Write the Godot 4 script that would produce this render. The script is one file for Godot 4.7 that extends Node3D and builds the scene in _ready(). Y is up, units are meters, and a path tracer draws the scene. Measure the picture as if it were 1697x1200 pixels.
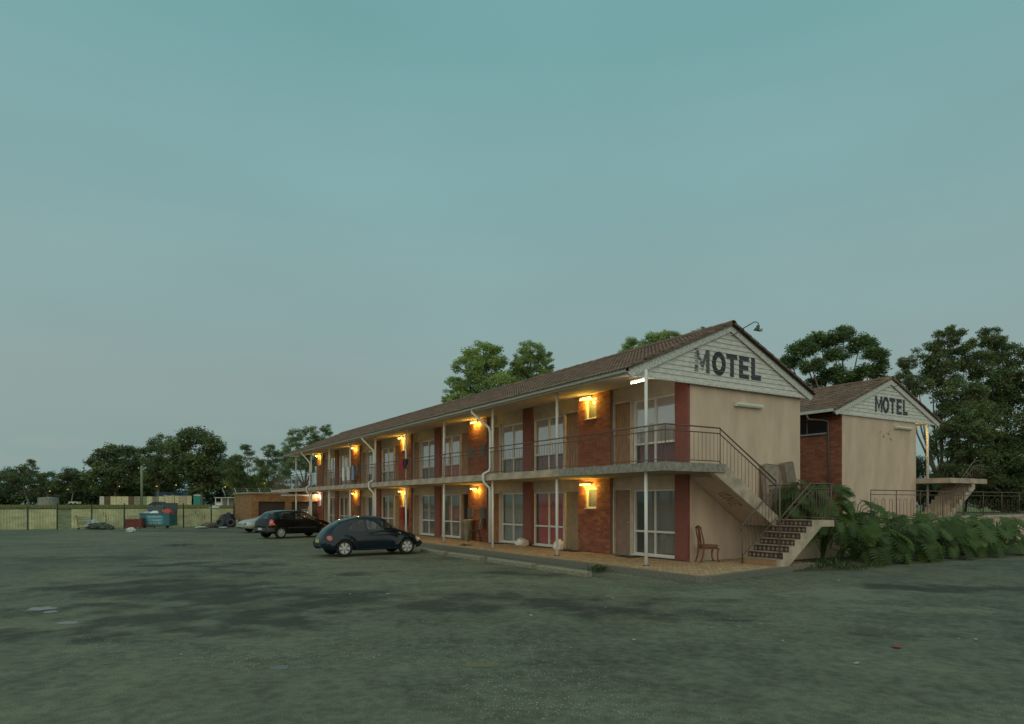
extends Node3D

# ---------------------------------------------------------------- geometry kit
class Geo:
	var v := PackedVector3Array()
	var c := PackedColorArray()
	var uv2 := PackedVector2Array()
	var tint := Color(1, 1, 1)
	var tinted := false
	func tri(a: Vector3, b: Vector3, d: Vector3) -> void:
		v.append(a); v.append(b); v.append(d)
		if tinted:
			c.append(tint); c.append(tint); c.append(tint)
	func quad(a: Vector3, b: Vector3, d: Vector3, e: Vector3) -> void:
		tri(a, b, d); tri(a, d, e)
	func box(lo: Vector3, hi: Vector3, t := Transform3D()) -> void:
		var p := []
		for i in 8:
			p.append(t * Vector3(hi.x if i & 1 else lo.x, hi.y if i & 2 else lo.y, hi.z if i & 4 else lo.z))
		for f in [[0, 1, 3, 2], [5, 4, 6, 7], [4, 0, 2, 6], [1, 5, 7, 3], [2, 3, 7, 6], [4, 5, 1, 0]]:
			quad(p[f[3]], p[f[2]], p[f[1]], p[f[0]])
	func cbox(at: Vector3, size: Vector3, t := Transform3D()) -> void:
		box(at - size / 2, at + size / 2, t)
	func prism(poly: PackedVector2Array, t: Transform3D, z0: float, z1: float) -> void:
		var pts := poly
		if Geometry2D.is_polygon_clockwise(pts):
			pts.reverse()
		var idx := Geometry2D.triangulate_polygon(pts)
		for i in range(0, idx.size(), 3):
			var a := pts[idx[i]]
			var b := pts[idx[i + 1]]
			var d := pts[idx[i + 2]]
			tri(t * Vector3(a.x, a.y, z1), t * Vector3(d.x, d.y, z1), t * Vector3(b.x, b.y, z1))
			tri(t * Vector3(a.x, a.y, z0), t * Vector3(b.x, b.y, z0), t * Vector3(d.x, d.y, z0))
		for i in pts.size():
			var a := pts[i]
			var b := pts[(i + 1) % pts.size()]
			quad(t * Vector3(a.x, a.y, z0), t * Vector3(a.x, a.y, z1), t * Vector3(b.x, b.y, z1), t * Vector3(b.x, b.y, z0))
	func flat(poly: PackedVector2Array, t: Transform3D) -> void:
		var idx := Geometry2D.triangulate_polygon(poly)
		for i in range(0, idx.size(), 3):
			var a := poly[idx[i]]
			var b := poly[idx[i + 1]]
			var d := poly[idx[i + 2]]
			tri(t * Vector3(a.x, a.y, 0), t * Vector3(b.x, b.y, 0), t * Vector3(d.x, d.y, 0))
	func tube(pts: Array, radii, sides := 6) -> void:
		var rings := []
		var side := Vector3.ZERO
		for i in pts.size():
			var dir: Vector3
			if i == 0:
				dir = pts[1] - pts[0]
			elif i == pts.size() - 1:
				dir = pts[i] - pts[i - 1]
			else:
				dir = (pts[i] - pts[i - 1]).normalized() + (pts[i + 1] - pts[i]).normalized()
			dir = dir.normalized()
			if side == Vector3.ZERO:
				side = dir.cross(Vector3.UP if absf(dir.y) < 0.9 else Vector3.RIGHT).normalized()
			side = (side - dir * side.dot(dir)).normalized()
			var up := side.cross(dir)
			var r: float = radii[i] if radii is Array else radii
			var ring := []
			for k in sides:
				var a := TAU * k / sides
				ring.append(pts[i] + (side * cos(a) + up * sin(a)) * r)
			rings.append(ring)
		for i in rings.size() - 1:
			for k in sides:
				var n := (k + 1) % sides
				quad(rings[i][k], rings[i + 1][k], rings[i + 1][n], rings[i][n])
		for k in range(1, sides - 1):
			tri(rings[0][0], rings[0][k], rings[0][k + 1])
			tri(rings[-1][0], rings[-1][k + 1], rings[-1][k])
	func lathe(profile: Array, segs: int, t := Transform3D()) -> void:   # profile of (radius, height), axis y
		for i in segs:
			var a0 := TAU * i / segs
			var a1 := TAU * (i + 1) / segs
			for k in profile.size() - 1:
				var p: Vector2 = profile[k]
				var q: Vector2 = profile[k + 1]
				var a := t * Vector3(cos(a0) * p.x, p.y, sin(a0) * p.x)
				var b := t * Vector3(cos(a1) * p.x, p.y, sin(a1) * p.x)
				var d := t * Vector3(cos(a1) * q.x, q.y, sin(a1) * q.x)
				var e := t * Vector3(cos(a0) * q.x, q.y, sin(a0) * q.x)
				if p.x > 1e-5 and q.x > 1e-5:
					quad(a, e, d, b)
				elif p.x > 1e-5:
					tri(a, d, b)
				elif q.x > 1e-5:
					tri(a, e, d)
	func add(pts: PackedVector3Array, t: Transform3D) -> void:
		v.append_array(t * pts)
		if tinted:
			var n := c.size()
			c.resize(v.size())
			for i in range(n, v.size()):
				c[i] = tint
	func mesh(smooth := false) -> ArrayMesh:
		var arr := []
		arr.resize(Mesh.ARRAY_MAX)
		arr[Mesh.ARRAY_VERTEX] = v
		if tinted:
			arr[Mesh.ARRAY_COLOR] = c
		if uv2.size():
			arr[Mesh.ARRAY_TEX_UV2] = uv2
		var m := ArrayMesh.new()
		if v.is_empty():
			return m
		m.add_surface_from_arrays(Mesh.PRIMITIVE_TRIANGLES, arr)
		if smooth:
			var st := SurfaceTool.new()
			st.create_from(m, 0)
			st.index()
			st.generate_normals()
			return st.commit()
		return m

var rng := RandomNumberGenerator.new()
var mats := {}
var texs := {}
var boxes := {}
var names := {}

func rnd(a: float, b: float) -> float:
	return rng.randf_range(a, b)

func numbered(called: String) -> String:
	var n: int = names.get(called, 0)
	names[called] = n + 1
	return called if n == 0 else "%s_%03d" % [called, n]

func thing(called: String, label: String, category: String, at := Vector3.ZERO, turn := 0.0, group := "") -> Node3D:
	var o := Node3D.new()
	o.name = numbered(called)
	add_child(o)
	o.position = at
	o.rotation.y = turn
	o.set_meta("label", label)
	o.set_meta("category", category)
	if group:
		o.set_meta("group", group)
	return o

func part(parent: Node, called: String, m: Mesh, material: Material, at := Vector3.ZERO, b := Basis()) -> MeshInstance3D:
	var o := MeshInstance3D.new()
	o.name = called
	o.mesh = m
	o.material_override = null
	for i in m.get_surface_count():
		o.set_surface_override_material(i, material)
	parent.add_child(o, true)
	o.transform = Transform3D(b, at)
	return o

func holder(parent: Node, called: String, at := Vector3.ZERO, b := Basis()) -> Node3D:
	var o := Node3D.new()
	o.name = called
	parent.add_child(o, true)
	o.transform = Transform3D(b, at)
	return o

func single(called: String, label: String, category: String, m: Mesh, material: Material, at := Vector3.ZERO, b := Basis(), group := "") -> MeshInstance3D:
	var o := part(self, numbered(called), m, material, at, b)
	o.set_meta("label", label)
	o.set_meta("category", category)
	if group:
		o.set_meta("group", group)
	return o

func structure(called: String, m: Mesh, material: Material) -> MeshInstance3D:
	var o := part(self, numbered(called), m, material)
	o.set_meta("kind", "structure")
	return o

func box_of(size: Vector3) -> Mesh:
	var key := "%.3f %.3f %.3f" % [size.x, size.y, size.z]
	if not boxes.has(key):
		var g := Geo.new()
		g.cbox(Vector3.ZERO, size)
		boxes[key] = g.mesh()
	return boxes[key]

func bar(parent: Node, called: String, lo: Vector3, hi: Vector3, material: Material) -> MeshInstance3D:
	return part(parent, called, box_of((hi - lo).abs()), material, (lo + hi) / 2)

# ---------------------------------------------------------------- materials
func noise_tex(key: String, freq: float, lo: float, hi: float, size := 512, octaves := 5, contrast := 1.0, type := FastNoiseLite.TYPE_SIMPLEX_SMOOTH) -> ImageTexture:
	if texs.has(key):
		return texs[key]
	var n := FastNoiseLite.new()
	n.seed = hash(key) % 100000
	n.frequency = freq
	n.noise_type = type
	n.fractal_octaves = octaves
	n.fractal_gain = 0.55
	var im := n.get_seamless_image(size, size)
	im.convert(Image.FORMAT_L8)
	var d := im.get_data()
	var lut := PackedByteArray()
	for i in 256:
		var t := clampf((i / 255.0 - 0.5) * contrast + 0.5, 0, 1)
		var x := lerpf(lo, hi, t)
		lut.append(int(clampf(Color(x, x, x).linear_to_srgb().r, 0, 1) * 255))
	for i in d.size():
		d[i] = lut[d[i]]
	texs[key] = ImageTexture.create_from_image(Image.create_from_data(size, size, false, Image.FORMAT_L8, d))
	return texs[key]

func lin(r: float, g: float, b: float, a := 1.0) -> Color:
	var k := Color(r, g, b).linear_to_srgb()
	k.a = a
	return k

# tex: key of a variation texture, scale in repeats per metre; bump in cm
func mat(key: String, r := 0.5, g := 0.5, b := 0.5, rough := 0.85, opts := {}) -> StandardMaterial3D:
	if mats.has(key):
		return mats[key]
	var m := StandardMaterial3D.new()
	m.resource_name = key
	m.albedo_color = lin(r, g, b)
	m.roughness = rough
	m.metallic = opts.get("metal", 0.0)
	m.metallic_specular = opts.get("spec", 0.5)
	if opts.has("tex"):
		m.albedo_texture = opts.tex
		m.uv1_triplanar = true
		m.uv1_world_triplanar = true
		m.uv1_scale = opts.get("scale", Vector3.ONE * 0.5)
	if opts.has("bump"):
		m.heightmap_enabled = true
		m.heightmap_texture = opts.get("btex", opts.get("tex"))
		m.heightmap_scale = opts.bump
	if opts.has("vc"):
		m.vertex_color_use_as_albedo = true
	if opts.has("coat"):
		m.clearcoat_enabled = true
		m.clearcoat = opts.coat
		m.clearcoat_roughness = 0.05
	if opts.has("alpha"):
		m.transparency = BaseMaterial3D.TRANSPARENCY_ALPHA
		m.albedo_color.a = opts.alpha
	if opts.has("glow"):
		m.emission_enabled = true
		m.emission = m.albedo_color
		m.emission_energy_multiplier = opts.glow
	if opts.has("back"):
		m.backlight_enabled = true
		m.backlight = opts.back
	mats[key] = m
	return m

func setup_materials() -> void:
	var stain := noise_tex("stain", 0.006, 0.62, 1.0, 512, 5, 1.5)
	var soft := noise_tex("soft", 0.01, 0.8, 1.0, 512, 4, 1.4)
	var grain := noise_tex("grain", 0.06, 0.6, 1.0, 512, 3, 1.6)
	var patch := noise_tex("patchy", 0.02, 0.62, 1.0, 512, 6, 2.0)
	var peel := noise_tex("peel", 0.03, 0.62, 1.0, 512, 6, 2.6)
	mat("beige", 0.69, 0.52, 0.39, 0.9, {"tex": noise_tex("render_stain", 0.006, 0.82, 1.0, 512, 6, 1.5), "scale": Vector3(0.5, 0.14, 0.5), "bump": 0.12, "btex": grain})
	mat("cream", 0.63, 0.53, 0.44, 0.7, {"tex": soft, "scale": Vector3.ONE * 0.4})
	mat("white_paint", 0.74, 0.72, 0.66, 0.55, {"tex": soft, "scale": Vector3.ONE * 0.9})
	mat("board", 0.70, 0.69, 0.63, 0.75, {"tex": noise_tex("board_wear", 0.02, 0.74, 1.0, 512, 6, 1.8), "scale": Vector3(0.35, 1.0, 0.35)})
	mat("barge", 0.70, 0.70, 0.64, 0.7, {"tex": peel, "scale": Vector3(0.8, 0.8, 0.8)})
	mat("soffit", 0.58, 0.46, 0.38, 0.85, {"tex": soft, "scale": Vector3.ONE * 0.5})
	mat("mortar", 0.30, 0.22, 0.17, 0.95, {"tex": grain, "scale": Vector3.ONE * 2.0})
	for i in 5:
		var k: float = [1.0, 0.82, 1.12, 0.9, 0.72][i]
		mat("brick%d" % i, 0.40 * k, 0.145 * k * [1, 1.05, 1.1, 0.9, 1][i], 0.085 * k, 0.85, {"tex": grain, "scale": Vector3.ONE * 3.0, "bump": 0.15})
	mat("brickwork", 1, 1, 1, 0.88, {"tex": grain, "scale": Vector3.ONE * 3.0, "vc": 1})
	mat("red_pillar", 0.27, 0.085, 0.065, 0.6, {"tex": soft, "scale": Vector3.ONE * 1.2})
	for i in 4:
		var k: float = [1.0, 0.8, 1.18, 0.9][i]
		mat("tile%d" % i, 0.225 * k, 0.142 * k, 0.10 * k, 0.85, {"tex": stain, "scale": Vector3.ONE * 0.8})
	mat("tilework", 1, 1, 1, 0.85, {"tex": stain, "scale": Vector3.ONE * 0.8, "vc": 1})
	mat("concrete", 0.33, 0.31, 0.26, 0.92, {"tex": patch, "scale": Vector3.ONE * 0.5, "bump": 0.3, "btex": grain})
	mat("slab_paint", 0.56, 0.45, 0.34, 0.85, {"tex": stain, "scale": Vector3.ONE * 0.6})
	mat("kerb", 0.21, 0.20, 0.16, 0.95, {"tex": patch, "scale": Vector3.ONE * 1.6, "bump": 0.4, "btex": grain})
	for i in 4:
		var k: float = [1.0, 0.85, 1.1, 0.93][i]
		mat("paver%d" % i, 0.52 * k, 0.34 * k, 0.185 * k, 0.9, {"tex": grain, "scale": Vector3.ONE * 2.0})
	mat("paverwork", 1, 1, 1, 0.9, {"tex": grain, "scale": Vector3.ONE * 2.0, "vc": 1})
	mat("rail_paint", 0.13, 0.085, 0.065, 0.6, {})
	mat("steel_white", 0.72, 0.72, 0.68, 0.4, {})
	mat("gutter", 0.60, 0.60, 0.53, 0.5, {"tex": soft, "scale": Vector3.ONE * 0.8})
	mat("frame", 0.74, 0.72, 0.65, 0.45, {})
	mat("glass_plain", 0.9, 0.95, 0.95, 0.02, {"alpha": 0.04, "spec": 0.4})
	mat("glass_bright", 0.88, 0.84, 0.84, 0.02, {"alpha": 0.15, "metal": 0.5})
	mat("dark_metal", 0.035, 0.035, 0.035, 0.5, {})
	mat("galvanised", 0.42, 0.43, 0.42, 0.45, {"metal": 0.6})
	mat("fitting", 0.66, 0.66, 0.58, 0.5, {})
	mat("letter_dark", 0.052, 0.052, 0.062, 0.7, {"tex": noise_tex("letter_wear", 0.02, 0.75, 1.0, 512, 5, 2.0), "scale": Vector3.ONE * 1.5})
	mat("letter_black", 0.018, 0.02, 0.026, 0.6, {})
	mat("letter_faded", 0.12, 0.12, 0.125, 0.75, {"tex": peel, "scale": Vector3.ONE * 3})
	mat("tube_warm", 1.0, 0.76, 0.30, 0.4, {"glow": 2.6})
	mat("tube_white", 1.0, 0.93, 0.74, 0.4, {"glow": 2.4})
	mat("room", 0.25, 0.22, 0.18, 0.9, {})
	mat("rubber", 0.018, 0.018, 0.018, 0.85, {})
	mat("glass_car", 0.02, 0.025, 0.025, 0.02, {"alpha": 0.45})
	mat("chrome", 0.62, 0.62, 0.62, 0.25, {"metal": 0.9})
	mat("hub", 0.58, 0.59, 0.58, 0.35, {"metal": 0.3})
	mat("bag_white", 0.72, 0.72, 0.68, 0.45, {})
	mat("trunk", 0.24, 0.20, 0.16, 0.9, {"tex": stain, "scale": Vector3.ONE * 1.0})
	mat("leaf", 1, 1, 1, 0.7, {"vc": 1, "back": lin(0.55, 0.62, 0.36)})
	mat("philodendron", 0.032, 0.085, 0.026, 0.42, {"back": lin(0.05, 0.10, 0.02), "tex": soft, "scale": Vector3.ONE * 1.5})

const A := deg_to_rad(31.8)
const FOCAL := 1118.0
const EYE := 1.75
# a point on the ground plane or at a distance, seen along a direction measured on the photograph (used to lay out the site plan)
func on_ground(px: float, py: float, y := 0.0) -> Vector3:
	var d := FOCAL * (EYE - y) / (py - 834.0)
	var r := (px - 848.5) / FOCAL * d
	return Vector3(d * sin(A) + r * cos(A), y, -d * cos(A) + r * sin(A))
func at_depth(px: float, d: float, y := 0.0) -> Vector3:
	var r := (px - 848.5) / FOCAL * d
	return Vector3(d * sin(A) + r * cos(A), y, -d * cos(A) + r * sin(A))
func on_z(px: float, z: float) -> float:
	var t := (px - 848.5) / FOCAL
	return -z * (t * cos(A) + sin(A)) / (cos(A) - t * sin(A))
func height_at(py: float, d: float) -> float:
	return EYE + (834.0 - py) * d / FOCAL

func _ready() -> void:
	rng.seed = 20240611
	var cam := Camera3D.new()
	cam.name = "camera"
	cam.projection = Camera3D.PROJECTION_FRUSTUM
	cam.near = 0.1
	cam.far = 2000.0
	cam.size = 0.1 * 1200.0 / FOCAL
	cam.frustum_offset = Vector2(0, 0.1 * 234.0 / FOCAL)
	cam.position = Vector3(0, EYE, 0)
	cam.rotation.y = -A
	cam.current = true
	add_child(cam)
	var we := WorldEnvironment.new()
	we.name = "environment"
	var env := Environment.new()
	env.tonemap_mode = Environment.TONE_MAPPER_LINEAR
	env.tonemap_exposure = 1.0
	env.background_mode = Environment.BG_SKY
	env.sky = Sky.new()
	var pan := PanoramaSkyMaterial.new()
	pan.panorama = sky_image()
	env.sky.sky_material = pan
	env.sdfgi_enabled = true
	env.ssao_enabled = true
	env.ssil_enabled = true
	we.environment = env
	add_child(we)
	var sun := DirectionalLight3D.new()
	sun.name = "dusk_glow"
	sun.light_color = lin(1.0, 0.81, 0.60)
	sun.light_energy = 0.5
	sun.light_angular_distance = 140.0
	sun.shadow_enabled = true
	sun.look_at_from_position(Vector3(-7, 3.0, 7.5), Vector3.ZERO)
	add_child(sun)

	setup_materials()
	ground()
	motel()
	rear_motel()
	stairs()
	terrace()
	garage()
	fence()
	far_yard()
	cars()
	furniture()
	litter()
	trees()
	philodendrons()

func sky_image() -> ImageTexture:
	var w := 1024
	var h := 512
	var im := Image.create(w, h, false, Image.FORMAT_RGBF)
	var n := FastNoiseLite.new()
	n.seed = 7
	n.frequency = 0.9
	n.fractal_octaves = 5
	# colours by elevation in degrees (linear)
	var el := [0.0, 3.0, 8.0, 16.0, 25.0, 36.0, 60.0, 90.0]
	var co := [Vector3(0.185, 0.335, 0.33), Vector3(0.252, 0.35, 0.33), Vector3(0.275, 0.368, 0.352), Vector3(0.258, 0.388, 0.39), Vector3(0.222, 0.392, 0.402), Vector3(0.178, 0.375, 0.382), Vector3(0.185, 0.37, 0.38), Vector3(0.185, 0.37, 0.38)]
	for y in h:
		var e := 90.0 - (y + 0.5) / h * 180.0
		var k := 0
		while k < el.size() - 2 and e > el[k + 1]:
			k += 1
		var t := clampf((e - el[k]) / (el[k + 1] - el[k]), 0, 1)
		t = t * t * (3 - 2 * t)
		var base: Vector3 = co[k].lerp(co[k + 1], t)
		if e < 0:
			base = Vector3(0.09, 0.12, 0.10)
		for x in w:
			var q := base
			if e > 0:
				var az := TAU * (x + 0.5) / w
				var dir := Vector3(sin(az) * cos(deg_to_rad(e)), sin(deg_to_rad(e)) * 2.6, cos(az) * cos(deg_to_rad(e)))
				var m := n.get_noise_3dv(dir * 2.2)
				q *= 1.0 + 0.05 * m
				# low cumulus banks near the horizon, pale and slightly warm
				var band := clampf(1.0 - absf(e - 3.5) / 3.0, 0, 1)
				var puff := clampf((n.get_noise_3dv(Vector3(dir.x, dir.y * 1.6, dir.z) * 7.0 + Vector3(3, 9, 1)) - 0.08) * 3.0, 0, 1) * band
				q = q.lerp(Vector3(0.31, 0.37, 0.345), puff * 0.8)
			im.set_pixel(x, y, Color(q.x, q.y, q.z))
	return ImageTexture.create_from_image(im)

# ---------------------------------------------------------------- ground
func ground() -> void:
	# wide sheet of earth and rough grass to the horizon
	var g := Geo.new()
	g.quad(Vector3(-900, -0.12, 200), Vector3(900, -0.12, 200), Vector3(900, -0.12, -1200), Vector3(-900, -0.12, -1200))
	structure("ground", g.mesh(), mat("earth", 0.10, 0.11, 0.05, 0.95, {"tex": noise_tex("earthy", 0.01, 0.5, 1.0, 512, 6, 1.8), "scale": Vector3.ONE * 0.12}))
	# the asphalt of the car park: worn sheet with shallow dips, its stains and repairs printed as one map
	var lo := Vector2(-45, -53.6)
	var hi := Vector2(45, 16)
	var n := FastNoiseLite.new()
	n.seed = 11
	n.frequency = 0.22
	n.fractal_octaves = 3
	g = Geo.new()
	var nx := 150
	var nz := 120
	var pts := []
	var uvs := []
	for j in nz + 1:
		var row := []
		var urow := []
		for i in nx + 1:
			var x := lerpf(lo.x, hi.x, i / float(nx))
			var z := lerpf(lo.y, hi.y, j / float(nz))
			row.append(Vector3(x, -0.010 + 0.007 * n.get_noise_2d(x, z), z))
			urow.append(Vector2((x - lo.x) / (hi.x - lo.x), (z - lo.y) / (hi.y - lo.y)))
		pts.append(row)
		uvs.append(urow)
	for j in nz:
		for i in nx:
			g.quad(pts[j][i], pts[j][i + 1], pts[j + 1][i + 1], pts[j + 1][i])
			for k in [[0, 0], [0, 1], [1, 1], [0, 0], [1, 1], [1, 0]]:
				g.uv2.append(uvs[j + k[0]][i + k[1]])
	var m := StandardMaterial3D.new()
	m.resource_name = "asphalt"
	m.albedo_color = lin(0.212, 0.228, 0.152)
	m.roughness = 0.9
	m.albedo_texture = noise_tex("aggregate", 0.11, 0.5, 1.0, 1024, 4, 2.2)
	m.uv1_triplanar = true
	m.uv1_world_triplanar = true
	m.uv1_scale = Vector3.ONE * 0.45
	m.heightmap_enabled = true
	m.heightmap_texture = m.albedo_texture
	m.heightmap_scale = 0.9
	m.detail_enabled = true
	m.detail_albedo = asphalt_map(lo, hi)
	m.detail_blend_mode = BaseMaterial3D.BLEND_MODE_MUL
	m.detail_uv_layer = BaseMaterial3D.DETAIL_UV_2
	structure("car_park", g.mesh(true), m)
	# puddles in the dips
	for p in [[318, 904, 3.2, 0.55, 1, 0], [295, 902, 1.2, 0.4, 2, 0], [66, 1008, 0.42, 0.10, 6, 0], [84, 1013, 0.2, 0.06, 9, 0], [112, 1031, 0.3, 0.06, 7, 0], [464, 1105, 0.2, 0.05, 8, 0], [795, 1102, 0.42, 0.035, 4, 1], [985, 1104, 0.14, 0.014, 5, 1]]:
		var at := on_ground(p[0], p[1])
		var poly := blob(p[4], 30, 0.28)
		g = Geo.new()
		var t := Transform3D(Basis(Vector3(cos(A), 0, sin(A)) * p[2], Vector3(sin(A), 0, -cos(A)) * p[3] * 4.0, Vector3.UP), Vector3(at.x, -0.0085, at.z))
		g.flat(poly, t)
		structure("puddle", g.mesh(), mat("puddle_mud", 0.13, 0.10, 0.04, 0.5, {}) if p[5] else mat("puddle_water", 0.04, 0.042, 0.026, 0.16, {"spec": 0.35}))

func blob(s: int, count: int, rough: float) -> PackedVector2Array:
	var n := FastNoiseLite.new()
	n.seed = s
	n.frequency = 0.8
	n.fractal_octaves = 3
	var out := PackedVector2Array()
	for i in count:
		var a := TAU * i / count
		var r := 0.5 * (1.0 + rough * 1.6 * n.get_noise_2d(cos(a), sin(a)))
		out.append(Vector2(cos(a), sin(a)) * r)
	return out

func asphalt_map(lo: Vector2, hi: Vector2) -> ImageTexture:
	var w := 1440
	var h := 1120
	var n := FastNoiseLite.new()
	n.seed = 5
	n.frequency = 0.10
	n.fractal_octaves = 5
	n.domain_warp_enabled = true
	n.domain_warp_amplitude = 4.0
	var n2 := FastNoiseLite.new()
	n2.seed = 9
	n2.frequency = 0.55
	n2.fractal_octaves = 5
	var n3 := FastNoiseLite.new()
	n3.seed = 21
	n3.frequency = 2.6
	n3.fractal_octaves = 3
	# stains and patches where the photograph shows them: pixel x, y, half sizes in metres (across, along), strength
	var spots := [[310, 880, 9.0, 1.2, -0.34], [150, 925, 3.5, 0.9, -0.25], [350, 936, 2.6, 0.7, -0.45], [330, 950, 2.2, 0.6, -0.35], [210, 972, 2.6, 1.0, -0.38], [330, 980, 2.4, 0.9, -0.38], [380, 988, 1.6, 0.6, -0.3],
		[120, 1010, 1.6, 0.5, -0.35], [350, 1030, 2.0, 0.8, -0.5], [440, 1040, 1.2, 0.4, -0.4], [520, 995, 2.2, 0.9, -0.42], [730, 995, 2.4, 0.8, -0.42], [910, 1000, 1.5, 0.7, -0.48], [1080, 1012, 1.5, 0.5, -0.45], [1130, 995, 1.6, 0.3, -0.35],
		[70, 1050, 1.3, 0.4, -0.45], [1190, 1027, 0.55, 0.07, -0.75], [1590, 975, 2.6, 0.5, -0.5], [1480, 1052, 0.8, 0.25, -0.4], [880, 1095, 0.6, 0.15, -0.4], [880, 951, 2.2, 0.5, -0.4], [650, 925, 4.0, 0.6, -0.25], [600, 950, 1.4, 0.4, -0.35],
		[1400, 981, 1.3, 0.55, 0.5], [1190, 981, 1.0, 0.5, 0.3], [1470, 1006, 0.7, 0.18, 0.35], [1560, 1010, 1.6, 0.22, 0.35], [1420, 1003, 0.7, 0.14, 0.35], [820, 960, 3.5, 0.5, 0.15], [500, 930, 5.0, 0.8, 0.18]]
	var sp := []
	for q in spots:
		var o := on_ground(q[0], q[1])
		sp.append([o.x, o.z, q[2], q[3] * 1.6, q[4]])
	var data := PackedByteArray()
	data.resize(w * h * 3)
	var ca := cos(A)
	var sa := sin(A)
	var dx := (hi.x - lo.x) / w
	var dz := (hi.y - lo.y) / h
	var shade := PackedFloat32Array()
	shade.resize(w * h)
	for q in sp:   # each spot is stamped on its own rectangle
		var reach: float = maxf(q[2], q[3]) * 1.7
		for j in range(maxi(0, int((q[1] - reach - lo.y) / dz)), mini(h, int((q[1] + reach - lo.y) / dz))):
			for i in range(maxi(0, int((q[0] - reach - lo.x) / dx)), mini(w, int((q[0] + reach - lo.x) / dx))):
				var ex: float = lo.x + i * dx - q[0]
				var ez: float = lo.y + j * dz - q[1]
				var rr: float = (ex * ca + ez * sa) / q[2]
				var dd: float = (ex * sa - ez * ca) / q[3]
				var l := sqrt(rr * rr + dd * dd)
				if l < 1.6:
					var e := n2.get_noise_2d(ex * 1.6 + q[0] * 3.0, ez * 1.6)
					var mottle: float = n.get_noise_2d(ex * 4.0 + 31.0, ez * 4.0 + q[0])
					var k: float = clampf((1.0 + 0.9 * e - l) * 1.8, 0, 1) * clampf(0.75 + 1.6 * mottle + 0.9 * e, 0, 1.3)
					shade[j * w + i] += q[4] * k
	for j in h:
		var z := lo.y + j * dz
		for i in w:
			var x := lo.x + i * dx
			var a := n.get_noise_2d(x, z)
			var b := n2.get_noise_2d(x, z)
			var c := n3.get_noise_2d(x, z)
			var f := 0.70 + 0.26 * a + 0.24 * b + 0.16 * c + rng.randf_range(-0.2, 0.2)
			f *= clampf(1.0 + shade[j * w + i] * 1.35 * (1.0 + 0.7 * c), 0.34, 1.45)
			f = clampf(f, 0.12, 1.0)
			var warm := 0.05 * a
			var o := (j * w + i) * 3
			data[o] = int(255 * pow(clampf(f * (1.0 + warm), 0, 1), 0.4545))
			data[o + 1] = int(255 * pow(f, 0.4545))
			data[o + 2] = int(255 * pow(clampf(f * (0.97 - warm), 0, 1), 0.4545))
	return ImageTexture.create_from_image(Image.create_from_data(w, h, false, Image.FORMAT_RGB8, data))

# ---------------------------------------------------------------- motel
const XW := 14.0       # front wall
const XB := 18.87      # back wall
const ZC := -13.25     # end wall towards the camera
const ZE := -49.7      # far end
const F0 := 0.15       # veranda floor
const S0 := 2.55       # underside and top of the upper walkway slab
const S1 := 2.77
const MODULE := 7.87
var motel_node: Node3D
var brick_count := 0
var brick_rest: Geo

func zu(u: float) -> float:
	return ZC - u

# bricks in running bond on a wall: origin at the lower corner, along = direction of the courses, out = outward normal
func brick_face(parent: Node, o: Vector3, along: Vector3, out: Vector3, w: float, h: float, holes: Array, limit: int) -> void:
	var course := 0.086
	var rows := int(h / course)
	course = h / rows
	var basis := Basis(along, Vector3.UP, out)
	for r in rows:
		var x := -0.12 * (r % 2)
		while x < w - 0.02:
			var a := maxf(x, 0.0) + 0.004
			var b := minf(x + 0.24, w) - 0.004
			var y0 := r * course + 0.005
			var y1 := (r + 1) * course - 0.005
			var keep := [[a, b]]
			for q in holes:   # hole = x0, x1, y0, y1
				if (y0 + y1) / 2 > q[2] and (y0 + y1) / 2 < q[3]:
					var next := []
					for seg in keep:
						if seg[1] <= q[0] or seg[0] >= q[1]:
							next.append(seg)
						else:
							if seg[0] < q[0] - 0.03:
								next.append([seg[0], q[0]])
							if seg[1] > q[1] + 0.03:
								next.append([q[1], seg[1]])
					keep = next
			for seg in keep:
				if seg[1] - seg[0] < 0.03:
					continue
				var l := snappedf(seg[1] - seg[0], 0.001)
				var c: Vector3 = o + along * ((seg[0] + seg[1]) / 2) + Vector3.UP * ((y0 + y1) / 2) + out * rnd(-0.003, 0.002)
				if brick_count < limit:
					part(parent, "brick", box_of(Vector3(l, snappedf(y1 - y0, 0.001), 0.03)), mat("brick%d" % rng.randi_range(0, 4)), c, basis)
					brick_count += 1
				else:
					var k = rnd(0.7, 1.12)
					brick_rest.tint = Color(0.40 * k, 0.145 * k * rnd(0.9, 1.1), 0.085 * k)
					brick_rest.cbox(Vector3.ZERO, Vector3(l, y1 - y0, 0.03), Transform3D(basis, c))
			x += 0.24

func pane(parent: Node, lo: Vector3, hi: Vector3, material: Material) -> void:
	bar(parent, "pane", lo, hi, material)

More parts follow.
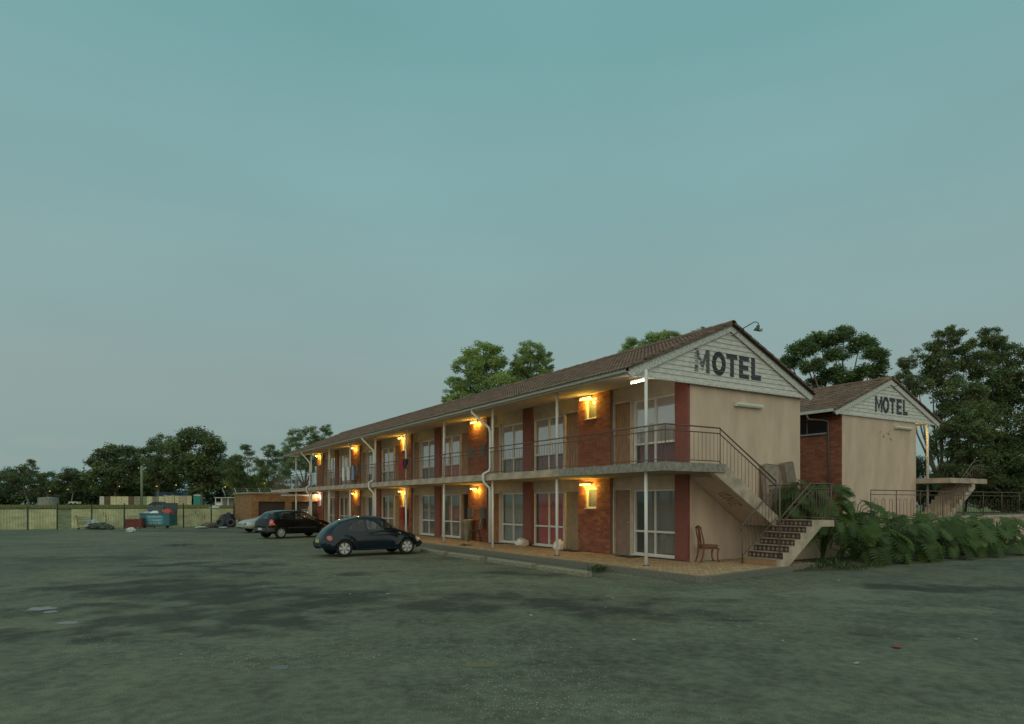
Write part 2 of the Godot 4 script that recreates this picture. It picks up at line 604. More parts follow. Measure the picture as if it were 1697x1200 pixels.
# a tall window in the front wall: frame, bars, four panes, a curtain behind
func window(parent: Node, z0: float, z1: float, y0: float, y1: float, yt: float, bright: bool, curtain, drawn: float) -> void:
	var w := holder(parent, "window")
	var x := XW + 0.06
	var f := Geo.new()
	f.box(Vector3(x - 0.04, y0, z1), Vector3(x + 0.04, y0 + 0.05, z0))
	f.box(Vector3(x - 0.04, y1 - 0.045, z1), Vector3(x + 0.04, y1, z0))
	f.box(Vector3(x - 0.04, y0 + 0.05, z0 - 0.05), Vector3(x + 0.04, y1 - 0.045, z0))
	f.box(Vector3(x - 0.04, y0 + 0.05, z1), Vector3(x + 0.04, y1 - 0.045, z1 + 0.05))
	part(w, "frame", f.mesh(), mat("frame"))
	var zm := (z0 + z1) / 2
	bar(w, "transom", Vector3(x - 0.032, yt - 0.03, z1 + 0.05), Vector3(x + 0.032, yt + 0.03, z0 - 0.05), mat("frame"))
	bar(w, "mullion", Vector3(x - 0.03, yt + 0.03, zm - 0.022), Vector3(x + 0.03, y1 - 0.045, zm + 0.022), mat("frame"))
	bar(w, "mullion", Vector3(x - 0.03, y0 + 0.05, zm - 0.022), Vector3(x + 0.03, yt - 0.03, zm + 0.022), mat("frame"))
	bar(w, "sill", Vector3(x - 0.09, y0 - 0.04, z1 - 0.02), Vector3(x + 0.05, y0 - 0.002, z0 + 0.02), mat("frame"))
	var gm := mat("glass_bright") if bright else mat("glass_plain")
	for q in [[z0 - 0.05, zm + 0.022], [zm - 0.022, z1 + 0.05]]:
		for r in [[y0 + 0.05, yt - 0.03], [yt + 0.03, y1 - 0.045]]:
			var tilt := rnd(-0.006, 0.006)
			var o := part(w, "pane", box_of(Vector3(0.004, r[1] - r[0], snappedf(absf(q[1] - q[0]), 0.001))), gm if not (bright and r[0] < yt - 0.1) else mat("glass_plain"), Vector3(x + 0.01, (r[0] + r[1]) / 2, (q[0] + q[1]) / 2), Basis.from_euler(Vector3(0, tilt, rnd(-0.004, 0.004))))
	if curtain == null:
		return
	var g := Geo.new()
	var n := 46
	var span := (z0 - z1 - 0.1) * drawn
	var zs := z0 - 0.05 if rng.randf() < 0.5 else z1 + 0.05 + span
	var ph := rnd(0, 6)
	var prev_t := Vector3.ZERO
	var prev_b := Vector3.ZERO
	for i in n + 1:
		var t := i / float(n)
		var d := 0.035 * sin(t * 58.0 * drawn + ph + 2.0 * sin(t * 9.0 + ph)) + 0.015 * sin(t * 23.0)
		var top := Vector3(x + 0.13 + d * 0.7, y1 - 0.02, zs - span * t)
		var bot := Vector3(x + 0.13 + d * 1.3, y0 + 0.06 + 0.02 * sin(t * 7.0), zs - span * clampf(t + 0.02 * sin(t * 17.0 + ph), 0, 1))
		if i > 0:
			g.quad(prev_t, top, bot, prev_b)
		prev_t = top
		prev_b = bot
	part(w, "curtain", g.mesh(true), curtain)

func door(parent: Node, z0: float, z1: float, y0: float, y1: float, material: Material) -> void:   # z0 > z1
	var d := holder(parent, "door")
	var f := Geo.new()
	f.box(Vector3(XW - 0.03, y0, z0 - 0.07), Vector3(XW + 0.12, y1 + 0.07, z0))
	f.box(Vector3(XW - 0.03, y0, z1), Vector3(XW + 0.12, y1 + 0.07, z1 + 0.07))
	f.box(Vector3(XW - 0.03, y1, z1 + 0.07), Vector3(XW + 0.12, y1 + 0.07, z0 - 0.07))
	part(d, "door_frame", f.mesh(), mat("cream"))
	bar(d, "leaf", Vector3(XW + 0.045, y0 + 0.01, z1 + 0.074), Vector3(XW + 0.085, y1 - 0.004, z0 - 0.074), material)
	var h := Geo.new()
	h.lathe([Vector2(0, 0), Vector2(0.028, 0.0), Vector2(0.028, 0.012), Vector2(0.012, 0.02), Vector2(0.012, 0.045), Vector2(0.03, 0.055), Vector2(0.03, 0.08), Vector2(0, 0.09)], 10, Transform3D(Basis(Vector3(0, 1, 0), Vector3(-1, 0, 0), Vector3(0, 0, 1)), Vector3(XW + 0.045, y0 + 1.0, z0 - 0.14)))
	part(d, "handle", h.mesh(true), mat("chrome"))
	bar(d, "threshold", Vector3(XW - 0.02, y0 - 0.004, z1 + 0.072), Vector3(XW + 0.12, y0 + 0.02, z0 - 0.072), mat("concrete"))

func lamp_bar(parent: Node, at: Vector3, warm: bool, along := Vector3(0, 0, 1), energy := 0.38) -> void:
	var l := holder(parent, "lamp", at, Basis(along, Vector3.UP, along.cross(Vector3.UP)))
	var g := Geo.new()
	g.box(Vector3(-0.33, 0.0, -0.05), Vector3(0.33, 0.06, 0.05))
	part(l, "housing", g.mesh(), mat("fitting"))
	for s in [-1, 1]:
		g = Geo.new()
		g.box(Vector3(s * 0.315 - 0.015, -0.075, -0.02), Vector3(s * 0.315 + 0.015, -0.001, 0.02))
		part(l, "tube_holder", g.mesh(), mat("fitting"))
	g = Geo.new()
	g.tube([Vector3(-0.298, -0.05, 0), Vector3(0.298, -0.05, 0)], 0.022, 10)
	part(l, "tube", g.mesh(true), mat("tube_warm") if warm else mat("tube_white"))
	for s in [-1, 1]:
		var o := OmniLight3D.new()
		o.name = "lamp_glow"
		o.light_color = lin(1.0, 0.66, 0.085) if warm else lin(1.0, 0.86, 0.62)
		o.light_energy = energy
		o.light_size = 0.05
		o.omni_range = 14.0
		o.omni_attenuation = 2.0
		o.shadow_enabled = true
		l.add_child(o, true)
		o.position = Vector3(s * 0.16, -0.12, -0.05)

func wallbox(parent: Node, called: String, lo: Vector3, hi: Vector3, m: Material) -> void:
	bar(parent, called, lo, hi, m)

func motel() -> void:
	var t := thing("motel_building", "long two-storey brick motel with tiled gable roof and outside stair, nearer of the two", "building")
	motel_node = t
	brick_rest = Geo.new()
	brick_rest.tinted = true
	# shell
	bar(t, "end_wall", Vector3(XW, 0.0, ZC - 0.2), Vector3(XB, 5.3, ZC), mat("beige"))
	bar(t, "end_wall", Vector3(XW + 0.02, 0.0, ZE), Vector3(XB, 5.3, ZE + 0.2), mat("beige"))
	bar(t, "back_wall", Vector3(XB - 0.2, 0.0, ZE + 0.2), Vector3(XB - 0.003, 5.3, ZC - 0.2), mat("brick1"))
	bar(t, "floor", Vector3(XW + 0.14, -0.05, ZE + 0.2), Vector3(XB - 0.2, F0 - 0.005, ZC - 0.2), mat("room"))
	bar(t, "ceiling", Vector3(XW + 0.14, 5.38, ZE + 0.1), Vector3(XB - 0.2, 5.42, ZC - 0.1), mat("room"))
	# walkway slab: bare concrete end, painted further along, running on over the garage
	bar(t, "walkway_slab", Vector3(11.82, S0, -16.4), Vector3(XW, S1, -12.0), mat("concrete"))
	bar(t, "walkway_slab", Vector3(11.815, S0 + 0.002, -55.0), Vector3(XW, S1 + 0.002, -16.4), mat("slab_paint"))
	bar(t, "inner_slab", Vector3(XW + 0.001, S0, ZE + 0.2), Vector3(XB - 0.2, S1 - 0.003, ZC - 0.2), mat("room"))
	# front wall bays
	var curtain_grey := mat("curtain_grey", 0.19, 0.175, 0.155, 0.9, {"back": lin(0.2, 0.2, 0.18)})
	var curtain_red := mat("curtain_red", 0.42, 0.03, 0.045, 0.9, {"back": lin(0.1, 0.01, 0.01)})
	var curtain_dark := mat("curtain_dark", 0.14, 0.13, 0.12, 0.9, {})
	var curtain_green := mat("curtain_green", 0.25, 0.28, 0.25, 0.9, {"back": lin(0.1, 0.1, 0.1)})
	var curtain_plum := mat("curtain_plum", 0.16, 0.07, 0.10, 0.9, {})
	var door_ply := mat("door_ply", 0.42, 0.25, 0.14, 0.7, {"tex": noise_tex("ply", 0.02, 0.6, 1.0, 512, 5, 2.0), "scale": Vector3(1.2, 0.15, 1.2)})
	var door_mauve := mat("door_mauve", 0.30, 0.20, 0.15, 0.6, {"tex": texs["soft"]})
	var door_tan := mat("door_tan", 0.36, 0.26, 0.15, 0.6, {"tex": texs["soft"]})
	var door_rust := mat("door_rust", 0.40, 0.17, 0.06, 0.65, {"tex": texs["stain"], "scale": Vector3(1.0, 0.4, 1.0)})
	# per half bay: [upper curtain, drawn, lower curtain, drawn, upper door, lower door]
	var bays := [
		[curtain_plum, 1.0, curtain_grey, 0.86, door_ply, door_mauve],
		[curtain_plum, 1.0, curtain_red, 1.0, door_ply, door_tan],
		[curtain_grey, 1.0, curtain_green, 1.0, door_ply, door_rust],
		[curtain_red, 1.0, curtain_grey, 0.7, door_ply, null],
		[curtain_grey, 1.0, curtain_dark, 1.0, door_ply, door_tan],
		[curtain_green, 1.0, curtain_grey, 1.0, door_ply, door_tan],
		[curtain_grey, 1.0, curtain_green, 1.0, door_tan, door_tan],
		[curtain_dark, 1.0, curtain_grey, 1.0, door_tan, door_tan],
		[curtain_green, 1.0, curtain_green, 1.0, door_tan, door_tan],
		[curtain_grey, 1.0, curtain_grey, 1.0, door_tan, door_tan]]
	for storey in 2:
		var y0: float = S1 if storey == 1 else F0
		var yc: float = 5.37 if storey == 1 else S0
		var top := y0 + (2.09 if storey == 1 else 2.0)
		for k in 5:
			var pc := 0.24 + MODULE * k
			var w := 0.24 if k == 0 else 0.29
			# blade pillars of painted brick between pairs of rooms
			var pillar := holder(t, "pillar")
			bar(pillar, "core", Vector3(XW - 0.09, y0, zu(pc + w)), Vector3(XW + 0.14, yc, zu(pc - w) - (0.002 if k == 0 else 0.0)), mat("red_pillar"))
			if k < 2:
				var rows := int((yc - y0) / 0.086)
				for r in rows:   # courses show as faint recessed joints under the paint
					bar(pillar, "course", Vector3(XW - 0.094, y0 + r * 0.086 + 0.006, zu(pc + w) - 0.003), Vector3(XW - 0.088, y0 + (r + 1) * 0.086 - 0.002, zu(pc - w) + 0.003 - (0.006 if k == 0 else 0.0)), mat("red_pillar"))
			# brick panels
			var bc := 4.10 + MODULE * k
			var panel := holder(t, "brick_panel")
			var a := bc - 0.85
			var even := k % 2 == 0
			var b := bc + (0.85 if k < 4 else 0.45)
			var pw := b - a
			if even:
				# opening for the small window
				var h0 := 1.77 if storey == 1 else 1.44
				var wy0 := y0 + h0
				var wy1 := wy0 + 0.66
				var wa := bc - 0.15
				var wb := bc + 0.45
				if k == 4:
					wa = bc - 0.3
					wb = bc + 0.2
				bar(panel, "backing", Vector3(XW - 0.085, y0, zu(b)), Vector3(XW + 0.14, wy0, zu(a)), mat("mortar"))
				bar(panel, "backing", Vector3(XW - 0.085, wy1, zu(b)), Vector3(XW + 0.14, yc, zu(a)), mat("mortar"))
				bar(panel, "backing", Vector3(XW - 0.085, wy0, zu(wa)), Vector3(XW + 0.14, wy1, zu(a)), mat("mortar"))
				bar(panel, "backing", Vector3(XW - 0.085, wy0, zu(b)), Vector3(XW + 0.14, wy1, zu(wb)), mat("mortar"))
				brick_face(panel, Vector3(XW - 0.095, y0, zu(a)), Vector3(0, 0, -1), Vector3(-1, 0, 0), pw, yc - y0, [[wa - a, wb - a, h0, h0 + 0.66]], 300)
				var sw := holder(t, "small_window")
				var f := Geo.new()
				for q in [[wy0, wy0 + 0.04, wa, wb], [wy1 - 0.035, wy1, wa, wb], [wy0 + 0.04, wy1 - 0.035, wa, wa + 0.04], [wy0 + 0.04, wy1 - 0.035, wb - 0.04, wb]]:
					f.box(Vector3(XW - 0.03, q[0], zu(q[3])), Vector3(XW + 0.03, q[1], zu(q[2])))
				part(sw, "frame", f.mesh(), mat("frame"))
				bar(sw, "sill", Vector3(XW - 0.14, wy0 - 0.03, zu(wb)), Vector3(XW - 0.032, wy0 - 0.002, zu(wa)), mat("frame"))
				bar(sw, "pane", Vector3(XW - 0.002, wy0 + 0.04, zu(wb - 0.04)), Vector3(XW + 0.003, wy1 - 0.035, zu(wa + 0.04)), mat("glass_plain"))
				bar(sw, "blind", Vector3(XW + 0.1, wy0 + 0.02, zu(wb - 0.02)), Vector3(XW + 0.11, wy1 - 0.02, zu(wa + 0.02)), mat("blind", 0.10, 0.10, 0.09, 0.8, {}))
			else:
				bar(panel, "backing", Vector3(XW - 0.085, y0, zu(b)), Vector3(XW + 0.14, yc, zu(a)), mat("mortar"))
				brick_face(panel, Vector3(XW - 0.095, y0, zu(a)), Vector3(0, 0, -1), Vector3(-1, 0, 0), pw, yc - y0, [], 300)
				for q in [bc + 0.52, bc - 0.55]:
					var box := holder(t, "meter_box")
					bar(box, "case", Vector3(XW - 0.19, y0 + 0.95, zu(q + 0.22)), Vector3(XW - 0.11, y0 + 1.42, zu(q - 0.22)), mat("meter_grey", 0.17, 0.15, 0.14, 0.6, {}))
					bar(box, "door_panel", Vector3(XW - 0.2, y0 + 0.98, zu(q + 0.19)), Vector3(XW - 0.192, y0 + 1.39, zu(q - 0.19)), mat("meter_door", 0.13, 0.115, 0.11, 0.5, {}))
			# half bays on either side of the panel
			for side in 2:
				if k == 4 and side == 1:
					continue
				var bay: Array = bays[k * 2 + side]
				var w0: float
				var w1: float
				var d0: float
				var d1: float
				if side == 0:
					w0 = pc + w + 0.02
					d1 = a - 0.02
					d0 = d1 - 0.88
					w1 = d0 - 0.06
				else:
					d0 = b + 0.02
					d1 = d0 + 0.88
					w0 = d1 + 0.06
					w1 = 0.24 + MODULE * (k + 1) - 0.29 - 0.02
				var s0 := minf(w0, d0) - 0.02
				var s1 := maxf(w1, d1) + 0.02
				# boards above, jamb post between door and window
				bar(t, "lintel_board", Vector3(XW + 0.0, top + 0.075, zu(s1)), Vector3(XW + 0.14, yc, zu(s0)), mat("cream"))
				var j := d0 - 0.06 if side == 0 else d1
				bar(t, "jamb", Vector3(XW - 0.02, y0, zu(j + 0.06)), Vector3(XW + 0.13, top + 0.074, zu(j)), mat("cream"))
				if side == 0:
					bar(t, "head_rail", Vector3(XW + 0.01, top + 0.001, zu(w1)), Vector3(XW + 0.12, top + 0.074, zu(w0)), mat("cream"))
				else:
					bar(t, "head_rail", Vector3(XW + 0.01, top + 0.001, zu(w1)), Vector3(XW + 0.12, top + 0.074, zu(w0)), mat("cream"))
				window(t, zu(w0), zu(w1), y0 + 0.06, top, y0 + 0.76, storey == 1, bay[0] if storey == 1 else bay[2], bay[1] if storey == 1 else bay[3])
				var dm = bay[4] if storey == 1 else bay[5]
				if dm == null:   # open doorway: only the frame
					var f := Geo.new()
					f.box(Vector3(XW - 0.03, y0, zu(d0) - 0.07), Vector3(XW + 0.12, top + 0.07, zu(d0)))
					f.box(Vector3(XW - 0.03, y0, zu(d1)), Vector3(XW + 0.12, top + 0.07, zu(d1) + 0.07))
					f.box(Vector3(XW - 0.03, top, zu(d1) + 0.07), Vector3(XW + 0.12, top + 0.07, zu(d0) - 0.07))
					var dd := holder(t, "door")
					part(dd, "door_frame", f.mesh(), mat("cream"))
					var lb := Basis(Vector3.UP, deg_to_rad(-80))
					part(dd, "leaf", box_of(Vector3(0.04, 1.98, 0.72)), door_mauve, Vector3(XW + 0.47, y0 + 1.0, zu(d1) + 0.05), lb)
				else:
					door(t, zu(d0), zu(d1), y0, top, dm)
			# lamp over each panel
			lamp_bar(t, Vector3(XW - 0.27, yc - 0.15, zu(bc + 0.2 if even else bc)), not (k == 4 and storey == 0))
			if k > 0:   # rooms are walled off from one another
				bar(t, "partition", Vector3(XW + 0.141, y0 + 0.001, zu(pc + 0.06)), Vector3(XB - 0.2, yc - 0.001, zu(pc - 0.06)), mat("room"))
			if k < 4:
				bar(t, "partition", Vector3(XW + 0.141, y0 + 0.001, zu(bc + 0.06)), Vector3(XB - 0.2, yc - 0.001, zu(bc - 0.06)), mat("room"))
		# the last bit of wall at the far end
		bar(t, "end_pier", Vector3(XW - 0.08, y0, ZE - 0.004), Vector3(XW + 0.14, yc, zu(4.10 + MODULE * 4 + 0.46)), mat("red_pillar"))
	lamp_bar(t, Vector3(12.3, 5.03, -13.45), false, Vector3(0, 0, 1), 0.10)
	# posts and downpipes
	for i in 10:
		var z: float = -12.85 - 3.9 * i
		var g := Geo.new()
		g.tube([Vector3(12.0, 0.1, z), Vector3(12.0, S0, z)], 0.045, 10)
		part(t, "post", g.mesh(true), mat("steel_white"))
		bar(t, "post_foot", Vector3(11.93, F0, z - 0.07), Vector3(12.07, F0 + 0.012, z + 0.07), mat("dark_metal"))
		g = Geo.new()
		g.tube([Vector3(12.0, S1, z), Vector3(12.0, 5.16, z)], 0.042, 10)
		part(t, "post", g.mesh(true), mat("steel_white"))
	for z in [-50.6, -53.0]:
		var g := Geo.new()
		g.tube([Vector3(12.0, 0.0, z), Vector3(12.0, S0, z)], 0.045, 8)
		part(t, "post", g.mesh(true), mat("steel_white"))
	for i in [2, 5, 8]:
		var z: float = -12.85 - 3.9 * i
		var g := Geo.new()
		g.tube([Vector3(11.57, 5.12, z - 0.75), Vector3(11.58, 5.0, z - 0.74), Vector3(11.9, 4.42, z - 0.1), Vector3(11.93, 4.25, z - 0.06), Vector3(11.93, 3.0, z - 0.06), Vector3(11.9, 2.9, z - 0.07), Vector3(11.73, 2.78, z - 0.2), Vector3(11.73, 2.6, z - 0.2), Vector3(11.75, 2.48, z - 0.19), Vector3(11.9, 2.3, z - 0.08), Vector3(11.92, 2.2, z - 0.07), Vector3(11.92, 0.35, z - 0.07)], 0.045, 8)
		part(t, "downpipe", g.mesh(true), mat("steel_white"))
	# eaves: gutter, fascia, raked soffit
	var g := Geo.new()
	var gut := PackedVector2Array([Vector2(11.5, 5.2), Vector2(11.49, 5.23), Vector2(11.51, 5.235), Vector2(11.525, 5.12), Vector2(11.62, 5.12), Vector2(11.62, 5.2), Vector2(11.635, 5.2), Vector2(11.635, 5.1), Vector2(11.52, 5.095), Vector2(11.505, 5.12)])
	g.prism(gut, Transform3D(), -49.35, -13.08)
	part(t, "gutter", g.mesh(), mat("gutter"))
	bar(t, "fascia", Vector3(11.638, 5.06, -49.3), Vector3(11.66, 5.22, -13.1), mat("white_paint"))
	g = Geo.new()
	g.prism(PackedVector2Array([Vector2(11.66, 5.07), Vector2(XW + 0.14, 5.365), Vector2(XW + 0.14, 5.40), Vector2(11.66, 5.10)]), Transform3D(), -49.3, -13.18)
	part(t, "soffit", g.mesh(), mat("soffit"))
	for q in 12:   # cover strips over the soffit joints
		var z := -14.8 - q * 2.9
		g = Geo.new()
		g.prism(PackedVector2Array([Vector2(11.67, 5.064), Vector2(XW - 0.1, 5.346), Vector2(XW - 0.1, 5.356), Vector2(11.67, 5.074)]), Transform3D(), z - 0.02, z + 0.02)
		part(t, "cover_strip", g.mesh(), mat("soffit"))
	roof(t, Vector3(15.47, 6.86, 0), 11.5, 5.17, 19.28, -49.3, -13.0, 300)
	gable(t, 11.66, 19.2, 15.47, 5.08, 6.84, -13.12, [[14.05, 0.6], [14.74, 0.57], [15.33, 0.47], [15.87, 0.44], [16.4, 0.44]], 5.37, 0.65, true)
	part(t, "brickwork", brick_rest.mesh(), mat("brickwork")).set_meta("kind", "stuff")
	# unlit tube fitting on the end wall, with its cable
	tube_fitting(t, Vector3(16.38, 4.62, ZC), 1.15)
	g = Geo.new()
	g.tube([Vector3(16.42, 4.7, ZC + 0.015), Vector3(16.42, 5.1, ZC + 0.015)], 0.008, 5)
	part(t, "cable", g.mesh(), mat("fitting"))
	arm_light(t, Vector3(15.5, 6.52, -13.08), Vector3(0.04, 0.24, 0.8), 1.0)
	railings(t)

func tube_fitting(t: Node, at: Vector3, l: float) -> void:
	var q := holder(t, "tube_fitting", at)
	var g := Geo.new()
	g.box(Vector3(-l / 2, -0.05, 0.0), Vector3(l / 2, 0.06, 0.06))
	part(q, "tray", g.mesh(), mat("fitting"))
	g = Geo.new()
	g.prism(PackedVector2Array([Vector2(0.062, -0.06), Vector2(0.11, -0.05), Vector2(0.13, 0.0), Vector2(0.11, 0.05), Vector2(0.062, 0.06)]), Transform3D(Basis(Vector3(0, 0, 1), Vector3(0, 1, 0), Vector3(-1, 0, 0)), Vector3.ZERO), -l / 2 + 0.015, l / 2 - 0.015)
	part(q, "diffuser", g.mesh(), mat("diffuser", 0.62, 0.62, 0.5, 0.4, {}))
	for s in [-1, 1]:
		bar(q, "end_cap", Vector3(s * (l / 2) - 0.014, -0.055, 0.003), Vector3(s * (l / 2) + 0.014, 0.065, 0.12), mat("fitting"))

func arm_light(t: Node, at: Vector3, reach: Vector3, k: float) -> void:
	var q := holder(t, "flood_light", at)
	var g := Geo.new()
	g.tube([Vector3.ZERO, reach * 0.5 + Vector3(0, 0.03, 0), reach * 0.93 + Vector3(0, 0.02, 0), reach, reach + Vector3(0.02, -0.06, 0.07), reach + Vector3(0.02, -0.12, 0.07)], 0.013, 6)
	part(q, "arm", g.mesh(), mat("dark_green_metal", 0.05, 0.07, 0.05, 0.5, {}))
	g = Geo.new()
	g.lathe([Vector2(0, 0), Vector2(0.04, -0.01), Vector2(0.05, -0.07), Vector2(0.10, -0.16), Vector2(0.095, -0.17), Vector2(0.0, -0.14)], 12, Transform3D(Basis(Vector3.RIGHT, 0.35), reach + Vector3(0.02, -0.1, 0.07)))
	part(q, "shade", g.mesh(true), mat("dark_green_metal"))
	g = Geo.new()
	g.lathe([Vector2(0, 0.0), Vector2(0.05, 0.03), Vector2(0.05, 0.08), Vector2(0, 0.1)], 10, Transform3D(Basis(Vector3.RIGHT, 0.35), reach + Vector3(0.02, -0.30, 0.13)))
	part(q, "bulb", g.mesh(true), mat("bulb_dull", 0.4, 0.4, 0.36, 0.3, {}))

# corrugated concrete tiles, each laid over the course below
func tile_points(w: float, l: float) -> PackedVector3Array:
	var g := Geo.new()
	var n := 12
	var prof := []
	for i in n + 1:
		var t := i / float(n)
		prof.append(Vector2(t * w, 0.030 * pow(0.5 - 0.5 * cos(TAU * 2.0 * t), 0.8)))
	for i in n:
		var a: Vector2 = prof[i]
		var b: Vector2 = prof[i + 1]
		var lift := 0.028
		g.quad(Vector3(a.x, a.y, 0), Vector3(b.x, b.y, 0), Vector3(b.x, b.y + lift, l), Vector3(a.x, a.y + lift, l))
		g.quad(Vector3(a.x, a.y + lift, l), Vector3(b.x, b.y + lift, l), Vector3(b.x, b.y + lift - 0.024, l - 0.004), Vector3(a.x, a.y + lift - 0.024, l - 0.004))
	return g.v

func roof(t: Node, ridge: Vector3, x0: float, y0: float, x1: float, z0: float, z1: float, limit: int) -> void:
	var r := holder(t, "roof")
	var tw := 0.30
	var rest := Geo.new()
	rest.tinted = true
	var pts := tile_points(tw, 0.37)
	var tg := Geo.new()
	tg.v = pts
	var tm := tg.mesh()
	var made := 0
	for side in 2:
		var e := Vector3(x0, y0, 0) if side == 0 else Vector3(x1, y0, 0)
		var run: Vector3 = e - ridge
		var l := run.length()
		var d := run.normalized()
		var nrm := Vector3(-absf(d.y) if side == 0 else absf(d.y), absf(d.x), 0)
		var courses := int(ceil(l / 0.325))
		var step := (l - 0.04) / courses
		var cols := int((z1 - z0) / tw)
		# sarking under the tiles
		var sk := Geo.new()
		sk.quad(ridge + Vector3(0, -0.03, z0), ridge + Vector3(0, -0.03, z1), e + Vector3(0, -0.03, z1), e + Vector3(0, -0.03, z0))
		part(r, "sarking", sk.mesh(), mat("dark_metal"))
		for c in cols:
			for k in courses:
				var at: Vector3 = ridge + d * (0.02 + step * k) + nrm * rnd(-0.002, 0.004)
				at.z = z1 - tw * c
				var bs := Basis(Vector3(0, 0, -1), nrm, d) * Basis(Vector3.UP, rnd(-0.006, 0.006))
				if side == 0 and made < limit:
					part(r, "tile", tm, mat("tile%d" % rng.randi_range(0, 3)), at, bs)
					made += 1
				else:
					var s := rnd(0.78, 1.2)
					rest.tint = Color(0.225 * s, 0.142 * s * rnd(0.94, 1.06), 0.10 * s)
					rest.add(pts, Transform3D(bs, at))
	part(r, "tile_field", rest.mesh(), mat("tilework")).set_meta("kind", "stuff")
	var g := Geo.new()
	for i in 9:
		var a0 := PI * i / 8.0
		if i < 8:
			var a1 := PI * (i + 1) / 8.0
			for q in [[0.0, 0.13], [0.42, 0.115]]:
				pass
			g.quad(Vector3(cos(a0) * 0.125, sin(a0) * 0.10 - 0.03, 0), Vector3(cos(a1) * 0.125, sin(a1) * 0.10 - 0.03, 0), Vector3(cos(a1) * 0.112, sin(a1) * 0.09 - 0.035, -0.43), Vector3(cos(a0) * 0.112, sin(a0) * 0.09 - 0.035, -0.43))
			g.quad(Vector3(cos(a0) * 0.125, sin(a0) * 0.10 - 0.03, 0), Vector3(cos(a1) * 0.125, sin(a1) * 0.10 - 0.03, 0), Vector3(cos(a1) * 0.105, sin(a1) * 0.085 - 0.03, 0.002), Vector3(cos(a0) * 0.105, sin(a0) * 0.085 - 0.03, 0.002))
	var cap := g.mesh()
	var n := int((z1 - z0) / 0.4)
	for i in n:
		part(r, "ridge_cap", cap, mat("tile%d" % rng.randi_range(0, 3)), ridge + Vector3(0, 0.03 + rnd(-0.004, 0.004), z1 - 0.4 * i + 0.03), Basis(Vector3.RIGHT, rnd(-0.01, 0.01)))
	# verge caps down both edges of the gable
	for side in 2:
		var e := Vector3(x0, y0, 0) if side == 0 else Vector3(x1, y0, 0)
		var d: Vector3 = (e - ridge).normalized()
		var nrm := Vector3(-absf(d.y) if side == 0 else absf(d.y), absf(d.x), 0)
		var m := int((e - ridge).length() / 0.36)
		for i in m:
			var vg := Geo.new()
			vg.box(Vector3(-0.012, -0.005, 0), Vector3(0.15, 0.055, 0.40))
			part(r, "verge_cap", vg.mesh(), mat("tile%d" % rng.randi_range(0, 3)), ridge + d * (0.05 + 0.36 * i) + Vector3(0, 0, z1 + 0.015) + nrm * 0.006, Basis(Vector3(0, 0, -1), nrm, d) * Basis(Vector3.RIGHT, -0.045))

